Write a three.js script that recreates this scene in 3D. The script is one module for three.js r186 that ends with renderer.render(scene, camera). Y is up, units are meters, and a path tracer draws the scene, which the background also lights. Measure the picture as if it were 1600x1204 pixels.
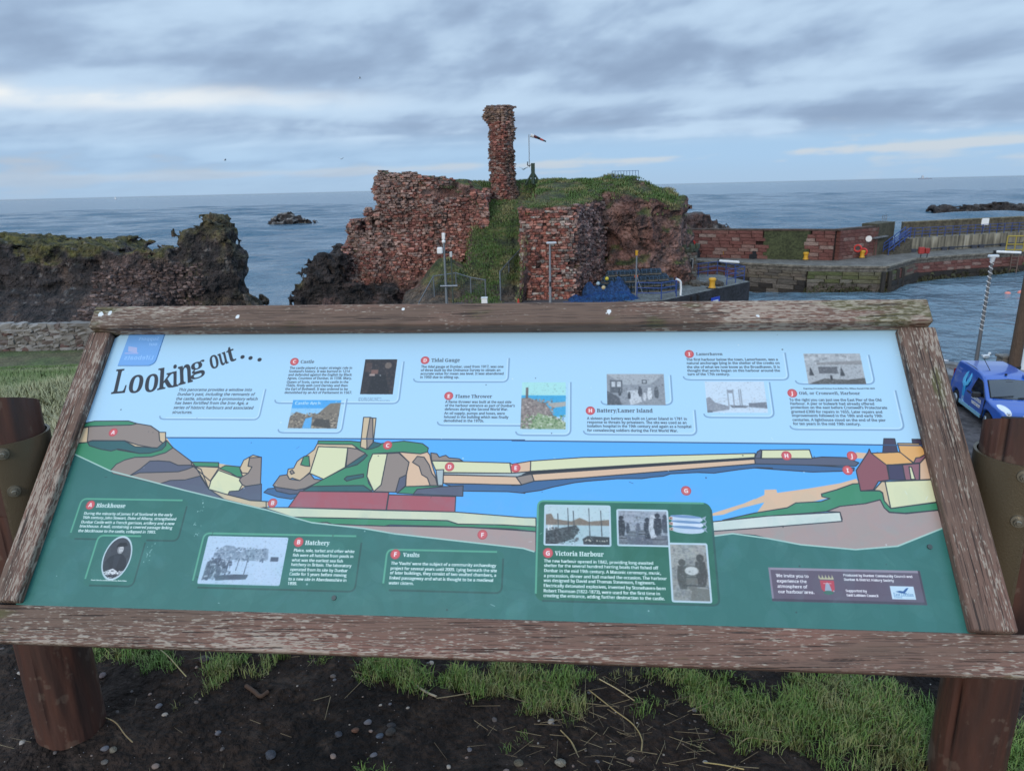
import * as THREE from 'three';
import { mergeGeometries, mergeVertices } from 'three/addons/utils/BufferGeometryUtils.js';
import { RoundedBoxGeometry } from 'three/addons/geometries/RoundedBoxGeometry.js';
import { FontLoader } from 'three/addons/loaders/FontLoader.js';
import { TextGeometry } from 'three/addons/geometries/TextGeometry.js';

// ---------- camera, sky, sun, exposure ----------
const scene = new THREE.Scene();
const SEA = 0.5, QUAY = 2.9, HILL = 8.6;
const camera = new THREE.PerspectiveCamera(57.38, 1024 / 770, 0.1, 80000);
camera.position.set(0, 10, 0);
camera.rotation.set(-0.27299, 0, -0.02375, 'YXZ');
camera.focus = 2.1; camera.userData.fStop = 13;
const renderer = new THREE.WebGLRenderer({ antialias: true });
renderer.toneMapping = THREE.LinearToneMapping;
renderer.toneMappingExposure = 1;
renderer.shadowMap.enabled = true;

scene.background = makeSky();
scene.environment = scene.background;
scene.environmentIntensity = 1;
const sun = new THREE.DirectionalLight(0xfff1e0, 1.5);
sun.position.set(-34, 33, 52); sun.target.position.set(0, 0, -30);
sun.castShadow = true; sun.shadow.radius = 45; sun.shadow.mapSize.set(2048, 2048);
Object.assign(sun.shadow.camera, { left: -70, right: 70, top: 70, bottom: -70, near: 1, far: 220 });
scene.add(sun, sun.target);

function clampNum(x) { return Math.min(1, Math.max(0, x)); }
function makeSky() {
  const W = 4096, H = 2048, data = new Float32Array(W * H * 4);
  const sm = THREE.MathUtils.smoothstep, lerp = THREE.MathUtils.lerp;
  const thin = [0.54, 0.71, 0.90], thick = [0.265, 0.365, 0.53], mid = [0.375, 0.51, 0.70], clear = [0.40, 0.60, 0.83], low = [0.40, 0.56, 0.75], white = [0.86, 0.90, 0.92];
  for (let r = 0; r < H; r++) {
    const up = ((r + 0.5) / H - 0.5) * Math.PI, dy = Math.sin(up), cu = Math.cos(up), e = up * 180 / Math.PI;
    for (let c = 0; c < W; c++) {
      const i = (r * W + c) * 4;
      data[i + 3] = 1;
      if (e < -0.4) { data[i] = 0.10; data[i + 1] = 0.13; data[i + 2] = 0.16; continue; }
      const ro = ((c + 0.5) / W - 0.5) * 2 * Math.PI, dx = Math.cos(ro) * cu, dz = Math.sin(ro) * cu;
      const a = Math.atan2(dx, -dz) * 180 / Math.PI, k = 1 / (Math.max(dy, 0) + 0.07), X = dx * k, Z = dz * k;
      const u = X * 0.94 + Z * 0.34, v = -X * 0.34 + Z * 0.94, detail = e < 40 ? 6 : 4;
      const wx = fbm(u * 0.5 + 7, v * 0.5, 3.1, 3), wy = fbm(u * 0.5, v * 0.5 + 9, 8.7, 3);
      const n = 0.5 * fbm(u * 0.42 + wx * 0.9, v * 0.85 + wy * 0.7, 1.7, detail) + 0.9 * fbm(dx * 4.6 + wx * 0.5, dy * 15 - dx * 2.6 + wy * 0.4, dz * 4.6, detail);
      const n2 = 0.6 * fbm(u * 1.3 + wx, v * 2.1 + wy, 5.5, detail) + 0.9 * fbm(dx * 12 + wx, dy * 32 - dx * 6, dz * 12, detail), n3 = fbm(X * 0.23 + 40, Z * 0.23, 2.2, 3);
      const lump = (ca, ce, wa, we) => Math.exp(-(((a - ca) / wa) ** 2) - ((e - ce) / we) ** 2);
      // layered cloud: grey sheets with thinner, paler seams between them
      let t = 0.34 + 0.75 * n + 0.95 * n2 + 0.3 * n3;
      t += 0.30 * lump(-22, 9.2, 13, 1.9) + 0.30 * lump(-1, 8.8, 13, 1.5) + 0.24 * lump(23, 9.0, 12, 1.4) + 0.34 * lump(-9, 4.7, 15, 0.7) + 0.42 * lump(27, 4.7, 17, 0.8) + 0.2 * lump(-36, 12, 8, 2.5);
      t -= (0.30 + 0.5 * n2) * Math.exp(-(((e - 6.3 + 0.004 * a - n * 1.1) / 0.5) ** 2)) + 0.42 * lump(8, 14, 9, 1.8) + 0.36 * lump(19, 11.4, 8, 1.1) + 0.25 * lump(-18, 12.5, 8, 1.2) + 0.2 * lump(-28, 3.4, 9, 0.9);
      t = 0.47 + 0.5 * Math.tanh((t - 0.5) * 1.9);
      const q = t < 0.5 ? [0, 1, 2].map((j) => lerp(thin[j], mid[j], t * 2)) : [0, 1, 2].map((j) => lerp(mid[j], thick[j], t * 2 - 1));
      // open sky low over the sea, hazier towards the horizon
      const open = (1 - sm(e, 2.6, 4.4 - 0.02 * a + n2 * 1.5)) * (0.55 + 0.45 * sm(a, -22, 12));
      const streak = sm(n2 * 0.7 + n * 0.5 + 0.55 * Math.exp(-(((e - 2.0 - 0.014 * (a - 20)) / 0.35) ** 2)), 0.18, 0.6);
      const rim = Math.exp(-(((e - 6.5 - n2 * 0.9) / 0.55) ** 2)) * sm(-a, 4, 30) * clampNum(1.15 + 1.3 * n2);
      const hz = 1 - sm(e, 0, 2.2), zen = 1 + 0.8 * sm(e, 14, 55);
      for (let j = 0; j < 3; j++) {
        let L = lerp(q[j], lerp(clear[j], white[j] * 0.78, streak * 0.7), open);
        L = lerp(L, low[j], hz * 0.75);
        L = lerp(L, white[j], rim);
        data[i + j] = L * zen;
      }
    }
  }
  const t = new THREE.DataTexture(data, W, H, THREE.RGBAFormat, THREE.FloatType);
  t.mapping = THREE.EquirectangularReflectionMapping; t.magFilter = THREE.LinearFilter; t.needsUpdate = true;
  return t;
}

// ---------- helpers ----------
function hash(x, y, z) {
  let h = Math.imul(x, 374761393) ^ Math.imul(y, 668265263) ^ Math.imul(z, 1440670441);
  h = Math.imul(h ^ (h >>> 13), 1274126177); h = Math.imul(h ^ (h >>> 15), 2246822519);
  return ((h ^ (h >>> 16)) >>> 0) / 4294967296;
}
function vnoise(x, y, z = 0) {
  const a = Math.floor(x), b = Math.floor(y), c = Math.floor(z), f = x - a, g = y - b, h = z - c;
  const u = f * f * (3 - 2 * f), v = g * g * (3 - 2 * g), w = h * h * (3 - 2 * h);
  const l0 = hash(a, b, c), l1 = hash(a + 1, b, c), l2 = hash(a, b + 1, c), l3 = hash(a + 1, b + 1, c);
  let r = (l0 + (l1 - l0) * u) * (1 - v) + (l2 + (l3 - l2) * u) * v;
  if (w > 0) {
    const m0 = hash(a, b, c + 1), m1 = hash(a + 1, b, c + 1), m2 = hash(a, b + 1, c + 1), m3 = hash(a + 1, b + 1, c + 1);
    r = r * (1 - w) + ((m0 + (m1 - m0) * u) * (1 - v) + (m2 + (m3 - m2) * u) * v) * w;
  }
  return r * 2 - 1;
}
function fbm(x, y, z, o = 4) { let s = 0, a = 0.5; for (let i = 0; i < o; i++) { s += a * vnoise(x, y, z); x = x * 2.03 + 11.3; y = y * 2.03 + 4.7; z = z * 2.03 + 2.9; a *= 0.5; } return s; }
function rng(seed) { let s = seed | 0; return () => { s = (s + 0x6d2b79f5) | 0; let t = Math.imul(s ^ (s >>> 15), 1 | s); t = (t + Math.imul(t ^ (t >>> 7), 61 | t)) ^ t; return ((t ^ (t >>> 14)) >>> 0) / 4294967296; }; }
const { smoothstep, lerp, clamp } = THREE.MathUtils;
const V = (x, y, z) => new THREE.Vector3(x, y, z);
// where the line of sight through a point of the view meets a depth or a height: used only to survey where things stand
camera.updateMatrixWorld();
function sight(x, y) { return V((x - 800) / 1100, -(y - 602) / 1100, -1).applyQuaternion(camera.quaternion); }
function at(x, y, d) { const r = sight(x, y); return r.multiplyScalar(d / -r.z).add(camera.position); }
function atY(x, y, h) { const r = sight(x, y); return r.multiplyScalar((h - 10) / r.y).add(camera.position); }

const used = {};
function numbered(n) { const k = used[n] = (used[n] ?? -1) + 1; return k ? n + '_' + String(k).padStart(3, '0') : n; }
function tag(o, label, category, group) { o.userData.label = label; if (category) o.userData.category = category; if (group) o.userData.group = group; return o; }
function thing(name, label, category, p = [0, 0, 0], turn = 0, group) {
  const o = new THREE.Group(); o.name = numbered(name); o.position.set(...p); o.rotation.y = turn; scene.add(o);
  return tag(o, label, category, group);
}
function part(name, geo, mat, parent, pos) {
  const m = new THREE.Mesh(Array.isArray(geo) ? merge(geo) : geo, mat);
  m.name = parent === scene ? numbered(name) : name; if (pos) m.position.set(...pos); parent.add(m); return m;
}
function struct(name, geo, mat) { const m = part(name, geo, mat, scene); m.userData.kind = 'structure'; return m; }
function copyOf(o, p, turn, label) { const c = o.clone(); c.name = numbered(o.name.replace(/_\d{3}$/, '')); c.position.set(...p); if (turn !== undefined) c.rotation.y = turn; if (label) c.userData.label = label; scene.add(c); return c; }
function merge(list) {
  list = list.map((g) => { g = g.index ? g.toNonIndexed() : g; const k = Object.keys(g.attributes); for (const n of k) if (!['position', 'normal', 'uv'].includes(n)) g.deleteAttribute(n); if (!g.attributes.uv) g.setAttribute('uv', new THREE.BufferAttribute(new Float32Array(g.attributes.position.count * 2), 2)); return g; });
  return mergeGeometries(list);
}
function box(w, h, d, x = 0, y = 0, z = 0, ry = 0) { const g = new THREE.BoxGeometry(w, h, d); if (ry) g.rotateY(ry); return g.translate(x, y, z); }
function rbox(w, h, d, r, x = 0, y = 0, z = 0) { return new RoundedBoxGeometry(w, h, d, 2, r).translate(x, y, z); }
function bar(a, b, r, n = 8) {
  const d = V(...b).sub(V(...a)), g = new THREE.CylinderGeometry(r, r, d.length(), n);
  g.applyQuaternion(new THREE.Quaternion().setFromUnitVectors(V(0, 1, 0), d.clone().normalize()));
  return g.translate((a[0] + b[0]) / 2, (a[1] + b[1]) / 2, (a[2] + b[2]) / 2);
}
function tube(pts, r, n = 24, m = 6) { return new THREE.TubeGeometry(new THREE.CatmullRomCurve3(pts.map((p) => V(...p))), n, r, m); }
function prism(pts, y0, y1) { // plan polygon [x, z] between two heights
  const s = new THREE.Shape(pts.map(([x, z]) => new THREE.Vector2(x, -z)));
  return new THREE.ExtrudeGeometry(s, { depth: y1 - y0, bevelEnabled: false }).rotateX(-Math.PI / 2).translate(0, y0, 0);
}
function std(color, roughness = 0.85, extra = {}) { return new THREE.MeshStandardMaterial({ color, roughness, ...extra }); }
function tex(w, h, fn, srgb = true, wrap = true) {
  const d = new Uint8Array(w * h * 4);
  for (let y = 0; y < h; y++) for (let x = 0; x < w; x++) { const c = fn(x, y), i = (y * w + x) * 4; d[i] = clamp(c[0], 0, 255); d[i + 1] = clamp(c[1], 0, 255); d[i + 2] = clamp(c[2], 0, 255); d[i + 3] = 255; }
  const t = new THREE.DataTexture(d, w, h); t.magFilter = THREE.LinearFilter; t.minFilter = THREE.LinearMipmapLinearFilter;
  if (srgb) t.colorSpace = THREE.SRGBColorSpace; if (wrap) t.wrapS = t.wrapT = THREE.RepeatWrapping; t.needsUpdate = true; return t;
}
function tiled(t, x, y = x) { const c = t.clone(); c.repeat.set(x, y); c.needsUpdate = true; return c; }
// noise that repeats with the tile: two shifted copies blended across the seam
function wrapNoise(x, y, f, o, z = 0) { // x, y in 0..1
  const n = (p, q) => fbm(p * f, q * f, z, o), sx = x, sy = y;
  return (n(x, y) * (1 - sx) * (1 - sy) + n(x - 1, y) * sx * (1 - sy) + n(x, y - 1) * (1 - sx) * sy + n(x - 1, y - 1) * sx * sy) / Math.sqrt((sx * sx + (1 - sx) ** 2) * (sy * sy + (1 - sy) ** 2));
}
function uvBox(g, s = 1) { // uv in metres from the side that each face looks to
  g = g.index ? g.toNonIndexed() : g; const p = g.attributes.position, uv = new Float32Array(p.count * 2), a = V(), b = V(), c = V();
  for (let i = 0; i < p.count; i += 3) {
    a.fromBufferAttribute(p, i); b.fromBufferAttribute(p, i + 1); c.fromBufferAttribute(p, i + 2);
    const n = b.clone().sub(a).cross(c.clone().sub(a)), x = Math.abs(n.x), y = Math.abs(n.y), z = Math.abs(n.z);
    [a, b, c].forEach((q, k) => { const [u, v] = y >= x && y >= z ? [q.x, q.z] : x >= z ? [q.z, q.y] : [q.x, q.y]; uv[(i + k) * 2] = u * s; uv[(i + k) * 2 + 1] = v * s; });
  }
  g.setAttribute('uv', new THREE.BufferAttribute(uv, 2)); return g;
}
function paint(g, fn) { // vertex colours (linear) from place and facing
  const p = g.attributes.position, n = g.attributes.normal, c = new Float32Array(p.count * 3);
  for (let i = 0; i < p.count; i++) { const q = fn(p.getX(i), p.getY(i), p.getZ(i), n.getX(i), n.getY(i), n.getZ(i)); c[i * 3] = q[0]; c[i * 3 + 1] = q[1]; c[i * 3 + 2] = q[2]; }
  g.setAttribute('color', new THREE.BufferAttribute(c, 3)); return g;
}
const mix3 = (a, b, t) => [a[0] + (b[0] - a[0]) * t, a[1] + (b[1] - a[1]) * t, a[2] + (b[2] - a[2]) * t];

// signed distance to a polygon [[x, y], ...]
function polyDist(P, x, y) {
  let d = 1e9, s = 1;
  for (let i = 0, j = P.length - 1; i < P.length; j = i++) {
    const ex = P[j][0] - P[i][0], ey = P[j][1] - P[i][1], wx = x - P[i][0], wy = y - P[i][1], t = clamp((wx * ex + wy * ey) / (ex * ex + ey * ey), 0, 1), bx = wx - ex * t, by = wy - ey * t;
    d = Math.min(d, bx * bx + by * by);
    const c1 = y >= P[i][1], c2 = y < P[j][1], c3 = ex * wy > ey * wx;
    if ((c1 && c2 && c3) || (!c1 && !c2 && !c3)) s = -s;
  }
  return s * Math.sqrt(d);
}
const smin = (a, b, k) => { const h = Math.max(k - Math.abs(a - b), 0) / k; return Math.min(a, b) - h * h * k * 0.25; };
// naive surface nets over f < 0
function nets(f, lo, hi, cell) {
  const n = [0, 1, 2].map((i) => Math.ceil((hi[i] - lo[i]) / cell) + 1), [nx, ny, nz] = n, val = new Float32Array(nx * ny * nz);
  let k = 0;
  for (let z = 0; z < nz; z++) for (let y = 0; y < ny; y++) for (let x = 0; x < nx; x++) val[k++] = f(lo[0] + x * cell, lo[1] + y * cell, lo[2] + z * cell);
  const id = new Int32Array(nx * ny * nz).fill(-1), pos = [], index = [], sx = 1, sy = nx, sz = nx * ny, off = [0, sx, sy, sx + sy, sz, sx + sz, sy + sz, sx + sy + sz];
  const edges = [[0, 1], [2, 3], [4, 5], [6, 7], [0, 2], [1, 3], [4, 6], [5, 7], [0, 4], [1, 5], [2, 6], [3, 7]];
  for (let z = 0; z < nz - 1; z++) for (let y = 0; y < ny - 1; y++) for (let x = 0; x < nx - 1; x++) {
    const b = x + y * sy + z * sz; let m = 0;
    for (let i = 0; i < 8; i++) if (val[b + off[i]] < 0) m |= 1 << i;
    if (m === 0 || m === 255) continue;
    let px = 0, py = 0, pz = 0, c = 0;
    for (const [p, q] of edges) {
      const A = val[b + off[p]], B = val[b + off[q]];
      if ((A < 0) === (B < 0)) continue;
      const t = A / (A - B); c++;
      px += (p & 1) + ((q & 1) - (p & 1)) * t; py += ((p >> 1) & 1) + (((q >> 1) & 1) - ((p >> 1) & 1)) * t; pz += (p >> 2) + ((q >> 2) - (p >> 2)) * t;
    }
    id[b] = pos.length / 3; pos.push(lo[0] + (x + px / c) * cell, lo[1] + (y + py / c) * cell, lo[2] + (z + pz / c) * cell);
  }
  const quad = (a, b, c, d, flip) => { if (a < 0 || b < 0 || c < 0 || d < 0) return; if (flip) index.push(a, c, b, a, d, c); else index.push(a, b, c, a, c, d); };
  for (let z = 1; z < nz - 1; z++) for (let y = 1; y < ny - 1; y++) for (let x = 1; x < nx - 1; x++) {
    const b = x + y * sy + z * sz, s = val[b] < 0;
    if (s !== val[b + sx] < 0) quad(id[b - sy - sz], id[b - sz], id[b], id[b - sy], !s);
    if (s !== val[b + sy] < 0) quad(id[b - sx - sz], id[b - sx], id[b], id[b - sz], !s);
    if (s !== val[b + sz] < 0) quad(id[b - sx - sy], id[b - sy], id[b], id[b - sx], !s);
  }
  // drop crumbs that hang loose in the air
  const root = new Int32Array(pos.length / 3).map((_, i) => i), find = (i) => { while (root[i] !== i) i = root[i] = root[root[i]]; return i; }, size = {};
  for (let i = 0; i < index.length; i += 3) { root[find(index[i + 1])] = find(index[i]); root[find(index[i + 2])] = find(index[i]); }
  for (let i = 0; i < root.length; i++) { const r = find(i); size[r] = (size[r] ?? 0) + 1; }
  const kept = []; for (let i = 0; i < index.length; i += 3) if (size[find(index[i])] > root.length * 0.02) kept.push(index[i], index[i + 1], index[i + 2]);
  const g = new THREE.BufferGeometry(); g.setAttribute('position', new THREE.Float32BufferAttribute(pos, 3)); g.setIndex(kept); g.computeVertexNormals(); return g;
}

// ---------- shared materials ----------
const NT = 512;
const rockBump = tex(NT, NT, (x, y) => { const n = wrapNoise(x / NT, y / NT, 9, 6), r = 1 - Math.abs(wrapNoise(x / NT, y / NT, 14, 4, 3)) * 2.2, v = 128 + n * 130 + (r - 0.5) * 70; return [v, v, v]; }, false);
const rockMap = tex(NT, NT, (x, y) => { const n = wrapNoise(x / NT, y / NT, 11, 6, 7), m = wrapNoise(x / NT, y / NT, 40, 3, 9), v = 205 + n * 120 + m * 60; return [v + n * 18, v, v - n * 14]; });
const fineBump = tex(NT, NT, (x, y) => { const v = 128 + wrapNoise(x / NT, y / NT, 60, 4, 5) * 150; return [v, v, v]; }, false);
const fineMap = tex(NT, NT, (x, y) => { const v = 215 + wrapNoise(x / NT, y / NT, 26, 5, 4) * 90 + wrapNoise(x / NT, y / NT, 5, 3, 14) * 50; return [v, v, v]; });
const rockMat = std(0xffffff, 0.92, { vertexColors: true, map: tiled(rockMap, 0.22), bumpMap: tiled(rockBump, 0.22), bumpScale: 0.55 });
const stoneMat = std(0xffffff, 0.9, { vertexColors: true, map: tiled(rockMap, 0.5), bumpMap: tiled(rockBump, 0.5), bumpScale: 0.08 });
const concrete = (hex, s = 0.35) => std(hex, 0.88, { map: tiled(fineMap, s), bumpMap: tiled(fineBump, s), bumpScale: 0.02 });
const blue = std(0x2c4684, 0.45), steel = std(0x8d949c, 0.4, { metalness: 0.7 }), white = std(0xe6e8e8, 0.5), yellow = std(0xc9992a, 0.55), darkMetal = std(0x23262a, 0.6);
const grassMat = std(0xffffff, 0.7, { side: THREE.DoubleSide });
function tuft(seed, n, h, spread, w = 0.05) {
  const R = rng(seed), pos = [], nor = [];
  for (let i = 0; i < n; i++) {
    const a = R() * 6.283, r = Math.sqrt(R()) * spread, x = Math.cos(a) * r, z = Math.sin(a) * r, b = R() * 6.283, L = h * (0.55 + R() * 0.6), lean = L * (0.15 + R() * 0.75), ww = w * h * (0.6 + R() * 0.7);
    const cx = Math.cos(b), cz = Math.sin(b), tx = -cz * ww, tz = cx * ww, m = [x + cx * lean * 0.3, L * 0.55, z + cz * lean * 0.3], e = [x + cx * lean, L * (0.97 - 0.4 * (lean / L) ** 2), z + cz * lean];
    const A = [x - tx, -0.01, z - tz], B = [x + tx, -0.01, z + tz], C = [m[0] + tx * 0.8, m[1], m[2] + tz * 0.8], D = [m[0] - tx * 0.8, m[1], m[2] - tz * 0.8];
    for (const q of [A, B, C, A, C, D, D, C, e]) { pos.push(...q); nor.push(-cx * 0.5, 0.8, -cz * 0.5); }
  }
  const g = new THREE.BufferGeometry(); g.setAttribute('position', new THREE.Float32BufferAttribute(pos, 3)); g.setAttribute('normal', new THREE.Float32BufferAttribute(nor, 3)); return g;
}
function scatter(name, geo, mat, list, label) { // list of {p, s, r, c}; stuff nobody could count
  const m = new THREE.InstancedMesh(geo, mat, list.length), o = new THREE.Object3D(), c = new THREE.Color();
  list.forEach((q, i) => { o.position.copy(q.p); o.rotation.set(q.tx || 0, q.r, q.tz || 0); if (Array.isArray(q.s)) o.scale.set(...q.s); else o.scale.setScalar(q.s); o.updateMatrix(); m.setMatrixAt(i, o.matrix); m.setColorAt(i, c.setRGB(...q.c)); });
  m.name = numbered(name); m.userData.kind = 'stuff'; if (label) m.userData.label = label; scene.add(m); return m;
}

// ---------- sea ----------
{
  const rows = 1080, cols = 440, A0 = -75, A1 = 75, pos = [], uv = [], index = [], R = rng(5);
  const waves = []; for (let i = 0; i < 16; i++) { const L = 1.6 * 1.24 ** i, d = 1.35 + (R() - 0.5) * 1.3; waves.push([Math.cos(d) * 6.283 / L, Math.sin(d) * 6.283 / L, 0.017 * L ** 0.8, R() * 6.28, L]); }
  for (let r = 0; r <= rows; r++) {
    const d = r < 980 ? 14 * Math.exp(3.9 * r / 980) : 14 * Math.exp(3.9 + 4.15 * (r - 980) / 100), step = r < 980 ? d * 0.0042 : d * 0.042;
    for (let c = 0; c <= cols; c++) {
      const a = (A0 + (A1 - A0) * c / cols) * Math.PI / 180, x = Math.sin(a) * d, z = -Math.cos(a) * d;
      // the harbour is calmer than the open water
      const calm = x > 6 && z > -62 + 0.2 * x ? 0.4 : smoothstep(-z, 55, 95) * 0.8 + 0.5, g = 0.6 + 0.5 * vnoise(x * 0.03, z * 0.05, 4);
      let y = 0;
      if (d < 900) for (const [kx, kz, am, ph, L] of waves) { const f = smoothstep(L / step, 4, 8); if (f > 0) y += f * am * Math.sin(kx * x + kz * z + ph + 1.3 * vnoise(x / L / 2.5, z / L / 2.5, L)); }
      pos.push(x, SEA + y * calm * g, z); uv.push(x / 13, z / 13);
    }
  }
  for (let r = 0; r < rows; r++) for (let c = 0; c < cols; c++) { const a = r * (cols + 1) + c, b = a + cols + 1; index.push(a, a + 1, b, a + 1, b + 1, b); }
  const g = new THREE.BufferGeometry(); g.setAttribute('position', new THREE.Float32BufferAttribute(pos, 3)); g.setAttribute('uv', new THREE.Float32BufferAttribute(uv, 2)); g.setIndex(index); g.computeVertexNormals();
  // paler harbour, darker offshore: brightness of reflected sky put into the colour
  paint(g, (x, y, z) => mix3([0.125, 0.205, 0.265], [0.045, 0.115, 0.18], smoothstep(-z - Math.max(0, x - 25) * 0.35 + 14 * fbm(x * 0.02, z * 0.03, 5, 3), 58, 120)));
  const rip = tex(1024, 1024, (x, y) => { const X = x / 1024, Y = y / 1024, n = wrapNoise(X, Y, 7, 6, 2), q = 1 - Math.abs(wrapNoise(X, Y, 12, 4, 6)) * 2, v = 128 + n * 110 + q * 30; return [v, v, v]; }, false);
  const hgt = (x, y) => wrapNoise(((x + 256) % 256) / 256, ((y + 256) % 256) / 256, 8, 4, 12), swell = tex(256, 256, (x, y) => { const s2 = 2, dx = (hgt(x - 1, y) - hgt(x + 1, y)) * s2, dy = (hgt(x, y - 1) - hgt(x, y + 1)) * s2, l = Math.hypot(dx, dy, 1); return [128 + 127 * dx / l, 128 + 127 * dy / l, 128 + 127 / l]; }, false);
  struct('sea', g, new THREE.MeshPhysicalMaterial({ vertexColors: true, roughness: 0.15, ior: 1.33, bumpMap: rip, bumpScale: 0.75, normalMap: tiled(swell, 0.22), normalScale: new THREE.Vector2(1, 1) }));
}

// ---------- ground: hill top, banks, quay ----------
const QUAY_PLAN = [[-9, -12], [7, -5], [33, -5], [33, -11.2], [18.75, -24.75], [16.85, -26.35], [8, -34], [5.6, -40], [7.6, -44.2], [4, -47.5], [-3, -46], [-9, -42]];
function ground(x, z) {
  const m = smoothstep(x, -2.2, 1.2), zc = lerp(-4.6, -2.35, m), slope = lerp(0.225, 0.72, m), s = Math.max(0, zc - z), soft = s < 1 ? s * s / 2 : s - 0.5;
  let y = HILL - soft * slope + 0.05 * fbm(x * 0.9, z * 0.9, 3) * 1.3 + smoothstep(s, 0, 6) * 0.22 * fbm(x * 0.3, z * 0.3, 5);
  y = Math.max(y, 2.78 + (x < -9 ? 0.1 + 0.12 * fbm(x * 0.5, z * 0.5, 1) : 0));
  if (z < -5.5 && (x > 7.5 || (z < -12.5 && x > -9))) y = lerp(y, -1.5, smoothstep(polyDist(QUAY_PLAN, x, z), -0.4, 0.3));
  if (x < -8.5) y = lerp(y, -1.5, smoothstep(-z, 37, 43));
  return y;
}
{
  const g = new THREE.PlaneGeometry(110, 80, 220, 160).rotateX(-Math.PI / 2).translate(-17, 0, -12), p = g.attributes.position;
  for (let i = 0; i < p.count; i++) { const x = p.getX(i), z = p.getZ(i), near = Math.abs(x) < 3.2 && z > -4.6 && z < 1.2; p.setY(i, ground(x, z) - (near ? 0.15 : 0)); }
  g.computeVertexNormals();
  paint(g, (x, y, z) => { const n = fbm(x * 0.7, z * 0.7, 2), k = smoothstep(n, -0.25, 0.3); return mix3([0.15, 0.135, 0.07], [0.11, 0.15, 0.05], k); });
  struct('ground', uvBox(g), std(0xffffff, 0.95, { vertexColors: true, map: tiled(fineMap, 0.8), bumpMap: tiled(rockBump, 0.6), bumpScale: 0.08 }));
}
// trodden soil round the sign, finely lumpy
function soilY(x, z) {
  return ground(x, z) + 0.022 * fbm(x * 3.1, z * 3.1, 7, 3) + 0.018 * fbm(x * 11, z * 11, 2, 4) + 0.010 * Math.abs(fbm(x * 28, z * 28, 6, 3));
}
{
  const g = new THREE.PlaneGeometry(7, 6, 560, 480).rotateX(-Math.PI / 2).translate(0, 0, -2), p = g.attributes.position;
  for (let i = 0; i < p.count; i++) { const x = p.getX(i), z = p.getZ(i), e = Math.max(0, Math.abs(x) - 3.2, z - 0.8, -4.75 - z); p.setY(i, soilY(x, z) - e * 0.5); }
  g.computeVertexNormals();
  paint(g, (x, y, z) => { const n = fbm(x * 2.2, z * 2.2, 9, 4), m = fbm(x * 14, z * 14, 3, 4); let c = mix3([0.042, 0.030, 0.025], [0.020, 0.0155, 0.014], smoothstep(n, -0.2, 0.3)); c = mix3(c, [0.075, 0.055, 0.044], smoothstep(m, 0.12, 0.4) * 0.6); return c; });
  struct('soil', uvBox(g), new THREE.MeshPhysicalMaterial({ color: 0xffffff, roughness: 0.9, specularIntensity: 0.35, vertexColors: true, map: tiled(fineMap, 3), bumpMap: tiled(rockBump, 4), bumpScale: 0.018 }));
}
const tarmac = concrete(0x585355, 0.3), paleConcrete = concrete(0x8b8d90), oldConcrete = concrete(0x5f5a4e), algae = concrete(0x4a5236), weed = concrete(0x2b2622), darkWall = concrete(0x34353b);
struct('quay', uvBox(prism(QUAY_PLAN, -1.5, QUAY)), [tarmac, tarmac]);
struct('kerb', uvBox(prism([[33, -11.25], [18.75, -24.8], [16.85, -26.4], [8, -34.05], [8.35, -34.3], [17.05, -26.8], [19.05, -25.1], [33.3, -11.6]], -1.4, QUAY + 0.18)), paleConcrete);
struct('quay_edge', uvBox(prism([[30, -14.6], [18.75, -24.74], [16.85, -26.34], [8.1, -33.9], [7.3, -33.2], [16.1, -25.5], [18.0, -23.9], [29.2, -13.7]], QUAY - 0.2, QUAY + 0.02)), paleConcrete);
struct('harbour_platform', uvBox(prism([[7.65, -44.15], [9.66, -44.4], [17.89, -52.4], [16.9, -57], [12.5, -57], [9, -52], [4.2, -49]], -1.4, QUAY + 0.02)), [concrete(0x787d7c), darkWall]);

// ---------- rocks and castle hill ----------
const RED = [0.38, 0.145, 0.118], PALE = [0.58, 0.42, 0.375], GREY = [0.40, 0.325, 0.295], BASALT = [0.052, 0.043, 0.043], MOSS = [0.13, 0.122, 0.032], TURF = [0.085, 0.11, 0.03], DRY = [0.17, 0.14, 0.07];
const crag = (x, y, z, f, amp) => amp * (fbm(x * f, y * f * 1.2, z * f, 5) + 0.45 * (1 - 2.4 * Math.abs(fbm(x * f * 1.7 + 5, y * f * 1.7, z * f * 1.7, 3))));
const broken = (x, y, z, s, amp) => { const a = 0.5 * vnoise(x * 0.6, y * 0.6, z * 0.6), b = 0.5 * vnoise(x * 0.6 + 7, y * 0.6, z * 0.6), u = x * 0.93 + y * 0.28 + a, v = y * 0.95 - x * 0.22 + b, w = z + a * 0.7; return amp * (hash(Math.floor(u / s), Math.floor(v / s / 0.8), Math.floor(w / s)) - 0.5) + 0.55 * amp * (hash(Math.floor(u / s * 2.3), Math.floor(v / s * 2.3), Math.floor(w / s * 2.3)) - 0.5); };
const outline = (d, ...px) => { const o = []; for (let i = 0; i < px.length; i += 2) { const q = at(px[i], px[i + 1], d); o.push([q.x, q.y]); } return o; };
const slab = (P, z0, z1) => (x, y, z) => { const a = polyDist(P, x, y), b = Math.max(z - z0, z1 - z); return Math.max(a, b) < 0 ? Math.max(a, b) : Math.hypot(Math.max(a, 0), Math.max(b, 0)); };

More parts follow.
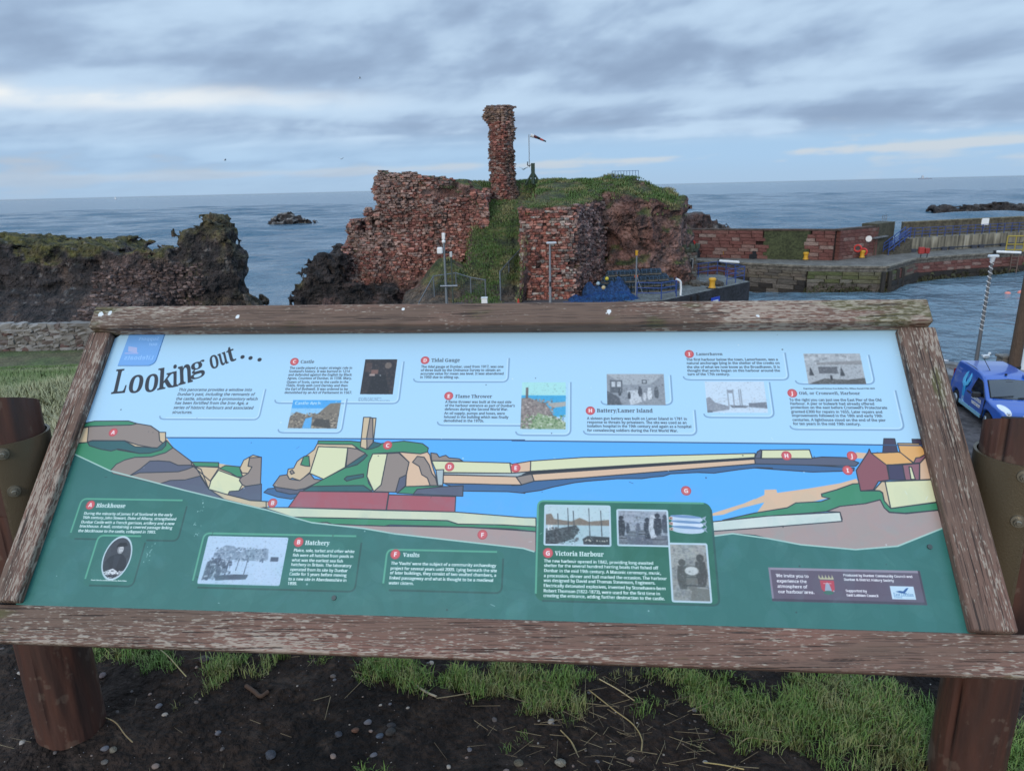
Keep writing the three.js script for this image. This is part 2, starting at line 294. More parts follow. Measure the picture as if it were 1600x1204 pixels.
// dark cliff on the left, with its stack and the mossy crest
const cliffLine = outline(58, -60, 372, 0, 375, 39, 385, 73, 384, 115, 386, 142, 379, 163, 385, 194, 398, 236, 397, 262, 396, 280, 388, 277, 360, 288, 352, 304, 351, 311, 343, 325, 338, 337, 346, 355, 357, 358, 376, 366, 405, 374, 429, 379, 457, 398, 476, 404, 520, -60, 520);
const cliffSlab = slab(cliffLine, -57.5, -65);
const cliffBack = (x, z) => lerp(-64.5, -60.2, smoothstep(x, -30, -27)) - z;
const cliffF = (x, y, z) => {
  let d = cliffSlab(x, y, z - ((7 - y) * 0.28 + Math.max(0, 3.2 - y) * 1.5) * smoothstep(-x, 26.5, 29.5)) - 0.1; d = Math.max(d, cliffBack(x, z));
  if (d > 2.2) return d;
  return d + crag(x, y, z, 0.5, 0.42) + broken(x, y, z, 1.4, 0.62) + 0.14 * fbm(x * 2.2, y * 2.2, z * 2.2, 3);
};
{
  const g = nets(cliffF, [-47, -0.5, -68], [-20, 10, -48.5], 0.2);
  paint(g, (x, y, z, nx, ny) => {
    const n = fbm(x * 0.7, y * 0.7, z * 0.7, 4), m = fbm(x * 2.4, y * 2.4, z * 2.4, 3), s = smoothstep(x, -28.6, -26.6);
    let c = mix3(BASALT, [0.12, 0.088, 0.075], smoothstep(n, -0.05, 0.5));
    c = mix3(c, [0.2, 0.135, 0.12], smoothstep(x, -33.5, -31.5) * (1 - smoothstep(x, -28, -26)) * smoothstep(m, -0.4, 0.3) * 0.8);
    c = mix3(c, [0.15, 0.13, 0.08], s * smoothstep(m + n, -0.1, 0.5) * 0.6);
    const top = y - (s > 0.5 ? 6.4 : 5.5);
    c = mix3(c, MOSS, smoothstep(top + ny * 1.2 + n * 2.2, 0.35, 1.3) * (0.55 + 0.45 * smoothstep(m, -0.3, 0.2)) * (1 - s * 0.45));
    return mix3(c, [0.30, 0.28, 0.27], smoothstep(fbm(x * 1.9, y * 2.6, z * 1.9, 4), 0.36, 0.5) * 0.7);
  });
  struct('cliff', uvBox(g), rockMat);
}
// sea rocks and reefs
function reef(list, lo, hi, cell, seed, guano) {
  const f = (x, y, z) => { let d = 1e9; for (const [cx, cy, cz, rx, ry, rz] of list) d = smin(d, (Math.hypot((x - cx) / rx, (y - cy) / ry, (z - cz) / rz) - 1) * Math.min(rx, ry, rz), 0.7); return d > 3 ? d : d + crag(x + seed, y, z, 0.36, 0.8) + broken(x, y, z, seed === 3 ? 1.1 : 2.2, seed === 3 ? 0.7 : 1.3) + 0.12 * fbm(x * 2, y * 2, z * 2, 3); };
  const g = nets(f, lo, hi, cell);
  paint(g, (x, y, z, nx, ny) => { const n = fbm(x * 0.6, y * 0.6, z * 0.6, 4); let c = mix3(seed === 3 ? [0.10, 0.06, 0.055] : BASALT, [0.07, 0.06, 0.055], smoothstep(n, -0.2, 0.4)); return mix3(c, [0.42, 0.41, 0.40], guano * smoothstep(fbm(x * 0.8 + 3, y, z, 4) + ny * 0.25, 0.2, 0.45)); });
  return struct('sea_rock', uvBox(g), rockMat);
}
{ const q = at(456, 350, 228); reef([[q.x, 0.4, q.z, 6.4, 2.4, 5], [q.x - 1.5, 2.2, q.z, 3, 2, 3], [q.x + 4, 0.6, q.z, 3, 1.5, 3]], [q.x - 9, -1, q.z - 7], [q.x + 9, 6, q.z + 7], 0.4, 1, 0.9); }
{ const q = at(1560, 330, 205), L = []; for (let i = 0; i < 12; i++) L.push([q.x - 13 + i * 4.6, 0.3 + 0.5 * hash(i, 2, 1), q.z - 4 * hash(i, 1, 3), 4.2, 1.5 + 1.0 * hash(i, 5, 2), 4]); reef(L, [q.x - 19, -1, q.z - 10], [q.x + 42, 4.6, q.z + 6], 0.5, 2, 0.15); }
{ const q = at(1084, 345, 84), w = at(1118, 350, 84); reef([[q.x - 0.3, 3.6, q.z, 2.6, 3.6, 2.4], [q.x - 2.6, 2.6, q.z, 2.2, 3.2, 2], [w.x, 2.9, q.z, 2.1, 3.1, 2], [q.x + 1.2, 2, q.z, 3, 2.8, 2.6]], [q.x - 7, -1, q.z - 5], [q.x + 8, 8.6, q.z + 5], 0.28, 3, 0.35); }

// the castle headland: turf ramp, red rock face to the right, turf plateau behind
const hillPlan = [[-3.2, -44.2], [-0.4, -43.5], [1.0, -46.4], [4.0, -47.4], [6.7, -52.6], [9, -50.8], [12.5, -51.2], [13.4, -54], [12.9, -58], [11.4, -64], [4, -70], [-7.5, -67], [-9, -58.5], [-4, -55.8]];
function hillTop(x, z) {
  const plateau = 8.85 + 1.75 * smoothstep(-z, 47, 58.5) - 1.6 * smoothstep(-z, 62, 70) - 0.9 * smoothstep(x, 8.5, 13) + 0.22 * fbm(x * 0.5, z * 0.5, 2);
  const left = smoothstep(x, -3.9, -2.5), ramp = 2.4 + (0.3 + 6.6 * smoothstep(-z, 43.5, 58.2)) * left + 0.3 * fbm(x * 0.6, z * 0.6, 8), w = Math.max(smoothstep(x + 0.12 * (z + 47), 0.7, 1.5), smoothstep(-z, 57.2, 59.5));
  const mound = 2.5 + 3.0 * Math.exp(-(((x + 4.2) / 2.3) ** 2) - ((z + 49.4) / 2.8) ** 2) + 0.5 * fbm(x * 0.8, z * 0.8, 4);
  return Math.max(lerp(ramp, plateau, w), mound);
}
const hillF = (x, y, z) => {
  const a = polyDist(hillPlan, x, z) - 0.4 + Math.max(0, y - 4) * 0.10 * smoothstep(x, 6, 8), m = Math.hypot((x + 4.3) / 3.2, (z + 48.5) / 4.5) - 1;
  const right = smoothstep(x, 5.5, 7.5), plan = Math.min(a, m * 3.5), cave = right * 0.5 * Math.exp(-(((x - 8.9) / 1.5) ** 2) - ((y - 5.3) / 1.5) ** 2);
  let d = Math.max(plan + cave, (y - hillTop(x, z)) * 0.8);
  if (d > 2.2 || d < -2.6) return d;
  return d + (crag(x, y * 0.8, z, 0.5, 0.25 + 0.4 * right) + broken(x, y, z, 1.2, 0.12 + 0.4 * right)) * (y > hillTop(x, z) - 0.5 ? 0.45 : 1);
};
{
  const g = nets(hillF, [-11, 1.2, -72], [14.8, 12, -42.5], 0.22);
  paint(g, (x, y, z, nx, ny) => {
    const n = fbm(x * 0.8, y * 0.8, z * 0.8, 4), m = fbm(x * 2.6, y * 2.6, z * 2.6, 3);
    let c = mix3([0.20, 0.105, 0.09], [0.33, 0.20, 0.175], smoothstep(n + m * 0.5, -0.3, 0.4));
    c = mix3(c, [0.09, 0.052, 0.048], smoothstep(fbm(x * 0.5 + 3, y * 0.9, z * 0.5, 4), 0.12, 0.45) * 0.75);
    const grassy = smoothstep(ny + n * 0.35 + m * 0.15, 0.42, 0.66) * smoothstep(y, 3.0, 3.9), soil = 1 - smoothstep(y, 3.0, 4.0);
    c = mix3(c, mix3(TURF, [0.14, 0.125, 0.055], smoothstep(m + n, -0.2, 0.45)), grassy);
    return mix3(c, [0.15, 0.12, 0.09], soil * smoothstep(ny, 0.3, 0.6) * 0.9);
  });
  struct('castle_rock', uvBox(g), rockMat);
}
// dark rock at the foot of the left wall
{
  const P = outline(52.5, 462, 500, 467, 474, 476, 440, 486, 420, 500, 424, 514, 401, 527, 406, 540, 440, 575, 452, 610, 455, 640, 500), s = slab(P, -51.8, -59), f = (x, y, z) => { const d = s(x, y, z - 0.3) - 0.2; return d > 2 ? d : d + crag(x + 9, y, z, 0.6, 0.4) + broken(x, y, z, 1.1, 1.15) + 0.1 * fbm(x * 3, y * 3, z * 3, 2); };
  const g = nets(f, [-18.5, -1, -61], [-6.5, 7.2, -49.5], 0.2);
  paint(g, (x, y, z) => mix3(BASALT, mix3([0.16, 0.095, 0.082], [0.13, 0.115, 0.05], smoothstep(-x, 13.5, 15.5)), smoothstep(fbm(x * 1.1, y * 1.1, z, 4), -0.05, 0.5) * 0.8));
  struct('shore_rock', uvBox(g), rockMat);
}

// ---------- ruined masonry: a rubble core with every stone laid on it ----------
const unit = []; { const R = rng(71); for (let k = 0; k < 7; k++) { let g = new THREE.BoxGeometry(1, 1, 1, 2, 2, 2); g.deleteAttribute('uv'); g.deleteAttribute('normal'); g = mergeVertices(g, 1e-4).toNonIndexed(); const p = g.attributes.position, J = {}; for (let i = 0; i < p.count; i++) { const key = [p.getX(i), p.getY(i), p.getZ(i)].map(Math.sign).join(); J[key] ??= [0, 1, 2].map(() => (R() - 0.5) * 0.3); const q = V(p.getX(i), p.getY(i), p.getZ(i)), m = q.clone().normalize().multiplyScalar(0.62); q.lerp(m, 0.42).multiplyScalar(1.08); p.setXYZ(i, q.x + J[key][0] * 0.5, q.y + J[key][1] * 0.8, q.z + J[key][2]); } g.computeVertexNormals(); unit.push(g); } }
function layStones(root, sdf, seed, { o, a, n, len, y0, y1, keep, tone, w = [0.15, 0.44], h = [0.10, 0.18], single = 0.37, most = 150, deep = 0.10, rough = 0.14, blend = 0.32 }) {
  const R = rng(seed), P = [], N = [], C = [], M = new THREE.Matrix4(), q = new THREE.Quaternion(), v = V(), big = [], up = V(0, 1, 0);
  const mats = []; let sum = 0;
  for (let y = y0; y < y1;) {
    const H = lerp(h[0], h[1], R());
    for (let s = R() * 0.3; s < len;) {
      const W = lerp(w[0], w[1], R() * R() * 0.6 + R() * 0.4), cs = s + W / 2, X = o[0] + a[0] * cs, Z = o[1] + a[1] * cs, hy = H * (0.78 + R() * 0.35); s += W + 0.025;
      if (!keep(X, y, Z, cs, R) || fbm(X * 0.55 + seed, y * 0.6, Z * 0.55, 4) > 0.27 + 0.1 * R()) continue;
      let t = 4.5; for (let k = 0; k < 60 && t > -4.5; k++) { const d = sdf(X + n[0] * t, y + H / 2, Z + n[1] * t); if (d < 0.02) break; t -= Math.max(0.04, d * 0.7); }
      if (t <= -4.5) continue;
      const out = deep * (R() * R() * 1.5 - 0.45) - 0.09, x = X + n[0] * (t + out), z = Z + n[1] * (t + out), turn = Math.atan2(n[0], n[1]) + (R() - 0.5) * rough * 3;
      q.setFromAxisAngle(up, turn).multiply(new THREE.Quaternion().setFromAxisAngle(V(0, 0, 1), (R() - 0.5) * rough));
      M.compose(V(x, y + H / 2 + (R() - 0.5) * rough * 0.3, z), q, V(W, hy, 0.34 + R() * 0.2));
      const g = unit[(R() * unit.length) | 0], col = tone(x, y, z, R), b = (0.86 + R() * 0.26) * (1 + 0.5 * fbm(x * 0.45, y * 0.5, z * 0.45 + seed, 4)), cc = mix3(col, [0.30, 0.155, 0.13], blend).map((e) => e * b); sum++;
      if (W > single && big.length < most) { big.push([g, M.clone(), cc]); continue; }
      const p = g.attributes.position, m = g.attributes.normal;
      for (let i = 0; i < p.count; i++) { v.fromBufferAttribute(p, i).applyMatrix4(M); P.push(v.x, v.y, v.z); v.fromBufferAttribute(m, i).applyQuaternion(q); N.push(v.x, v.y, v.z); C.push(...cc); }
    }
    y += H + 0.02;
  }
  const g = new THREE.BufferGeometry(); g.setAttribute('position', new THREE.Float32BufferAttribute(P, 3)); g.setAttribute('normal', new THREE.Float32BufferAttribute(N, 3)); g.setAttribute('color', new THREE.Float32BufferAttribute(C, 3));
  part('stonework', uvBox(g), stoneMat, root).userData.kind = 'stuff';
  const shades = {};
  for (const [geo, m, cc] of big) {
    const key = cc.map((e) => Math.round(e * 24)).join(), mat = shades[key] ??= std(new THREE.Color().setRGB(...cc), 0.9);
    const k = part('stone', geo, mat, root); m.decompose(k.position, k.quaternion, k.scale);
  }
}
const core = (root, f, lo, hi, cell, color, name = 'rubble_core') => part(name, uvBox(paint(nets(f, lo, hi, cell), color)), rockMat, root);
const mortar = (x, y, z) => mix3([0.17, 0.085, 0.072], [0.31, 0.19, 0.16], smoothstep(fbm(x * 2, y * 2, z * 2, 4), -0.3, 0.4));
const pick = (R, ...list) => list[Math.min(list.length - 1, (R() * list.length) | 0)];

// left wall
{
  const P = outline(53, 595, 273, 625, 276, 671, 281, 708, 283, 725, 288, 757, 304, 756, 345, 742, 372, 729, 384, 715, 420, 690, 440, 668, 500, 612, 500, 600, 462, 597, 447, 560, 447, 547, 444, 530, 428, 527, 408, 541, 372, 546, 350, 557, 346, 562, 366, 572, 370, 575, 334, 584, 352, 588, 338, 599, 318, 590, 310, 588, 285), s = slab(P, -53.2, -57);
  const f = (x, y, z) => { const d = s(x, y, z + (y - 6) * 0.05) - 0.1; return d > 1.8 || d < -1.8 ? d : d + 0.62 * fbm(x * 0.7, y * 0.7, z * 0.7, 4) + 0.12 * fbm(x * 3, y * 3, z * 3, 2) + 0.8 * Math.exp(-(((x + 11.5) / 0.55) ** 2) - ((y - 6.25) / 0.75) ** 2); };
  const w = thing('castle_wall', 'tall ruined red sandstone wall with turf on top, left of the slim tower', 'ruined wall');
  core(w, f, [-14.5, -0.5, -58.6], [-0.3, 12.2, -51.3], 0.16, (x, y, z, nx, ny) => mix3(mortar(x, y, z), TURF, smoothstep(ny + 0.3 * fbm(x * 2, y, z * 2, 3), 0.5, 0.8)));
  const tone = (x, y, z, R) => { const g = clamp(0.45 + 0.14 * (y - 8) - 0.10 * (x + 6) + 0.9 * fbm(x * 0.6, y * 0.6, 3, 3), 0, 1); return R() < g * 0.8 ? pick(R, GREY, [0.312, 0.234, 0.205], [0.488, 0.37, 0.321], PALE) : pick(R, RED, [0.332, 0.117, 0.0975], [0.527, 0.234, 0.186], [0.605, 0.312, 0.254], PALE); };
  layStones(w, f, 11, { o: [-14.2, -53.2], a: [1, 0], n: [0, 1], len: 13.6, y0: 1, y1: 11.4, keep: (x, y, z, s2, R) => R() < 0.90 && !(y > 9.4 && y < 10.0 && x > -6.3 && x < -3.4) && !(x < -9 && y < 3.0), tone, rough: 0.22, deep: 0.16 });
  layStones(w, f, 12, { o: [-9.5, -57], a: [0, 1], n: [-1, 0], len: 4, y0: 6, y1: 11, keep: (x, y, z, s2, R) => R() < 0.85, tone, rough: 0.2, most: 20 });
  layStones(w, f, 13, { o: [-2, -57], a: [0, 1], n: [1, 0], len: 4, y0: 4, y1: 10, keep: (x, y, z, s2, R) => R() < 0.85, tone, rough: 0.2, most: 20 });
}
// square masonry pier right of the ramp
{
  const plan = [[1.05, -46.3], [4.15, -46.4], [6.85, -52.4], [6, -54.5], [1.5, -54.5]];
  const f = (x, y, z) => { const top = 8.75 + 0.25 * fbm(x, z, 2, 3) + 0.06 * (-46 - z), d = Math.max(polyDist(plan, x, z) - 0.12, y - top, 1 - y); return d > 1.6 || d < -1.6 ? d : d + 0.3 * fbm(x * 0.9, y * 0.9, z * 0.9, 4) + 0.06 * fbm(x * 4, y * 4, z * 4, 2) + 0.5 * Math.exp(-(((x - 2.3) / 0.09) ** 2)) * smoothstep(y, 7.4, 7.8) + 0.8 * Math.exp(-(((x - 4.1) / 0.35) ** 2) - ((y - 5.05) / 0.35) ** 2); };
  const w = thing('castle_wall', 'broad red masonry wall end right of the grassy ramp, above the blue creels', 'ruined wall');
  core(w, f, [0, 0.8, -55.5], [8, 10.2, -45], 0.16, (x, y, z, nx, ny) => mix3(mortar(x, y, z), TURF, smoothstep(ny, 0.5, 0.8)));
  const front = (x, y, z, R) => { const e = smoothstep(x, 2.9, 3.8), r = R(); return r < 0.16 ? [0.62, 0.585, 0.527] : r < 0.25 + 0.3 * e ? pick(R, GREY, PALE) : pick(R, [0.448, 0.146, 0.107], [0.527, 0.205, 0.156], [0.351, 0.117, 0.0936], [0.605, 0.293, 0.234]); };
  const side = (x, y, z, R) => pick(R, GREY, [0.293, 0.205, 0.195], [0.39, 0.234, 0.215], [0.507, 0.37, 0.351], [0.254, 0.146, 0.133]);
  layStones(w, f, 21, { o: [0.9, -46.3], a: [1, 0], n: [0, 1], len: 3.3, y0: 1.5, y1: 8.7, keep: (x, y, z, s, R) => R() < 0.93, tone: front, h: [0.11, 0.17], w: [0.16, 0.46], rough: 0.12 });
  const L = Math.hypot(2.7, 6); layStones(w, f, 22, { o: [4.15, -46.4], a: [2.7 / L, -6 / L], n: [6 / L, 2.7 / L], len: L, y0: 1.5, y1: 8.8, keep: (x, y, z, s, R) => R() < 0.88, tone: side, rough: 0.45, w: [0.12, 0.34], h: [0.09, 0.16], deep: 0.2, single: 0.3, most: 100 });
  layStones(w, f, 23, { o: [1.05, -54], a: [0, 1], n: [-1, 0], len: 7.6, y0: 3, y1: 8.7, keep: (x, y, z, s, R) => R() < 0.85, tone: front, most: 30 });
}
// slim tower
{
  const plan = [[-1.22, -57.4], [-0.12, -56.9], [0.56, -57.75], [0.2, -58.7], [-0.8, -58.7]];
  const f = (x, y, z) => {
    const k = 0.34 * smoothstep(y, 14.7, 15.2) * smoothstep(-x, 0.3, 0.9), base = 0.55 * (1 - smoothstep(y, 8.2, 10.4)) * smoothstep(x, -0.2, 0.6);
    const d = Math.max(polyDist(plan, x + k * 0.9, z) - 0.02 - base, y - 16.05 + 0.15 * fbm(x * 2, z * 2, 3, 2) * 2, 7 - y);
    return d > 1.4 ? d : d + 0.17 * fbm(x * 1.1, y * 1.1, z * 1.1, 4) + 0.05 * fbm(x * 4, y * 4, z * 4, 2) + 0.16 * Math.exp(-(((x + 0.32) / 0.1) ** 2)) * smoothstep(y, 13.2, 13.6) * (z > -57.4 ? 1 : 0);
  };
  const w = thing('castle_tower', 'slim ruined stone tower rising above the castle rock beside the windsock', 'ruined tower');
  core(w, f, [-2.8, 6.8, -60.2], [2.2, 17, -55.4], 0.11, mortar);
  const red = (x, y, z, R) => y > 14.9 ? pick(R, GREY, [0.273, 0.215, 0.176], [0.37, 0.273, 0.195]) : R() < 0.2 ? pick(R, GREY, PALE) : pick(R, [0.37, 0.121, 0.0975], [0.448, 0.166, 0.129], [0.293, 0.0975, 0.0839], [0.507, 0.254, 0.205]);
  const grey = (x, y, z, R) => pick(R, [0.312, 0.244, 0.195], [0.254, 0.186, 0.156], GREY, [0.332, 0.205, 0.166]);
  const L1 = Math.hypot(1.3, 0.6), L2 = Math.hypot(0.9, 1);
  layStones(w, f, 31, { o: [-1.7, -57.62], a: [1.3 / L1, 0.6 / L1], n: [-0.6 / L1, 1.3 / L1], len: L1 + 0.4, y0: 7.2, y1: 16, keep: (x, y, z, s, R) => R() < 0.95, tone: red, w: [0.14, 0.36], h: [0.10, 0.16], single: 0.31, most: 90, rough: 0.12 });
  layStones(w, f, 32, { o: [-0.12, -56.9], a: [0.9 / L2, -1 / L2], n: [1 / L2, 0.9 / L2], len: L2 + 0.2, y0: 7.2, y1: 16, keep: (x, y, z, s, R) => R() < 0.92, tone: grey, w: [0.12, 0.3], h: [0.09, 0.15], single: 0.26, most: 60, rough: 0.25, deep: 0.15 });
  layStones(w, f, 33, { o: [-1.5, -58.9], a: [0, 1], n: [-1, 0], len: 1.6, y0: 9, y1: 16, keep: (x, y, z, s, R) => R() < 0.9, tone: grey, w: [0.16, 0.36], h: [0.12, 0.2], most: 20 });
}
// pink masonry under the turf of the left cliff
{
  const w = thing('sea_wall', 'low pinkish stretch of old masonry in the left cliff, beside the rock stack', 'ruined wall');
  layStones(w, cliffF, 41, { o: [-33.4, -55], a: [1, 0], n: [0, 1], len: 8.4, y0: 0.6, y1: 5.0, keep: (x, y, z, s, R) => R() < 0.8 * smoothstep(5.0 + 0.6 * fbm(x * 0.7, 1, 2, 3) - y, 0, 0.6) * smoothstep(x, -33.6, -32.4) && !(y < 1.6 && x > -31 && x < -28.5), tone: (x, y, z, R) => pick(R, [0.20, 0.14, 0.13], [0.14, 0.095, 0.088], [0.27, 0.20, 0.185], [0.10, 0.07, 0.065]), blend: 0, w: [0.2, 0.52], h: [0.11, 0.2], rough: 0.35, deep: 0.12, single: 0.45, most: 60 });
}
// turf blades on the castle
{
  const R = rng(91), L = [], G = tuft(4, 13, 0.21, 0.2, 0.075);
  for (let i = 0; i < 13000 && L.length < 7000; i++) {
    const x = -4.5 + R() * 17.5, z = -43.5 - R() * 18, y = hillTop(x, z); if (hillF(x, y - 0.3, z) > 0.05) continue;
    let yy = y + 0.6; for (let k = 0; k < 30 && hillF(x, yy, z) > 0.02; k++) yy -= 0.05;
    if (fbm(x * 0.8, z * 0.8, 6) < (yy < 4 ? 0.08 : -0.10)) continue;
    const d = smoothstep(fbm(x * 0.7, z * 0.7, 12) + (R() - 0.5) * 0.5, -0.1, 0.4);
    L.push({ p: V(x, yy - 0.05, z), s: 0.55 + R() * 0.7, r: R() * 6.3, c: mix3([0.09, 0.155, 0.03], [0.30, 0.26, 0.11], d * d) });
  }
  for (let i = 0; i < 700; i++) { const x = -9 + R() * 7.2, y = 11.05 - 0.19 * (x + 9) - (x > -3.9 ? (x + 3.9) * 0.45 : 0); L.push({ p: V(x, y + 0.1 - R() * 0.22, -53.1 - R() * 2.4), s: 0.4 + R() * 0.5, r: R() * 6.3, c: mix3([0.07, 0.115, 0.03], [0.17, 0.15, 0.07], R()) }); }
  for (let i = 0; i < 900; i++) { const x = 1.2 + R() * 5.4, z = -46.4 - R() * 6.5; if (polyDist([[1.05, -46.3], [4.15, -46.4], [6.85, -52.4], [6, -54.5], [1.5, -54.5]], x, z) > 0) continue; L.push({ p: V(x, 8.75 + 0.06 * (-46 - z), z), s: 0.6 + R() * 0.7, r: R() * 6.3, c: mix3([0.085, 0.14, 0.035], [0.24, 0.21, 0.09], R()) }); }
  scatter('castle_grass', G, grassMat, L, 'rough green turf on the top and ramp of the castle rock');
}

// ---------- harbour pier ----------
const block = []; { const R = rng(17); for (let k = 0; k < 4; k++) { const g = new THREE.BoxGeometry(1, 1, 1, 1, 1, 1).toNonIndexed(), p = g.attributes.position, J = {}; for (let i = 0; i < p.count; i++) { const key = [p.getX(i), p.getY(i), p.getZ(i)].map(Math.sign).join(); J[key] ??= [0, 1, 2].map(() => (R() - 0.5) * 0.07); p.setXYZ(i, p.getX(i) * 0.985 + J[key][0] * 0.4, p.getY(i) * 0.95 + J[key][1], p.getZ(i) + J[key][2]); } g.computeVertexNormals(); block.push(uvBox(g)); } }
function shade(colors, roughness = 0.9, bump = 0.02) { return colors.map((c) => std(new THREE.Color().setRGB(...c), roughness, { map: fineMap, bumpMap: fineBump, bumpScale: bump })); }
function courses(root, seed, A, B, y0, y1, { rows, w = 0.95, mats, pale = [], palePart = 0.1, skip = () => false, deep = 0.5, single = true, name = 'block' }) {
  const R = rng(seed), L = Math.hypot(B[0] - A[0], B[1] - A[1]), ux = (B[0] - A[0]) / L, uz = (B[1] - A[1]) / L, turn = -Math.atan2(uz, ux), H = (y1 - y0) / rows, loose = new Map();
  for (let r = 0; r < rows; r++) for (let s = r % 2 ? -w * 0.4 : 0; s < L;) {
    const W = w * (0.7 + R() * 0.7), a = Math.max(s, 0), b = Math.min(s + W, L); s += W;
    if (b - a < 0.12) continue;
    const c = (a + b) / 2, x = A[0] + ux * c, z = A[1] + uz * c, y = y0 + H * (r + 0.5), isPale = pale.length > 0 && R() < palePart, mat = isPale ? pick(R, ...pale) : pick(R, ...mats), out = (R() - 0.5) * 0.07, geo = block[(R() * 4) | 0];
    if (skip(x, y, z, c / L)) continue;
    const m = new THREE.Mesh(geo, mat); m.name = name; m.position.set(x - uz * (out - deep / 2 + 0.05) * -1, y, z + ux * (out - deep / 2 + 0.05)); m.rotation.y = turn; m.scale.set(b - a - 0.02, H - 0.015, deep);
    if (single) root.add(m); else { m.updateMatrix(); (loose.get(mat) ?? loose.set(mat, []).get(mat)).push(geo.clone().applyMatrix4(m.matrix)); }
  }
  for (const [mat, list] of loose) part(name + 's', mergeGeometries(list), mat, root).userData.kind = 'stuff';
}
const redStone = shade([[0.24, 0.094, 0.08], [0.255, 0.108, 0.092], [0.21, 0.084, 0.073], [0.265, 0.125, 0.105]]), paleStone = shade([[0.36, 0.24, 0.21], [0.32, 0.19, 0.165], [0.40, 0.29, 0.25]]), brownStone = shade([[0.20, 0.17, 0.13], [0.17, 0.145, 0.11], [0.225, 0.19, 0.15], [0.18, 0.145, 0.115]]), tideStone = shade([[0.040, 0.034, 0.030], [0.055, 0.045, 0.038], [0.032, 0.028, 0.026]]), mossStone = shade([[0.14, 0.155, 0.068], [0.17, 0.17, 0.085], [0.19, 0.185, 0.12], [0.125, 0.148, 0.06]]), mudStone = shade([[0.16, 0.14, 0.12], [0.19, 0.165, 0.14], [0.135, 0.118, 0.10]]);
const front = [[17.6, -70.8], [21.6, -66.8], [26.6, -62.7], [32.5, -60.8], [38.3, -66.8], [43.4, -68.8], [51.4, -71], [66, -74.5]];
struct('pier_deck', uvBox(prism([...front, [66, -84], [50, -80], [39.3, -75], [30, -72], [17.6, -75]], 2.3, 2.8)), concrete(0x77746e));
{
  const w = thing('pier_wall', 'lower quay face of the pier, red then brown then mossy, above the dark tide line', 'harbour wall');
  part('backing', uvBox(prism([...front.map(([x, z]) => [x, z - 0.35]), [66, -82], [17.6, -74]], -1, 2.29)), darkWall, w);
  courses(w, 1, front[0], front[1], 1.55, 2.3, { rows: 3, mats: redStone, pale: brownStone, palePart: 0.25 });
  courses(w, 2, front[1], front[2], 1.5, 2.3, { rows: 3, mats: brownStone, pale: mudStone, palePart: 0.2 });
  courses(w, 3, front[2], front[3], 1.3, 2.3, { rows: 3, w: 1.2, mats: mossStone, pale: shade([[0.24, 0.23, 0.19]]), palePart: 0.12 });
  courses(w, 4, front[3], front[4], 1.5, 2.3, { rows: 3, mats: [...brownStone, ...redStone], pale: mossStone, palePart: 0.25 });
  courses(w, 5, front[4], front[5], 1.4, 2.3, { rows: 3, mats: redStone, pale: paleStone, palePart: 0.3 });
  courses(w, 6, front[5], front[6], 1.4, 2.3, { rows: 3, mats: redStone, pale: paleStone, palePart: 0.12 });
  courses(w, 7, front[6], front[7], 1.4, 2.3, { rows: 3, mats: redStone, pale: mossStone, palePart: 0.12, single: false });
  const low = front.map(([x, z], i) => [x, z + (i < 3 ? 0.18 : 0.1)]);
  for (let i = 0; i < 7; i++) courses(w, 20 + i, low[i], low[i + 1], -0.6, i < 1 ? 1.55 : i < 2 ? 1.5 : i < 3 ? 1.3 : i < 4 ? 1.5 : 1.4, { rows: 5, w: 1.5, mats: i === 2 ? mudStone : i < 2 ? [...tideStone, ...mudStone] : tideStone, single: false, name: 'footing_stone', deep: 0.7 });
  const F = shade([[0.05, 0.045, 0.04]])[0];
  for (const [x, z] of [[32.1, -60.7], [32.75, -60.9], [34.2, -62.4], [35.2, -63.4]]) part('fender', rbox(0.3, 2.6, 0.3, 0.04, x, 1.1, z + 0.25), F, w);
  part('coping', uvBox(merge(front.slice(0, -1).map((p, i) => { const q = front[i + 1], L = Math.hypot(q[0] - p[0], q[1] - p[1]); return box(L, 0.16, 0.5, (p[0] + q[0]) / 2, 2.73, (p[1] + q[1]) / 2 - 0.12, -Math.atan2(q[1] - p[1], q[0] - p[0])); }))), concrete(0x8a8478), w);
}
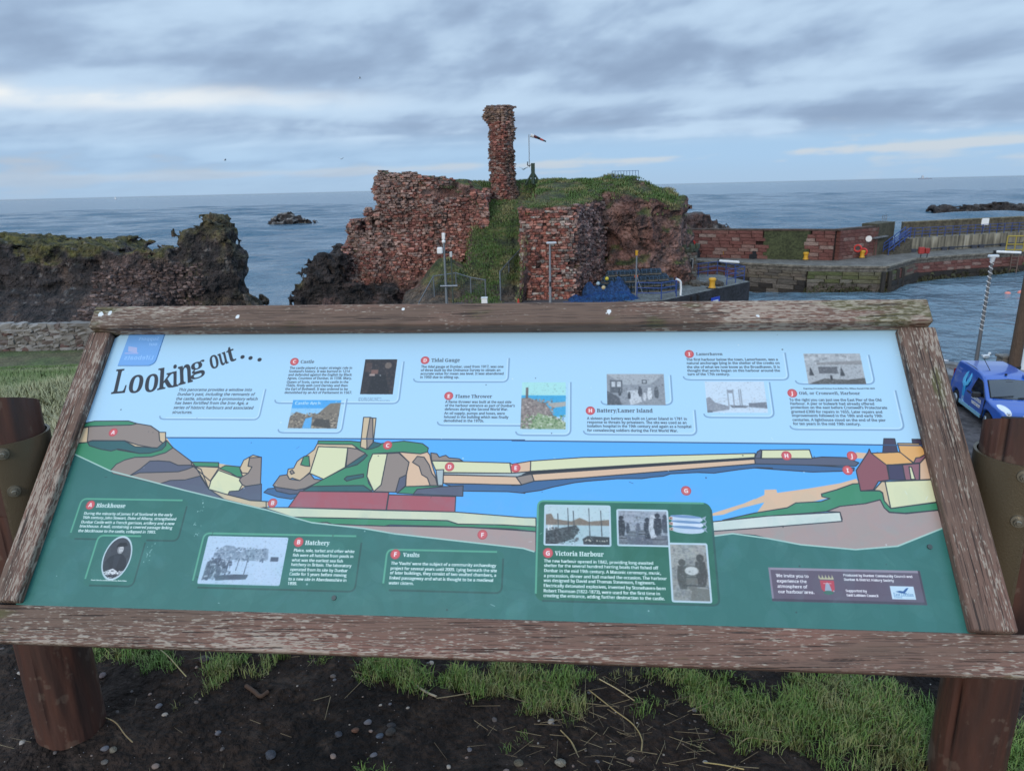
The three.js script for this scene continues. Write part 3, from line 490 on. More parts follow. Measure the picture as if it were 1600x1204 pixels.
{
  const w = thing('pier_wall', 'high red sandstone sea wall along the back of the pier, with a mossy concrete patch', 'harbour wall');
  const A = [13.5, -75.2], B = [30.5, -66.5], C = [36, -70.2], on = (t) => [A[0] + (B[0] - A[0]) * t, A[1] + (B[1] - A[1]) * t];
  part('backing', uvBox(prism([[13.3, -75.4], [30.5, -66.75], [36, -70.4], [36, -71.6], [30.5, -68.2], [13.3, -76.6]], 2.0, 5.55)), concrete(0x2e211f), w);
  courses(w, 31, A, B, 2.8, 5.5, { rows: 8, w: 1.0, mats: redStone, pale: paleStone, palePart: 0.15, skip: (x, y, z, t) => t > 0.665 && t < 0.885 && !(t < 0.68 && hash(Math.round(y * 9), 2, 2) > 0.5) });
  courses(w, 32, [30.6, -66.55], C, 2.8, 5.5, { rows: 8, w: 0.85, mats: redStone, pale: paleStone, palePart: 0.22 });
  const p = on(0.668), q = on(0.885), turn = -Math.atan2(q[1] - p[1], q[0] - p[0]), L = Math.hypot(q[0] - p[0], q[1] - p[1]);
  part('concrete_patch', uvBox(box(L, 2.7, 0.5, (p[0] + q[0]) / 2, 4.15, (p[1] + q[1]) / 2 - 0.2, turn), 1), algae, w);
  part('coping', uvBox(merge([[A, B], [B, C]].map(([p2, q2]) => box(Math.hypot(q2[0] - p2[0], q2[1] - p2[1]) + 0.2, 0.16, 0.8, (p2[0] + q2[0]) / 2, 5.58, (p2[1] + q2[1]) / 2 - 0.3, -Math.atan2(q2[1] - p2[1], q2[0] - p2[0]))))), concrete(0x5c4d46), w);
  // fittings on the wall
  for (const [x, z] of [[19.1, -72.3], [24.2, -69.9]]) { part('bench', merge([box(1.25, 0.42, 0.45, x, 3.05, z + 0.15, 0.45), box(0.5, 0.3, 0.5, x - 0.1, 3.4, z + 0.1, 0.45)]), darkMetal, w); }
}
{
  const w = thing('pier_corner', 'grey concrete corner block of the sea wall at the foot of the blue stair', 'harbour wall');
  part('block', uvBox(prism([[35.9, -69.9], [39.4, -73.2], [38.6, -75], [35.2, -71.5]], 2.6, 5.85)), concrete(0x595645), w);
  part('top_railing', merge([...[0, 0.6, 1.2].flatMap((s) => [bar([38.0 + s * 0.7, 5.85, -73.1 - s * 0.7], [38 + s * 0.7, 6.5, -73.1 - s * 0.7], 0.03)]), ...[6.15, 6.48].map((y) => bar([38, y, -73.1], [38.85, y, -73.95], 0.025))]), steel, w);
  part('ledge', uvBox(box(3.4, 0.12, 0.3, 36.6, 4.55, -70.35, 0.76)), paleConcrete, w);
}
const curve = (t, back = 0) => { const x = lerp(40.2, 66, t), z = -72.2 - back - 8.2 * Math.sin(Math.min(1, t * 0.85) * 1.35); return [x + back * 0.25, z]; };
{
  const w = thing('curved_wall', 'pale curved concrete sea wall with a raised walkway, right of the blue stair', 'harbour wall');
  const n = 26, ring = (b0, b1, y0, y1) => { const f = [], k = []; for (let i = 0; i <= n; i++) { f.push(curve(i / n, b0)); k.unshift(curve(i / n, b1)); } return uvBox(prism([...f, ...k], y0, y1)); };
  const streak = tex(256, 256, (x, y) => { const s = wrapNoise(x / 256, y / 256 * 0.04, 40, 4, 3), n2 = wrapNoise(x / 256, y / 256, 8, 4, 1), v = 205 + s * 110 + n2 * 60; return [v, v * 0.985, v * 0.95]; });
  part('lower_face', ring(0, 1.8, 2.3, 4.2), std(0xa39f92, 0.9, { map: tiled(streak, 0.12), bumpMap: tiled(fineBump, 0.4), bumpScale: 0.02 }), w);
  part('parapet', ring(1.5, 2.3, 4.1, 5.62), concrete(0x6d6654), w);
  for (let i = 1; i < n; i += 2) { const [x, z] = curve(i / n, 1.46); part('buttress', uvBox(box(0.26, 1.4, 0.2, x, 4.9, z, -0.3)), oldConcrete, w); }
  part('coping', ring(1.42, 2.4, 5.62, 5.74), concrete(0x807862), w);
  const rail = []; for (let i = 0; i <= n; i++) { const [x, z] = curve(i / n, 0.1), [x2, z2] = curve(Math.min(1, (i + 1) / n), 0.1); rail.push(bar([x, 4.2, z], [x, 5.2, z], 0.035, 6)); if (i < n) for (const y of [4.55, 4.86, 5.18]) rail.push(bar([x, y, z], [x2, y, z2], 0.03, 5)); }
  part('railing', rail, blue, w);
  const pipe = []; for (let i = 0; i < n; i++) { const a = curve(i / n, -0.25), b = curve((i + 1) / n, -0.25); pipe.push(bar([a[0], 3.05, a[1]], [b[0], 3.05, b[1]], 0.05, 6)); if (hash(i, 3, 5) > 0.3) pipe.push(box(0.5, 0.34, 0.3, a[0], 2.97, a[1], -0.3)); }
  part('pipe', pipe, std(0x2b3444, 0.6), w);
  const st = thing('stair', 'steep blue metal stair climbing to the walkway of the curved sea wall', 'stair');
  const s0 = [37.6, 2.8, -71.0], s1 = [40.4, 4.25, -72.5], steps = [];
  for (let i = 0; i < 8; i++) { const t = i / 8; steps.push(box(0.4, 0.2 + t * 1.35, 1.1, lerp(s0[0], s1[0], t) + 0.2, 2.8 + (0.2 + t * 1.35) / 2, lerp(s0[2], s1[2], t), 0.5)); }
  part('step', uvBox(merge(steps)), oldConcrete, st);
  for (const o of [0.55, -0.45]) part('handrail', [...[0.35, 0.7, 1.05].map((h) => bar([s0[0], s0[1] + h, s0[2] + o], [s1[0], s1[1] + h, s1[2] + o], 0.05, 6)), ...[0, 0.25, 0.5, 0.75, 1].map((t) => bar([lerp(s0[0], s1[0], t), lerp(s0[1], s1[1], t), lerp(s0[2], s1[2], t) + o], [lerp(s0[0], s1[0], t), lerp(s0[1], s1[1], t) + 1.08, lerp(s0[2], s1[2], t) + o], 0.045, 6))], blue, st);
}
// weed hanging at the waterline of the pier
{
  const R = rng(55), L = [];
  for (let i = 0; i < front.length - 2; i++) { const p = front[i], q = front[i + 1], l = Math.hypot(q[0] - p[0], q[1] - p[1]); for (let k = 0; k < l * 16; k++) { const t = R(), y = SEA + 0.05 + R() * R() * 0.95; L.push({ p: V(lerp(p[0], q[0], t), y, lerp(p[1], q[1], t) + 0.3 - R() * 0.1), s: [0.9 + R() * 0.8, -(0.7 + R() * 0.8), 0.8], r: R() * 6.3, c: mix3([0.045, 0.042, 0.02], [0.075, 0.085, 0.03], R() * R()) }); } }
  scatter('seaweed', tuft(9, 10, 0.3, 0.16, 0.12), grassMat, L, 'dark seaweed fringe along the waterline of the pier walls');
}
// bollards
{
  const make = (label, p) => { const t = thing('bollard', label, 'bollard', p, 0, 'yellow mooring bollards'); part('shaft', new THREE.LatheGeometry([[0, 0], [0.27, 0], [0.27, 0.08], [0.2, 0.14], [0.19, 0.5], [0.25, 0.56], [0.27, 0.66], [0.2, 0.74], [0, 0.76]].map((q) => new THREE.Vector2(...q)), 18), yellow, t); part('base_plate', rbox(0.7, 0.06, 0.7, 0.02, 0, 0.03, 0), darkMetal, t); return t; };
  const b = make('yellow mooring bollard on the near harbour platform by the blue railing', [14.2, QUAY + 0.02, -49.3]);
  for (const [x, y, l] of [[1131, 402.5, 'yellow mooring bollard on the far pier before the red wall, leftmost of the three'], [1259, 406, 'yellow mooring bollard on the far pier, in front of the mossy concrete patch'], [1347, 403, 'yellow mooring bollard on the far pier below the white disc sign']]) { const q = atY(x, y, 2.8); copyOf(b, [q.x, 2.8, q.z], 0, l); }
}
// small fittings on the pier
{
  const A = atY(1442, 402.5, 2.8), L = thing('lifebuoy_stand', 'red lifebuoy cabinet on a stand on the right part of the pier', 'lifebuoy stand', [A.x, 2.8, A.z]);
  part('cabinet', rbox(0.5, 0.62, 0.3, 0.05, -0.2, 0.68, 0), std(0xa0342f, 0.6), L); part('cabinet', rbox(0.4, 0.5, 0.3, 0.05, 0.34, 0.64, 0), std(0x8f2f2b, 0.6), L); part('leg', bar([-0.2, 0, 0], [-0.2, 0.4, 0], 0.04), darkMetal, L); part('leg', bar([0.4, 0, 0], [0.4, 0.4, 0], 0.04), darkMetal, L);
  const ring = (label, p, t) => { const o = thing('lifebuoy', label, 'lifebuoy', p, t); part('ring', new THREE.TorusGeometry(0.3, 0.085, 8, 24), std(0xc03a36, 0.5), o); part('bracket', box(0.75, 0.08, 0.06, 0, 0, -0.08), darkMetal, o); return o; };
  const r0 = ring('red lifebuoy ring on the sea wall above the stone turret', [18.6, 4.15, -72.2], 0.47);
  copyOf(r0, [33.2, 3.75, -67.75], -0.6, 'red lifebuoy ring on the right end of the sea wall beside the white disc sign'); copyOf(r0, [34.1, 3.35, -68.4], -0.6, 'red lifebuoy ring low on the sea wall right above the yellow bollard');
  const d = thing('sign', 'round white disc sign on the right end of the red sea wall', 'sign', [34.6, 4.55, -68.65], -0.6); part('disc', new THREE.CylinderGeometry(0.28, 0.28, 0.05, 24).rotateX(Math.PI / 2), white, d); part('fixing', box(0.1, 0.1, 0.2, 0, 0, -0.1), darkMetal, d);
  const s = at(1538, 346, 77.5), sg = thing('sign', 'small white square sign on the parapet of the curved sea wall', 'sign', [s.x, s.y, s.z + 0.2]); part('plate', rbox(0.8, 0.72, 0.05, 0.02), white, sg); part('post', bar([0, -1.1, -0.05], [0, 0.2, -0.05], 0.04), steel, sg);
  const l = atY(1584, 392.5, 2.8), la = thing('quay_ladder', 'quay ladder with a yellow hoop frame on the right part of the pier', 'ladder', [l.x, 0, l.z + 0.1], -0.25);
  part('hoop_frame', [bar([-0.75, 2.8, 0], [-0.75, 4.3, 0], 0.07), bar([0.75, 2.8, 0], [0.75, 4.3, 0], 0.07), bar([0, 2.8, 0], [0, 4.3, 0], 0.06), bar([-0.75, 4.3, 0], [0.75, 4.3, 0], 0.07), bar([-0.75, 3.5, 0], [0.75, 3.5, 0], 0.06), bar([-0.75, 2.95, 0], [0.75, 2.95, 0], 0.06)], std(0x9a8a3c, 0.7), la);
  part('stile', [bar([-0.3, 0.2, 0.45], [-0.3, 2.9, 0.45], 0.06), bar([0.3, 0.2, 0.45], [0.3, 2.9, 0.45], 0.06)], std(0x6b5a52, 0.7), la);
  for (let i = 0; i < 8; i++) part('rung', bar([-0.3, 0.4 + i * 0.32, 0.45], [0.3, 0.4 + i * 0.32, 0.45], 0.035), std(0x6b5a52, 0.7), la);
  const e = thing('edge_rail', 'long white painted timber along the pier edge, left of the mossy wall', 'rail', [0, 0, 0]); const e0 = atY(1124, 409, 2.85), e1 = atY(1154, 411, 2.85); part('timber', bar([e0.x, 2.95, e0.z + 0.15], [e1.x, 2.95, e1.z + 0.15], 0.12), white, e); for (const q of [e0, e1]) part('block', box(0.25, 0.3, 0.25, q.x, 2.9, q.z - 0.05), darkMetal, e);
  const e2 = copyOf(e, [0, 0, 0], 0, 'long white painted timber along the pier edge, beside the yellow ladder frame'); const f0 = atY(1556, 394.5, 2.85); e2.position.set(f0.x - e0.x * Math.cos(0.4) + e0.z * -Math.sin(0.4) * -1, 0, 0); e2.rotation.y = 0; e2.position.set(f0.x - e0.x, 0, f0.z - e0.z); e2.rotation.y = 0;
}
// ---------- near harbour platform ----------
{
  const t = thing('turret', 'small battlemented stone turret at the right foot of the castle rock', 'turret', [13.25, QUAY, -53.0], 0.25);
  part('wall', uvBox(new THREE.CylinderGeometry(0.66, 0.72, 2.35, 8, 1).toNonIndexed().rotateY(0.39).translate(0, 1.17, 0)), concrete(0x4d4a44), t);
  const R = rng(6), st = shade([[0.20, 0.19, 0.17], [0.26, 0.25, 0.22], [0.15, 0.14, 0.125], [0.19, 0.13, 0.11]], 0.9);
  for (let r = 0; r < 10; r++) for (let k = 0; k < 11; k++) { const a = (k + (r % 2) / 2) / 11 * 6.283, q = 0.70 - r * 0.004; if (r > 4 && r < 8 && Math.abs(Math.atan2(Math.sin(a - 0.05), Math.cos(a - 0.05))) < 0.3) continue; const m = part('stone', block[(R() * 4) | 0], pick(R, ...st), t, [Math.sin(a) * q, 0.12 + r * 0.225, Math.cos(a) * q]); m.rotation.y = a; m.scale.set(0.36, 0.2, 0.16); }
  part('parapet', uvBox(new THREE.CylinderGeometry(0.9, 0.78, 0.24, 12).toNonIndexed().translate(0, 2.42, 0)), concrete(0x5d665a), t);
  for (let k = 0; k < 8; k++) { const a = k / 8 * 6.283, m = part('merlon', uvBox(rbox(0.36, 0.3, 0.2, 0.02)), concrete(0x4f5a4c), t, [Math.sin(a) * 0.8, 2.68, Math.cos(a) * 0.8]); m.rotation.y = a; }
  part('window_slit', box(0.2, 0.62, 0.08, 0.03, 1.45, 0.66), std(0x14161a, 0.5), t); part('slit_frame', box(0.3, 0.72, 0.05, 0.03, 1.45, 0.645), std(0xb9bfc4, 0.7), t);
  part('notice', box(0.16, 0.26, 0.04, -0.55, 2.0, 0.42, -0.9), white, t);
  const rub = []; for (let i = 0; i < 16; i++) { const s = 0.18 + R() * 0.25; rub.push(new THREE.DodecahedronGeometry(s, 0).scale(1, 0.7, 1).rotateY(R() * 6).translate(12.6 + R() * 2.6, QUAY + s * 0.4, -51.7 + R() * 1.2)); }
  tag(part('stone_heap', uvBox(merge(rub)), rockMat.clone(), scene), 'heap of loose grey stones at the foot of the turret', 'stone heap').material = concrete(0x5b5852);
}
{
  const rails = (label, pts) => { const t = thing('railing', label, 'railing', [pts[0][0], QUAY + 0.02, pts[0][1]]), o = pts[0]; for (let i = 0; i < pts.length - 1; i++) { const a = pts[i], b = pts[i + 1], L = Math.hypot(b[0] - a[0], b[1] - a[1]), n = Math.max(1, Math.round(L / 1.25)); for (let k = i ? 1 : 0; k <= n; k++) part('post', bar([lerp(a[0], b[0], k / n) - o[0], 0, lerp(a[1], b[1], k / n) - o[1]], [lerp(a[0], b[0], k / n) - o[0], 1.08, lerp(a[1], b[1], k / n) - o[1]], 0.035, 8), blue, t); for (const y of [0.4, 0.72, 1.06]) part('rail', bar([a[0] - o[0], y, a[1] - o[1]], [b[0] - o[0], y, b[1] - o[1]], 0.03, 6), blue, t); } return t; };
  rails('blue tubular railing round the far corner of the harbour platform', [[13.9, -54.8], [16.7, -56.8], [17.6, -52.9], [15.7, -50.9]]);
  rails('blue tubular railing at the near edge of the platform beside the creels', [[8.2, -45.3], [9.7, -44.9], [10.9, -45.9], [11.2, -47.4]]);
  const s = thing('sign', 'blue sign with white lettering on the dark face of the harbour platform', 'sign', [14.35, 1.95, -48.86], 0.772);
  part('plate', rbox(1.15, 0.85, 0.04, 0.02), std(0x1c3fae, 0.45), s); part('lettering', [box(0.7, 0.17, 0.015, 0, 0.13, 0.025), box(0.55, 0.15, 0.015, -0.02, -0.14, 0.025)], white, s);
  part('fender_board', [box(0.28, 2.2, 0.14, 12.2, 1.7, -46.75, 0.77), box(0.2, 2.2, 0.14, 12.75, 1.7, -47.28, 0.77)], std(0x17171a, 0.8), tagged('fender', 'pair of black fender boards on the platform face left of the blue sign', 'fender'));
  const d = thing('davit', 'small white curved davit post at the platform edge', 'davit', [11.25, QUAY, -46.2]); part('post', tube([[0, 0, 0], [0, 0.7, 0], [-0.08, 1.0, 0.05], [-0.35, 1.15, 0.1]], 0.07, 20, 8), white, d); part('foot', rbox(0.3, 0.06, 0.3, 0.02, 0, 0.03, 0), steel, d);
}
function tagged(name, label, cat) { return thing(name, label, cat); }
// creels (lobster pots) stacked by the rock, blue net heap before them
{
  const rope = std(0x3a4f63, 0.9), net = std(0x3c4c58, 0.95), base = std(0x66645e, 0.9);
  const make = () => {
    const t = thing('lobster_creel', 'dark netted lobster creel in the stack against the castle rock', 'creel', [0, 0, 0], 0, 'stacked lobster creels');
    const hoop = (x) => new THREE.TorusGeometry(0.22, 0.028, 5, 9, Math.PI).rotateY(Math.PI / 2).translate(x, 0.1, 0), bars = [];
    for (const a of [0.35, 0.9, 1.57, 2.2, 2.8]) bars.push(bar([-0.33, 0.1 + Math.sin(a) * 0.22, Math.cos(a) * 0.22], [0.33, 0.1 + Math.sin(a) * 0.22, Math.cos(a) * 0.22], 0.018, 4));
    part('frame', [hoop(-0.33), hoop(0), hoop(0.33), ...bars], rope, t); part('base', [box(0.7, 0.05, 0.08, 0, 0.03, 0.2), box(0.7, 0.05, 0.08, 0, 0.03, -0.2), box(0.08, 0.05, 0.46, 0.3, 0.06, 0), box(0.08, 0.05, 0.46, -0.3, 0.06, 0)], base, t);
    part('netting', [new THREE.CylinderGeometry(0.19, 0.19, 0.62, 8, 1, true, 0, Math.PI).rotateZ(Math.PI / 2).rotateX(-Math.PI / 2).translate(0, 0.1, 0)], net, t); return t;
  };
  const c0 = make(), R = rng(14); let first = true;
  for (let lvl = 0; lvl < 4; lvl++) for (let row = 0; row < 3; row++) for (let i = 0; i < 8 - lvl; i++) {
    const x = 6.0 + i * 0.78 + lvl * 0.32 + row * 0.1 + (R() - 0.5) * 0.12, z = -47.6 - row * 0.62 - (x - 6) * 0.22 + (R() - 0.5) * 0.1, p = [x, QUAY + 0.02 + lvl * 0.37, z];
    if (lvl === 3 && row === 0) continue;
    const lb = `netted lobster creel, ${['first', 'second', 'third', 'fourth', 'fifth', 'sixth', 'seventh', 'eighth'][i]} from the left, ${['lowest', 'second', 'third', 'top'][lvl]} layer, ${['front', 'middle', 'back'][row]} row of the stack`;
    if (first) { c0.position.set(...p); c0.rotation.y = 0.2; c0.userData.label = lb; first = false; } else copyOf(c0, p, 0.2 + (R() - 0.5) * 0.5, lb);
  }
  const heap = (label, cx, cz, rx, rz, h, seed, hex) => {
    const g = new THREE.PlaneGeometry(2, 2, 70, 50).rotateX(-Math.PI / 2), p = g.attributes.position;
    for (let i = 0; i < p.count; i++) { const u = p.getX(i), v = p.getZ(i), x = cx + u * rx, z = cz + v * rz, e = Math.max(0, 1 - u * u - v * v); p.setXYZ(i, x, QUAY - 0.02 + h * Math.sqrt(e) * (0.62 + 1.1 * fbm(x * 0.9 + seed, z * 0.9, 3, 4)) + 0.28 * e * (0.4 - Math.abs(fbm(x * 2.2 + z, z * 5, 2, 3))), z + 0.2 * fbm(x * 2, z * 2, 8, 2)); }
    g.computeVertexNormals(); const t = thing('fishing_net', label, 'fishing net'), q = rng(seed * 7 + 1), strands = [], yAt = (x, z) => { let b = 9, r = QUAY; for (let i = 0; i < p.count; i++) { const d = (p.getX(i) - x) ** 2 + (p.getZ(i) - z) ** 2; if (d < b) { b = d; r = p.getY(i); } } return r; };
    for (let k = 0; k < 16; k++) { let x = cx + (q() - 0.5) * rx * 1.5, z = cz + (q() - 0.5) * rz * 1.3, a = q() * 6.28; const pts = []; for (let j = 0; j < 7; j++) { pts.push([x, yAt(x, z) + 0.02, z]); a += (q() - 0.5) * 1.2; x += Math.cos(a) * 0.22; z += Math.sin(a) * 0.14; } strands.push(tube(pts, 0.022, 18, 4)); }
    part('netting', uvBox(g), std(hex, 0.9, { map: tiled(rockMap, 1.2), bumpMap: tiled(rockBump, 1.5), bumpScale: 0.1 }), t); part('strands', strands, std(seed === 4 ? 0x23384a : 0x123f7c, 0.9), t); return t;
  };
  heap('bright blue heap of net in front of the creels at the wall foot', 5.75, -45.5, 2.0, 1.0, 0.72, 1, 0x1f548f);
  heap('blue net draped over the left end of the creel stack', 6.5, -47.2, 1.7, 0.9, 1.45, 4, 0x2f5a94);
  heap('smaller bright blue net bundle right of the big heap', 7.3, -45.35, 1.0, 0.6, 0.62, 9, 0x215a98);
  const fl = (label, p, hex) => { const o = thing('float', label, 'float', p); part('ball', new THREE.SphereGeometry(0.13, 14, 10), std(hex, 0.5), o); part('eye', new THREE.TorusGeometry(0.05, 0.02, 6, 10).translate(0, 0.15, 0), rope, o); };
  fl('orange net float on top of the creel stack', [8.6, 4.05, -47.9], 0xc8602c); fl('pale float at the left end of the creel stack', [5.9, 3.75, -47.0], 0x9fb6c2); fl('yellow float on the left part of the creel stack', [6.5, 4.05, -47.1], 0xc9b93e); fl('pale yellow float in the blue net heap', [6.0, 3.75, -45.0], 0xbfae86);
}
// lamp posts and masts before the castle
{
  const yp = at(995, 395, 46.5), y0 = thing('lamp_post', 'thin grey pole with a yellow head, standing before the creels', 'lamp post', [yp.x, QUAY, yp.z]); part('pole', new THREE.CylinderGeometry(0.05, 0.07, yp.y - QUAY, 10).translate(0, (yp.y - QUAY) / 2, 0), steel, y0); part('head', new THREE.CylinderGeometry(0.1, 0.08, 0.32, 10).translate(0, yp.y - QUAY, 0), yellow, y0); part('stay', bar([0.06, 1.3, 0], [0.5, 0, 0.2], 0.025), steel, y0);
  const lp = at(859, 380, 44), l = thing('lamp_post', 'grey street lamp with a flat T head in front of the masonry wall end', 'lamp post', [lp.x, QUAY, lp.z], 0.1), H = lp.y - QUAY; part('pole', new THREE.CylinderGeometry(0.05, 0.085, H, 10).translate(0, H / 2, 0), std(0x8f949a, 0.5, { metalness: 0.4 }), l); part('lamp_head', rbox(0.62, 0.12, 0.24, 0.04, 0.1, H + 0.03, 0), std(0xc3c9d0, 0.5), l); part('door_plate', box(0.1, 0.3, 0.04, 0, 1.3, 0.075), darkMetal, l);
  const cp = at(693, 372, 45), c = thing('camera_mast', 'twin grey mast with white cameras and floodlights left of the ramp', 'camera mast', [cp.x, QUAY - 0.4, cp.z]), K = cp.y - QUAY + 0.4;
  part('pole', new THREE.CylinderGeometry(0.06, 0.09, K, 10).translate(0, K / 2, 0), std(0x7c858c, 0.5, { metalness: 0.4 }), c); part('pole', new THREE.CylinderGeometry(0.05, 0.05, K - 1.1, 8).translate(0.42, (K - 1.1) / 2, 0.05), std(0x3e4a44, 0.6), c);
  part('crossbar', bar([-0.35, 1.6, 0.1], [0.75, 1.6, 0.1], 0.06), steel, c); part('camera', [rbox(0.2, 0.4, 0.24, 0.05, 0, K + 0.12, 0), new THREE.SphereGeometry(0.12, 12, 8).translate(0, K - 0.2, 0.08)], white, c); part('floodlight', rbox(0.36, 0.42, 0.26, 0.09, -0.26, K - 0.75, 0.1), white, c); part('floodlight', rbox(0.16, 0.34, 0.2, 0.04, 0.42, K - 1.0, 0.1), std(0xbcc2c4, 0.5), c); part('bracket', bar([-0.3, K - 0.75, 0], [0.42, K - 0.95, 0], 0.04), darkMetal, c);
}
// mesh fences
{
  const mk = (label, pts, hs) => { const t = thing('mesh_fence', label, 'fence', [pts[0][0], pts[0][1], pts[0][2]]), o = pts[0], g = std(0x6f7780, 0.5, { metalness: 0.4 }), wires = []; pts.forEach((p, i) => { part('post', bar([p[0] - o[0], p[1] - o[1] - 0.3, p[2] - o[2]], [p[0] - o[0], p[1] - o[1] + hs, p[2] - o[2]], 0.045, 8), g, t); if (!i) return; const q = pts[i - 1], d = (k) => [lerp(q[0], p[0], k) - o[0], lerp(q[1], p[1], k) - o[1], lerp(q[2], p[2], k) - o[2]]; for (const e of [0.03, hs - 0.05]) { const a = d(0), b = d(1); part('rail', bar([a[0], a[1] + e, a[2]], [b[0], b[1] + e, b[2]], 0.03, 6), g, t); } const L = Math.hypot(p[0] - q[0], p[2] - q[2]), n = Math.round(L / 0.16); for (let k = 0; k < n; k++) { const a = d(k / n), b = d((k + 1) / n); wires.push(bar([a[0], a[1], a[2]], [a[0], a[1] + hs, a[2]], 0.008, 3)); void b; } for (let y = 0.15; y < hs; y += 0.16) { const a = d(0), b = d(1); wires.push(bar([a[0], a[1] + y, a[2]], [b[0], b[1] + y, b[2]], 0.008, 3)); } }); part('wire_mesh', wires, std(0x4c545c, 0.6), t); return t; };
  const P = (x, y, d, h) => { const q = at(x, y, d); return [q.x, q.y - h, q.z]; };
  mk('grey mesh fence round the grassy mound beneath the camera mast', [P(655, 478, 45.5, 1.6), P(677, 430, 46.2, 1.9), P(712, 425, 47, 1.9), P(735, 432, 46.3, 1.9), P(758, 436, 46, 1.9)], 1.9);
  mk('mesh fence climbing beside the ramp up to the masonry wall end', [P(782, 458, 45.6, 1.6), P(781, 423, 46.2, 1.9), P(795, 407, 48.2, 1.9), P(813, 388, 50.5, 1.9)], 1.9);
  const b = at(757, 470, 44), bin = thing('water_butt', 'white lidded tub standing below the ramp in front of the castle', 'tub', [b.x, QUAY, b.z]); part('body', rbox(0.38, 0.5, 0.38, 0.05, 0, 0.25, 0), white, bin); part('lid', rbox(0.42, 0.08, 0.42, 0.03, 0, 0.53, 0), std(0xcfd4d6, 0.5), bin);
  const c = at(810, 473, 44), co = thing('marker', 'small red marker post beside the masonry wall end foot', 'marker', [c.x, QUAY, c.z]); part('body', new THREE.CylinderGeometry(0.04, 0.1, 0.42, 10).translate(0, 0.21, 0), std(0xb03327, 0.6), co); part('foot', rbox(0.26, 0.04, 0.26, 0.015, 0, 0.02, 0), darkMetal, co);
}
// windsock, beacon stand and railing on the castle top
{
  const q = at(833, 283, 58.5), g0 = hillTop(q.x, q.z), w = thing('windsock_mast', 'slender mast with a red and black windsock on a green timber stand', 'windsock', [q.x, Math.max(g0, q.y) - 0.15, q.z]), H = at(828, 210, 58.5).y - w.position.y, wood = std(0x33443a, 0.8);
  part('stand', [box(0.3, 1.55, 0.3, 0, 0.75, 0), bar([0, 0.85, 0], [0.62, -0.1, 0.1], 0.09, 6), bar([0, 0.85, 0], [-0.62, -0.1, 0.1], 0.09, 6), bar([0, 0.85, 0], [0, -0.1, 0.6], 0.09, 6)], wood, w); part('mast', bar([-0.28, 1.2, 0], [-0.28, H, 0], 0.035, 8), std(0x9aa3ab, 0.5, { metalness: 0.3 }), w); part('arm', tube([[-0.05, 1.4, 0], [-0.4, 1.35, 0.05], [-0.42, 1.65, 0.05]], 0.04, 12, 6), darkMetal, w);
  const sock = [[0.0, -0.02, 0xd7d7d8], [0.22, -0.1, 0x5a2a2e], [0.44, -0.2, 0x1f2228], [0.66, -0.32, 0xb14a44], [0.86, -0.42, 0x25272c]];
  for (let i = 0; i < 5; i++) part('sock_band', new THREE.CylinderGeometry(0.14 - i * 0.018, 0.122 - i * 0.018, 0.27, 10, 1, true).rotateZ(Math.PI / 2 - 0.42).translate(-0.02 + sock[i][0] * 1.12, H - 0.08 + sock[i][1], 0), std(sock[i][2], 0.8, { side: THREE.DoubleSide }), w);
  const t = thing('railing', 'pale blue railing enclosure on the right end of the castle top', 'railing', [7.6, 10.5, -57.2]), P0 = at(957, 285, 57).x - 7.6, P1 = at(998, 287, 57).x - 7.6;
  for (let k = 0; k <= 9; k++) part('post', bar([lerp(P0, P1, k / 9), -0.6, 0], [lerp(P0, P1, k / 9), 0.62, 0], 0.025, 6), std(0x6d84a0, 0.5), t); for (const y of [0.1, 0.6]) part('rail', bar([P0, y, 0], [P1, y, 0], 0.025, 6), std(0x6d84a0, 0.5), t);
}
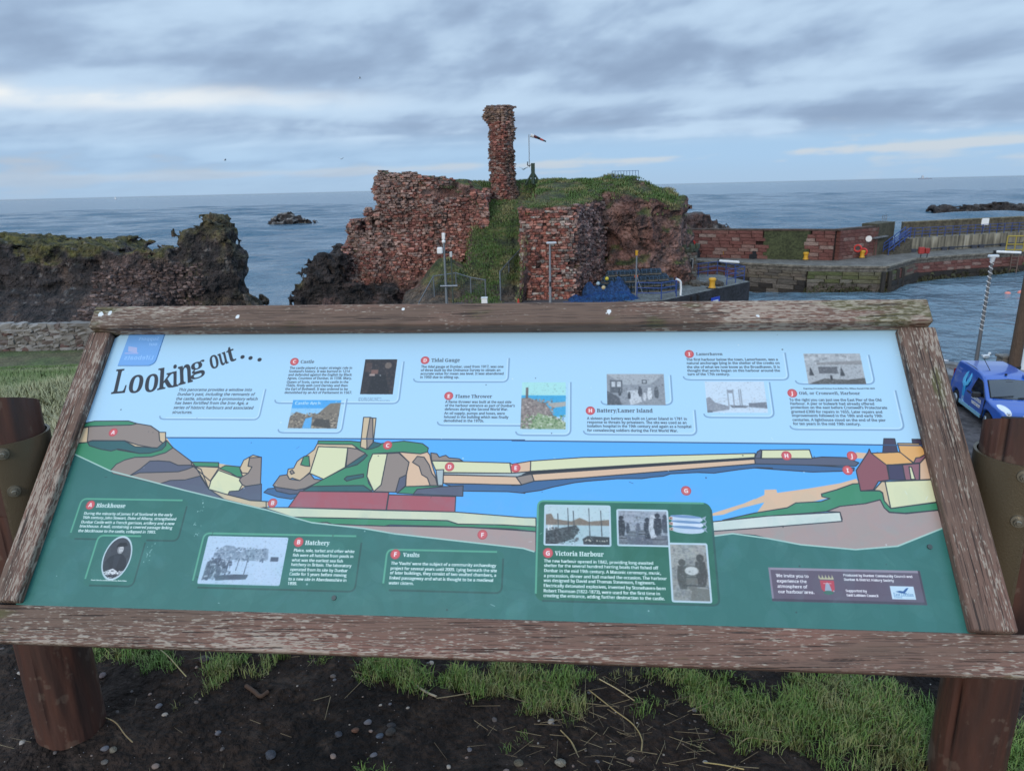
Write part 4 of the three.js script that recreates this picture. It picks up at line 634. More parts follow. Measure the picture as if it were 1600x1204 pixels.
// lamp column wound with a string of lights, timber post and boat by the near quay
{
  const T = at(1552, 400, 25.6), H = T.y - QUAY, l = thing('lamp_post', 'tall lamp column behind the blue van with a light string wound round its upper half', 'lamp post', [T.x, QUAY, T.z]);
  part('column', new THREE.CylinderGeometry(0.04, 0.075, H, 12).translate(0, H / 2, 0), std(0x6d7176, 0.5, { metalness: 0.4 }), l); part('lamp_head', [rbox(0.34, 0.1, 0.2, 0.04, 0.02, H, 0), new THREE.CylinderGeometry(0.1, 0.06, 0.18, 12).translate(0, H - 0.12, 0)], std(0xcfd6dc, 0.4), l);
  const pts = [], bulbs = []; for (let i = 0; i <= 150; i++) { const a = i / 150, th = a * 6.283 * 15; pts.push([Math.cos(th) * 0.056, H * (0.37 + 0.60 * a), Math.sin(th) * 0.056]); if (i % 2 === 0) bulbs.push(new THREE.SphereGeometry(0.015, 6, 5).translate(...pts[i].map((e, k) => (k === 1 ? e : e * 1.15)))); }
  const s = thing('light_string', 'string of small white bulbs wound round the lamp column behind the van', 'light string', [T.x, QUAY, T.z]); part('cable', tube(pts, 0.014, 300, 5), std(0xd0d4d8, 0.6), s); part('bulb', bulbs, std(0xe9ecee, 0.4), s);
  const B = atY(1581, 594, QUAY), w = thing('timber_post', 'tall brown timber post at the quay edge right of the van', 'post', [B.x, QUAY, B.z]);
  part('shaft', uvBox(new THREE.CylinderGeometry(0.16, 0.2, 5.2, 14, 6).toNonIndexed().translate(0, 2.6, 0)), std(0x5a4a3e, 0.9, { bumpMap: tiled(fineBump, 1, 0.2), bumpScale: 0.03 }), w); part('band', new THREE.CylinderGeometry(0.215, 0.215, 0.1, 14).translate(0, 0.5, 0), darkMetal, w);
  const G = atY(1571, 590, QUAY), p = thing('mooring_pillar', 'short grey concrete pillar beside the brown timber post', 'pillar', [G.x - 0.15, QUAY, G.z]); part('body', uvBox(rbox(0.36, 0.78, 0.36, 0.04, 0, 0.39, 0)), concrete(0x7b7872), p); part('cap', rbox(0.44, 0.1, 0.44, 0.03, 0, 0.82, 0), concrete(0x8d8b86), p);
  const D = at(1604, 560, 29), b = thing('motor_boat', 'white motor boat moored beyond the timber post at the right edge', 'boat', [D.x + 1.2, SEA, D.z], 0.5);
  const hs = new THREE.Shape(); hs.moveTo(-3, -1); hs.lineTo(1.4, -1.05); hs.quadraticCurveTo(2.8, -0.8, 3.6, 0); hs.quadraticCurveTo(2.8, 0.8, 1.4, 1.05); hs.lineTo(-3, 1);
  part('hull', new THREE.ExtrudeGeometry(hs, { depth: 1.1, bevelEnabled: true, bevelSize: 0.1, bevelThickness: 0.1, bevelSegments: 2 }).rotateX(-Math.PI / 2).translate(0, 0.05, 0), white, b); part('gunwale', new THREE.ExtrudeGeometry(hs, { depth: 0.08, bevelEnabled: true, bevelSize: 0.16, bevelThickness: 0.04 }).rotateX(-Math.PI / 2).translate(0, 1.2, 0), std(0x9aa6b4, 0.5), b);
  part('cabin', rbox(1.9, 1.3, 1.5, 0.15, -0.2, 1.85, 0), white, b); part('cabin_window', [rbox(1.5, 0.5, 1.54, 0.06, -0.2, 2.1, 0), rbox(1.94, 0.5, 1.2, 0.06, -0.2, 2.1, 0)], std(0x182233, 0.15), b); part('mast', bar([-0.6, 2.4, 0], [-0.6, 4, 0], 0.04), darkMetal, b);
}
// floats, gulls, boats far out
{
  const fl = (x, y, s, label) => { const q = atY(x, y, SEA + 0.1), o = thing('mooring_buoy', label, 'buoy', [q.x, SEA, q.z]); part('ball', new THREE.SphereGeometry(s, 16, 12).scale(1, 0.85, 1).translate(0, s * 0.4, 0), std(0xe08a7c, 0.5), o); part('eye', new THREE.TorusGeometry(s * 0.25, s * 0.08, 6, 12).translate(0, s * 1.3, 0), darkMetal, o); };
  fl(1597, 459, 0.34, 'larger pink mooring buoy at the right edge of the harbour water'); fl(1575, 459, 0.24, 'smaller pink mooring buoy left of the larger one in the harbour water');
  const gullBody = std(0xd8dbdd, 0.7), gullGrey = std(0xb4bac0, 0.7);
  const sit = (x, y, h, label, turn, cat = 'gull') => { const q = atY(x, y, h), o = thing('gull', label, cat, [q.x, h, q.z], turn); part('body', new THREE.SphereGeometry(0.13, 12, 9).scale(1.75, 0.85, 0.9).translate(0, 0.12, 0), gullBody, o); part('wing', [new THREE.SphereGeometry(0.1, 10, 8).scale(2.1, 0.55, 0.3).rotateZ(-0.12).translate(-0.06, 0.16, 0.1), new THREE.SphereGeometry(0.1, 10, 8).scale(2.1, 0.55, 0.3).rotateZ(-0.12).translate(-0.06, 0.16, -0.1)], gullGrey, o); part('head', [new THREE.SphereGeometry(0.07, 10, 8).translate(0.2, 0.27, 0), bar([0.12, 0.15, 0], [0.2, 0.25, 0], 0.05, 8)], gullBody, o); part('beak', new THREE.ConeGeometry(0.02, 0.09, 6).rotateZ(-Math.PI / 2).translate(0.3, 0.26, 0), yellow, o); return o; };
  sit(1473, 568, SEA, 'white gull floating left of the van roof near the quay edge', 2.6); sit(1541, 560, SEA, 'greyish gull floating on the water behind the van roof', 0.3);
  const fly = (x, y, d, s, label, roll) => { const q = at(x, y, d), o = thing('gull', label, 'gull', [q.x, q.y, q.z], roll); const wing = (k) => { const sh = new THREE.Shape(); sh.moveTo(0.14, 0); sh.quadraticCurveTo(0.22, 0.4, 0.02, 0.68); sh.quadraticCurveTo(-0.1, 0.4, -0.12, 0); return new THREE.ExtrudeGeometry(sh, { depth: 0.025, bevelEnabled: false }).rotateX(k * Math.PI / 2 - k * 0.35).scale(s, s, s); }; part('body', new THREE.SphereGeometry(0.11 * s, 10, 8).scale(2.4, 0.9, 0.9), gullBody, o); part('wing', wing(1), gullGrey, o); part('wing', wing(-1), gullGrey, o); };
  fly(351, 250, 90, 0.7, 'gull gliding over the sea left of the castle, lower left of the group', 0.6); fly(533, 248, 85, 0.6, 'gull flying just left of and above the ruined left wall', 1.2); fly(562, 122, 75, 0.5, 'highest gull, flying in the cloud left of the tower', 0.2); fly(818, 264, 62, 0.7, 'gull close to the tower beside the windsock stand', 1.0); 
  const S = at(180, 309, 4200), y = thing('sailing_boat', 'tiny white sail near the horizon on the far left', 'boat', [S.x, SEA, S.z], 0.4); part('hull', new THREE.SphereGeometry(5, 12, 8).scale(1.6, 0.3, 0.5).translate(0, 1.4, 0), white, y); part('sail', new THREE.ConeGeometry(5, 17, 4).scale(1, 1, 0.15).translate(0, 11, 0), white, y);
  const Q = at(1446, 278, 9000), k = thing('cargo_ship', 'pale cargo ship on the horizon at the far right', 'ship', [Q.x, SEA, Q.z], -0.2); part('hull', new THREE.BoxGeometry(150, 14, 20).translate(0, 6, 0), std(0x8d98a8, 0.8), k); part('deckhouse', [box(26, 30, 18, -30, 25, 0), box(10, 12, 10, 20, 18, 0), box(8, 10, 8, -30, 45, 0)], std(0xb9c0c8, 0.8), k);
}
// stone wall across the grass on the left
{
  const w = thing('field_wall', 'long low grey rubble wall across the grass beneath the left cliff', 'stone wall', [0, 0, 0]), A = [-33, -34.6], B = [-11.5, -33.2], R = rng(33);
  part('core', uvBox(prism([[-33, -34.85], [-11.5, -33.45], [-11.5, -33.85], [-33, -35.25]], 1.6, 3.95)), concrete(0x3f3a35), w);
  const m = shade([[0.30, 0.285, 0.27], [0.23, 0.215, 0.20], [0.37, 0.355, 0.34], [0.19, 0.155, 0.145], [0.19, 0.115, 0.105]], 0.92);
  const L = Math.hypot(21.5, 1.4), ux = 21.5 / L, uz = 1.4 / L; let singles = 0; const rest = new Map();
  for (let r = 0, y = 2.55; y < 4.05; r++) { const H = 0.15 + R() * 0.1; for (let s = R() * 0.2; s < L;) { const W = 0.22 + R() * 0.36, c = s + W / 2; s += W + 0.02; const mat = R() < 0.75 - 0.5 * smoothstep(3.4 - y, 0, 0.8) ? pick(R, m[0], m[1], m[2]) : pick(R, m[3], m[4], m[1]), k = new THREE.Mesh(unit[(R() * 7) | 0], mat); k.name = 'stone'; k.position.set(A[0] + ux * c, y + H / 2 + (R() - 0.5) * 0.05, A[1] + uz * c - 0.2 + (R() - 0.3) * 0.1); k.rotation.set((R() - 0.5) * 0.3, (R() - 0.5) * 0.4, (R() - 0.5) * 0.3); k.scale.set(W, H * 1.1, 0.4); if (A[0] + ux * c < -19.5 && A[0] + ux * c > -26 && singles < 280) { singles++; w.add(k); } else { k.updateMatrix(); (rest.get(mat) ?? rest.set(mat, []).get(mat)).push(unit[(R() * 7) | 0].clone().applyMatrix4(k.matrix)); } } y += H; }
  for (const [mat, l] of rest) part('stonework', uvBox(mergeGeometries(l.map((g) => { g.deleteAttribute('uv'); return g; }))), mat, w).userData.kind = 'stuff';
}

// ---------- blue van on the quay ----------
{
  const fw = [-0.2312, 0.9729], mid = [14.05 + 0.78 * 0.9729, -20.6 + 0.78 * 0.2312];
  const van = thing('delivery_van', 'small blue delivery van with a light blue lobster on its side, parked on the quay', 'van', [mid[0], QUAY, mid[1]], Math.atan2(-fw[1], fw[0]));
  van.scale.set(0.96, 0.83, 0.96);
  const paintM = new THREE.MeshPhysicalMaterial({ color: 0x2158b4, roughness: 0.32, clearcoat: 1, clearcoatRoughness: 0.06 }), glass = new THREE.MeshPhysicalMaterial({ color: 0x2c3640, roughness: 0.06, clearcoat: 1 }), sideGlass = new THREE.MeshPhysicalMaterial({ color: 0x0d1118, roughness: 0.05 }), plastic = std(0x24272d, 0.7), rubber = std(0x17171a, 0.9), rimM = std(0x9aa0a6, 0.35, { metalness: 0.8 });
  const half = (x, y) => { let h = 0.80; h -= 0.15 * smoothstep(y, 0.95, 1.75); h -= 0.16 * smoothstep(x, 1.2, 1.95) ** 1.5; h -= 0.05 * smoothstep(-x, 1.6, 1.95); return h; };
  // body: side outline with wheel arches, drawn in by height and towards the nose
  const s = new THREE.Shape(), arch = (cx) => { for (let k = 0; k <= 14; k++) { const a = Math.PI * k / 14; s.lineTo(cx - Math.cos(a) * 0.36, 0.27 + Math.sin(a) * 0.40); } };
  s.moveTo(-1.93, 0.34); s.lineTo(-1.62, 0.27); arch(-1.26); s.lineTo(0.89, 0.27); arch(1.25); s.lineTo(1.78, 0.25);
  s.quadraticCurveTo(1.93, 0.28, 1.94, 0.5); s.quadraticCurveTo(1.93, 0.74, 1.82, 0.84); s.quadraticCurveTo(1.5, 1.0, 1.12, 1.07); s.lineTo(0.44, 1.56); s.quadraticCurveTo(0.25, 1.68, -0.1, 1.71); s.quadraticCurveTo(-0.9, 1.75, -1.6, 1.70); s.quadraticCurveTo(-1.82, 1.68, -1.85, 1.5); s.lineTo(-1.95, 0.8); s.closePath();
  const bend = (g, grow = 0) => { const p = g.attributes.position; for (let i = 0; i < p.count; i++) { const x = p.getX(i), y = p.getY(i); p.setZ(i, p.getZ(i) * (half(x, y) + grow)); } return g; };
  let body = new THREE.ExtrudeGeometry(s, { depth: 2, bevelEnabled: true, bevelThickness: 0.10, bevelSize: 0.075, bevelOffset: -0.075, bevelSegments: 5, curveSegments: 16, steps: 24 }).translate(0, 0, -1).scale(1, 1, 1 / 1.1);
  body = bend(body); body.deleteAttribute('normal'); body.deleteAttribute('uv'); body = mergeVertices(body, 1e-4); body.computeVertexNormals();
  part('body', body, paintM, van);
  const side = (pts, k, out, name, mat, curve = 8) => { // a panel laid on the flank, k = 1 right side, -1 left side
    const sh = new THREE.Shape(pts.map((p) => new THREE.Vector2(...p))), g = new THREE.ExtrudeGeometry(sh, { depth: 0.012, bevelEnabled: false, curveSegments: curve }), p = g.attributes.position;
    for (let i = 0; i < p.count; i++) p.setZ(i, k * (half(p.getX(i), p.getY(i)) + out + (p.getZ(i) > 0.006 ? 0.012 : -0.02)));
    g.computeVertexNormals(); return part(name, g, mat, van);
  };
  for (const k of [1, -1]) {
    side([[0.98, 1.05], [0.52, 1.44], [0.40, 1.50], [0.06, 1.52], [-0.02, 1.06], [0.0, 0.98], [0.5, 0.97]], k, 0.004, 'side_window', sideGlass);
    side([[1.0, 0.34], [-0.05, 0.34], [-0.05, 0.355], [1.0, 0.355]], k, 0.002, 'door_seam', rubber); side([[-0.06, 0.3], [-0.075, 0.3], [-0.055, 1.5], [-0.04, 1.5]], k, 0.002, 'door_seam', rubber); side([[0.98, 0.36], [0.965, 0.36], [1.03, 1.0], [1.045, 1.0]], k, 0.002, 'door_seam', rubber);
    side([[-0.86, 0.27], [0.86, 0.27], [0.86, 0.40], [-0.86, 0.40]], k, 0.004, 'sill_stripe', std(0x7fb3c9, 0.5)); side([[-0.86, 0.24], [0.86, 0.24], [0.86, 0.28], [-0.86, 0.28]], k, 0.002, 'sill', plastic);
    side([[-0.05, 0.88], [-0.3, 0.88], [-0.3, 0.92], [-0.05, 0.92]], k, 0.02, 'door_handle', plastic);
    const z = k * 0.93, m = part('mirror', [rbox(0.14, 0.2, 0.24, 0.05, 0.72, 1.07, k * 0.94), bar([0.72, 1.02, k * 0.75], [0.72, 1.03, z], 0.03)], plastic, van); void m;
    // lobster: claw pair, arm, body and tail
    const L = std(0x58b8e6, 0.5), cx = -0.62;
    side([[cx + 0.06, 0.98], [cx + 0.18, 1.06], [cx + 0.24, 1.22], [cx + 0.22, 1.42], [cx + 0.14, 1.52], [cx + 0.13, 1.34], [cx + 0.09, 1.20], [cx + 0.03, 1.10], [cx - 0.03, 1.10], [cx - 0.09, 1.20], [cx - 0.11, 1.36], [cx - 0.10, 1.53], [cx - 0.2, 1.44], [cx - 0.24, 1.24], [cx - 0.18, 1.06], [cx - 0.06, 0.98]], k, 0.003, 'lobster_claw', L);
    side([[cx - 0.06, 0.985], [cx + 0.06, 0.985], [cx + 0.07, 0.62], [cx - 0.07, 0.62]], k, 0.006, 'lobster_body', std(0x2f9bd6, 0.5));
    for (let j = 0; j < 3; j++) side([[cx - 0.055, 0.60 - j * 0.055], [cx + 0.055, 0.60 - j * 0.055], [cx + 0.055, 0.565 - j * 0.055], [cx - 0.055, 0.565 - j * 0.055]], k, 0.006, 'lobster_tail', std(0x8bbbe0, 0.5));
    side([[cx - 0.06, 0.455], [cx + 0.06, 0.455], [cx + 0.13, 0.40], [cx + 0.1, 0.35], [cx, 0.335], [cx - 0.1, 0.35], [cx - 0.13, 0.40]], k, 0.006, 'lobster_tail', std(0x8bbbe0, 0.5));
  }
  // lettering on the doors
  const font = await new FontLoader().loadAsync('fonts/droid/droid_sans_bold.typeface.json');
  const write = (txt, size, w, x, y, k, mat, out = 0.006) => { const g = new TextGeometry(txt, { font, size, depth: 0.006, curveSegments: 3 }); g.computeBoundingBox(); const bb = g.boundingBox; g.translate(-bb.min.x, 0, 0).scale(w / (bb.max.x - bb.min.x), 1, 1); if (k > 0) { g.translate(x, y, 0); } else { g.scale(-1, 1, -1); g.translate(x + w, y, 0); } const p = g.attributes.position; for (let i = 0; i < p.count; i++) p.setZ(i, k * (half(p.getX(i), p.getY(i)) + out) + p.getZ(i)); return part('lettering', g, mat, van); };
  for (const k of [1, -1]) { write('LOBSTER', 0.13, 0.72, 0.08, 0.76, k, white); write('HATCHERY', 0.11, 0.66, 0.12, 0.58, k, white); write('FIRTH', 0.06, 0.28, -1.5, 1.42, k, std(0x6d86c9, 0.5)); write('OF FORTH', 0.06, 0.34, -1.55, 1.32, k, std(0x6d86c9, 0.5)); }
  // windscreen on the raked front, bonnet edge, wipers
  const quad = (pts, mat, name, lift) => { const nU = 14, P = [], I = []; for (let i = 0; i <= nU; i++) for (const [x, y, w] of pts) { const t = i / nU * 2 - 1; P.push(x + lift[0] - 0.16 * t * t * w, y + lift[1], t * w * half(x, y) / 0.8); } const m = pts.length; for (let i = 0; i < nU; i++) for (let j = 0; j < m - 1; j++) { const a = i * m + j, b = a + m; I.push(a, a + 1, b, b, a + 1, b + 1); } const g = new THREE.BufferGeometry(); g.setAttribute('position', new THREE.Float32BufferAttribute(P, 3)); g.setIndex(I); g.computeVertexNormals(); return part(name, g, mat, van); };
  const flat = (pts, mat, name) => { const P = [], I = []; pts.forEach((p) => P.push(...p)); for (let i = 1; i < pts.length - 1; i++) I.push(0, i, i + 1); const g = new THREE.BufferGeometry(); g.setAttribute('position', new THREE.Float32BufferAttribute(P, 3)); g.setIndex(I); g.computeVertexNormals(); return part(name, g, mat, van); };
  const n = [0.584, 0.812], ln = (x, y, z, o = 0.014) => [x + n[0] * o, y + n[1] * o, z];
  flat([ln(1.07, 1.105, 0.66), ln(0.47, 1.538, 0.56), ln(0.43, 1.562, 0.3), ln(0.42, 1.566, 0), ln(0.43, 1.562, -0.3), ln(0.47, 1.538, -0.56), ln(1.07, 1.105, -0.66), ln(1.10, 1.085, -0.4), ln(1.11, 1.078, 0), ln(1.10, 1.085, 0.4)], glass, 'windscreen');
  flat([ln(1.10, 1.083, 0.70, 0.008), ln(0.46, 1.55, 0.60, 0.008), ln(0.40, 1.585, 0, 0.008), ln(0.46, 1.55, -0.60, 0.008), ln(1.10, 1.083, -0.70, 0.008), ln(1.14, 1.058, 0, 0.008)], rubber, 'windscreen_seal');
  for (const a of [[0.62, 0.05], [-0.05, -0.6]]) part('wiper', bar(ln(1.09, 1.10, a[0], 0.03), ln(1.03, 1.15, a[1], 0.03), 0.012, 5), rubber, van);
  part('mirror_inside', rbox(0.03, 0.06, 0.2, 0.02, 0.5, 1.5, 0), plastic, van);
  for (const k of [1, -1]) {
    const hl = new THREE.SphereGeometry(1, 20, 14), p = hl.attributes.position; for (let i = 0; i < p.count; i++) p.setXYZ(i, 1.66 + p.getX(i) * 0.25, 0.84 + p.getY(i) * 0.12 + p.getX(i) * -0.10, k * (0.52 + p.getZ(i) * 0.17 - p.getX(i) * 0.08)); hl.computeVertexNormals();
    const h = part('headlight', hl, new THREE.MeshPhysicalMaterial({ color: 0xdfe8f0, roughness: 0.2, clearcoat: 1 }), van); part('lamp_bowl', new THREE.SphereGeometry(0.05, 14, 10).translate(1.87, 0.80, k * 0.46), std(0xc3cdd6, 0.25, { metalness: 0.3 }), h);
  }
  part('bumper', [rbox(0.12, 0.26, 1.30, 0.05, 1.92, 0.60, 0), rbox(0.10, 0.16, 1.3, 0.04, 1.9, 0.34, 0)], plastic, van); part('grille', rbox(0.06, 0.14, 0.86, 0.03, 1.955, 0.45, 0), std(0x0d0d0f, 0.8), van);
  // twin chevron badge on the nose
  const chev = (y) => { const c = new THREE.Shape(); c.moveTo(-0.11, y); c.lineTo(0, y + 0.07); c.lineTo(0.11, y); c.lineTo(0.11, y - 0.035); c.lineTo(0, y + 0.028); c.lineTo(-0.11, y - 0.035); return new THREE.ExtrudeGeometry(c, { depth: 0.02, bevelEnabled: false }).rotateY(Math.PI / 2).translate(1.935, 0, 0); };
  part('badge', [chev(0.76), chev(0.69)], std(0xdde3ea, 0.25, { metalness: 0.7 }), van);
  const np = part('number_plate', rbox(0.02, 0.11, 0.52, 0.008, 1.995, 0.50, 0), std(0xe6e8ea, 0.4), van), ng = new TextGeometry('AE16', { font, size: 0.07, depth: 0.006, curveSegments: 3 }); ng.rotateY(Math.PI / 2).translate(2.004, 0.466, 0.235); part('characters', ng, rubber, np);
  for (const [x, z, st] of [[1.25, 0.70, -0.22], [1.25, -0.70, -0.22], [-1.26, 0.70, 0], [-1.26, -0.70, 0]]) {
    const k = Math.sign(z), w = part('wheel', new THREE.CylinderGeometry(0.2, 0.2, 0.16, 20).rotateX(Math.PI / 2), rimM, van, [x, 0.30, z]); w.rotation.y = st;
    part('tyre', new THREE.TorusGeometry(0.225, 0.085, 12, 30).scale(1, 1, 1.15), rubber, w); part('hub_cap', new THREE.CylinderGeometry(0.17, 0.2, 0.05, 20).rotateX(Math.PI / 2 * k).translate(0, 0, k * 0.095), rimM, w);
    part('wheel_arch', new THREE.CylinderGeometry(0.35, 0.35, 0.4, 20, 1, false).rotateX(Math.PI / 2).translate(x, 0.31, k * 0.5), std(0x0c0c0e, 0.95), van);
  }
  part('aerial', bar([-0.2, 1.72, 0.3], [-0.75, 2.0, 0.3], 0.012, 6), rubber, van); part('aerial_foot', new THREE.SphereGeometry(0.04, 10, 8).translate(0.2, 1.70, 0), rubber, van); part('roof_fin', rbox(0.14, 0.1, 0.05, 0.02, 0.3, 1.69, -0.45), paintM, van);
  for (const k of [1, -1]) part('roof_groove', tube([[0.35, 1.60, k * 0.62], [-0.3, 1.705, k * 0.615], [-1, 1.72, k * 0.61], [-1.7, 1.68, k * 0.6]], 0.012, 20, 5), rubber, van);
  part('tail_light', [box(0.04, 0.4, 0.1, -1.9, 1.1, 0.66), box(0.04, 0.4, 0.1, -1.9, 1.1, -0.66)], std(0x8c1a18, 0.3), van); part('rear_window', box(0.02, 0.42, 1.0, -1.905, 1.3, 0), sideGlass, van);
}

// ---------- printed panel ----------
const ART_W = 2048, ART_H = 714;
function panelArt() {
  const cv = document.createElement('canvas'); cv.width = ART_W; cv.height = ART_H;
  const c = cv.getContext('2d'), S = ART_W / 2000; c.scale(S, S);
  const R = rng(404);
  c.fillStyle = '#abd2ea'; c.fillRect(0, 0, 2000, 700);
  const path = (p) => { c.beginPath(); for (let i = 0; i < p.length; i += 2) c[i ? 'lineTo' : 'moveTo'](p[i], p[i + 1]); };
  const K = (col, line, ...p) => { path(p); c.closePath(); c.fillStyle = col; c.fill(); if (line) { c.strokeStyle = '#2b2f36'; c.lineWidth = 2.2; c.lineJoin = 'round'; c.stroke(); } };
  const CURVE = (...p) => { path(p); c.strokeStyle = '#a9c8bd'; c.lineWidth = 3; c.stroke(); };
  const HORIZON = (...p) => { path(p); c.strokeStyle = '#2f4f74'; c.lineWidth = 3; c.stroke(); };
  const rr = (x, y, w, h, r) => { c.beginPath(); c.moveTo(x + r, y); c.lineTo(x + w - r, y); c.quadraticCurveTo(x + w, y, x + w, y + r); c.lineTo(x + w, y + h - r); c.quadraticCurveTo(x + w, y + h, x + w - r, y + h); c.lineTo(x + r, y + h); c.quadraticCurveTo(x, y + h, x, y + h - r); c.lineTo(x, y + r); c.quadraticCurveTo(x, y, x + r, y); c.closePath(); };
  const BX = (kind, x, y, w, h) => {
    const r = 16;
    if (kind === 'open') { c.strokeStyle = '#7f9fbd'; c.lineWidth = 3.4; c.beginPath(); c.moveTo(x, y + h - r * 0.6); c.quadraticCurveTo(x, y + h, x + r, y + h); c.lineTo(x + w - r, y + h); c.quadraticCurveTo(x + w, y + h, x + w, y + h - r); c.lineTo(x + w, y + 6); c.stroke(); c.strokeStyle = '#c3e0f4'; c.lineWidth = 2; c.beginPath(); c.moveTo(x + r, y + h - 4); c.lineTo(x + w - r, y + h - 4); c.quadraticCurveTo(x + w - 4, y + h - 4, x + w - 4, y + h - r); c.lineTo(x + w - 4, y + 8); c.stroke(); return; }
    if (kind === 'plaque') { c.fillStyle = '#5f5362'; c.fillRect(x, y, w, h); c.fillStyle = '#8e8592'; c.fillRect(x, y, w, 5); c.fillStyle = '#857b8a'; c.fillRect(x, y, 4, h); c.fillStyle = '#46404c'; c.fillRect(x, y + h - 5, w, 5); c.fillRect(x + w - 4, y, 4, h); return; }
    rr(x, y, w, h, kind === 'big' ? 24 : r); c.fillStyle = kind === 'big' ? '#236450' : '#2b6a5f'; c.fill();
    c.lineWidth = 4; c.strokeStyle = '#56a084'; c.beginPath(); c.moveTo(x + 2, y + h - r); c.lineTo(x + 2, y + r); c.quadraticCurveTo(x + 2, y + 2, x + r, y + 2); c.lineTo(x + w - r, y + 2); c.stroke();
    c.strokeStyle = '#26524c'; c.beginPath(); c.moveTo(x + w - 2, y + r); c.lineTo(x + w - 2, y + h - r); c.quadraticCurveTo(x + w - 2, y + h - 2, x + w - r, y + h - 2); c.lineTo(x + r, y + h - 2); c.stroke();
  };
  const fit = (txt, x, y, w, size, font, col) => { c.font = font.replace('%', size); const k = w / c.measureText(txt).width; c.save(); c.translate(x, y); c.scale(k, 1); c.fillStyle = col; c.fillText(txt, 0, 0); c.restore(); return k; };
  const HD = (col, x, y, w, t) => { c.font = 'bold 20px serif'; const k = w / c.measureText(t).width; fit(t, x, y, w, Math.min(21, 20 * k * 1.12).toFixed(1), 'bold %px serif', col); };
  const T = (col, style, x, y, lh, w, k, lines) => { const size = lh * 0.86, font = size.toFixed(1) + 'px sans-serif'; c.font = font; const f = w / c.measureText(lines[k]).width; c.fillStyle = col; lines.forEach((l, i) => { c.save(); c.translate(x, y + i * lh); c.transform(f, 0, style ? -0.1 : 0, 1, 0, 0); c.fillText(l, 0, 0); c.lineWidth = col[1] < '9' ? 0.4 : 0.2; c.strokeStyle = col; c.strokeText(l, 0, 0); c.restore(); }); };
  const GL = (ch, x, y, w, h) => { if (x > 290) x += x > 360 ? 5 : 9; else if (x > 255) x -= 3; // one letter of the title, fitted to its own width and height
    if (ch === '.') { c.fillStyle = '#23262e'; c.beginPath(); c.arc(x, y - h / 2, Math.max(5.5, h * 0.42), 0, 7); c.fill(); return; }
    const hs = { L: 0.72, k: 0.76, i: 0.76, t: 0.67, g: 0.72, o: 0.56, n: 0.55, u: 0.55 }[ch], size = h / hs; c.font = 'bold ' + size.toFixed(1) + 'px serif'; const m = c.measureText(ch), gw = m.width * 0.93;
    c.save(); c.translate(x, y - (ch === 'g' ? h * 0.27 : 0)); c.rotate(-0.10 - 0.34 * clamp((x - 110) / 230, 0, 1)); c.scale(w / gw * 0.92, 1); c.fillStyle = '#23262e'; c.fillText(ch, -m.width / 2, 0); c.restore();
  };
  const DOT = (ch, x, y) => { c.fillStyle = '#cf5a5e'; c.beginPath(); c.arc(x, y, 10, 0, 7); c.fill(); c.strokeStyle = '#b84a50'; c.lineWidth = 2; c.stroke(); c.fillStyle = '#f4e4e4'; c.font = 'bold 14px sans-serif'; c.textAlign = 'center'; c.fillText(ch, x, y + 5); c.textAlign = 'left'; };
  // small printed photographs, drawn from their main masses
  const grain = (x, y, w, h, n, a, b, sx = 3, sy = 2) => { for (let i = 0; i < n * 1.6; i++) { const v = a + (b - a) * R(); c.fillStyle = `rgba(${v | 0},${v | 0},${(v * 1.02) | 0},0.3)`; c.fillRect(x + R() * w, y + R() * h, 1 + R() * sx, 1 + R() * sy); } };
  const spots = (x, y, w, h, n, cols, s = 4) => { for (let i = 0; i < n; i++) { c.fillStyle = cols[(R() * cols.length) | 0]; c.fillRect(x + R() * w, y + R() * h, 1 + R() * s, 1 + R() * s * 0.7); } };
  const inside = (x, y, w, h, f) => { c.save(); c.beginPath(); c.rect(x, y, w, h); c.clip(); c.translate(x, y); f(w, h); c.restore(); aged(x, y, w, h); soften(x, y, w, h); };
  const blob = (col, ...p) => { path(p); c.closePath(); c.fillStyle = col; c.fill(); };
  const figure = (x, y, s, col) => { c.fillStyle = col; c.beginPath(); c.arc(x, y, s * 0.16, 0, 7); c.fill(); blob(col, x - s * 0.2, y + s * 0.15, x + s * 0.2, y + s * 0.15, x + s * 0.26, y + s * 0.7, x + s * 0.15, y + s * 1.2, x - s * 0.15, y + s * 1.2, x - s * 0.26, y + s * 0.7); };
  const barrel = (x, y, w, h, col) => { c.fillStyle = col; c.beginPath(); c.ellipse(x, y + h / 2, w / 2, h * 0.55, 0, 0, 7); c.fill(); c.strokeStyle = '#1c1c1e'; c.lineWidth = 1; for (const k of [0.25, 0.75]) { c.beginPath(); c.moveTo(x - w / 2, y + h * k); c.lineTo(x + w / 2, y + h * k); c.stroke(); } };
  const soften = (x, y, w, h) => { const k = 0.62, W = Math.max(4, Math.round(w * S * k)), H = Math.max(4, Math.round(h * S * k)), q = document.createElement('canvas'); q.width = W; q.height = H; const d = q.getContext('2d'); d.drawImage(cv, x * S, y * S, w * S, h * S, 0, 0, W, H); c.drawImage(q, 0, 0, W, H, x, y, w, h); };
  const aged = (x, y, w, h) => { for (let i = 0; i < w * h * 0.055; i++) { const v = R() < 0.5 ? 20 : 235; c.fillStyle = `rgba(${v},${v},${v},${(0.05 + R() * 0.13).toFixed(2)})`; c.fillRect(x + R() * w, y + R() * h, 0.8 + R() * 2.6, 0.7 + R() * 1.6); } };
  const frame = (x, y, w, h) => { c.fillStyle = '#b9cbd4'; rr(x, y, w, h, 5); c.fill(); };
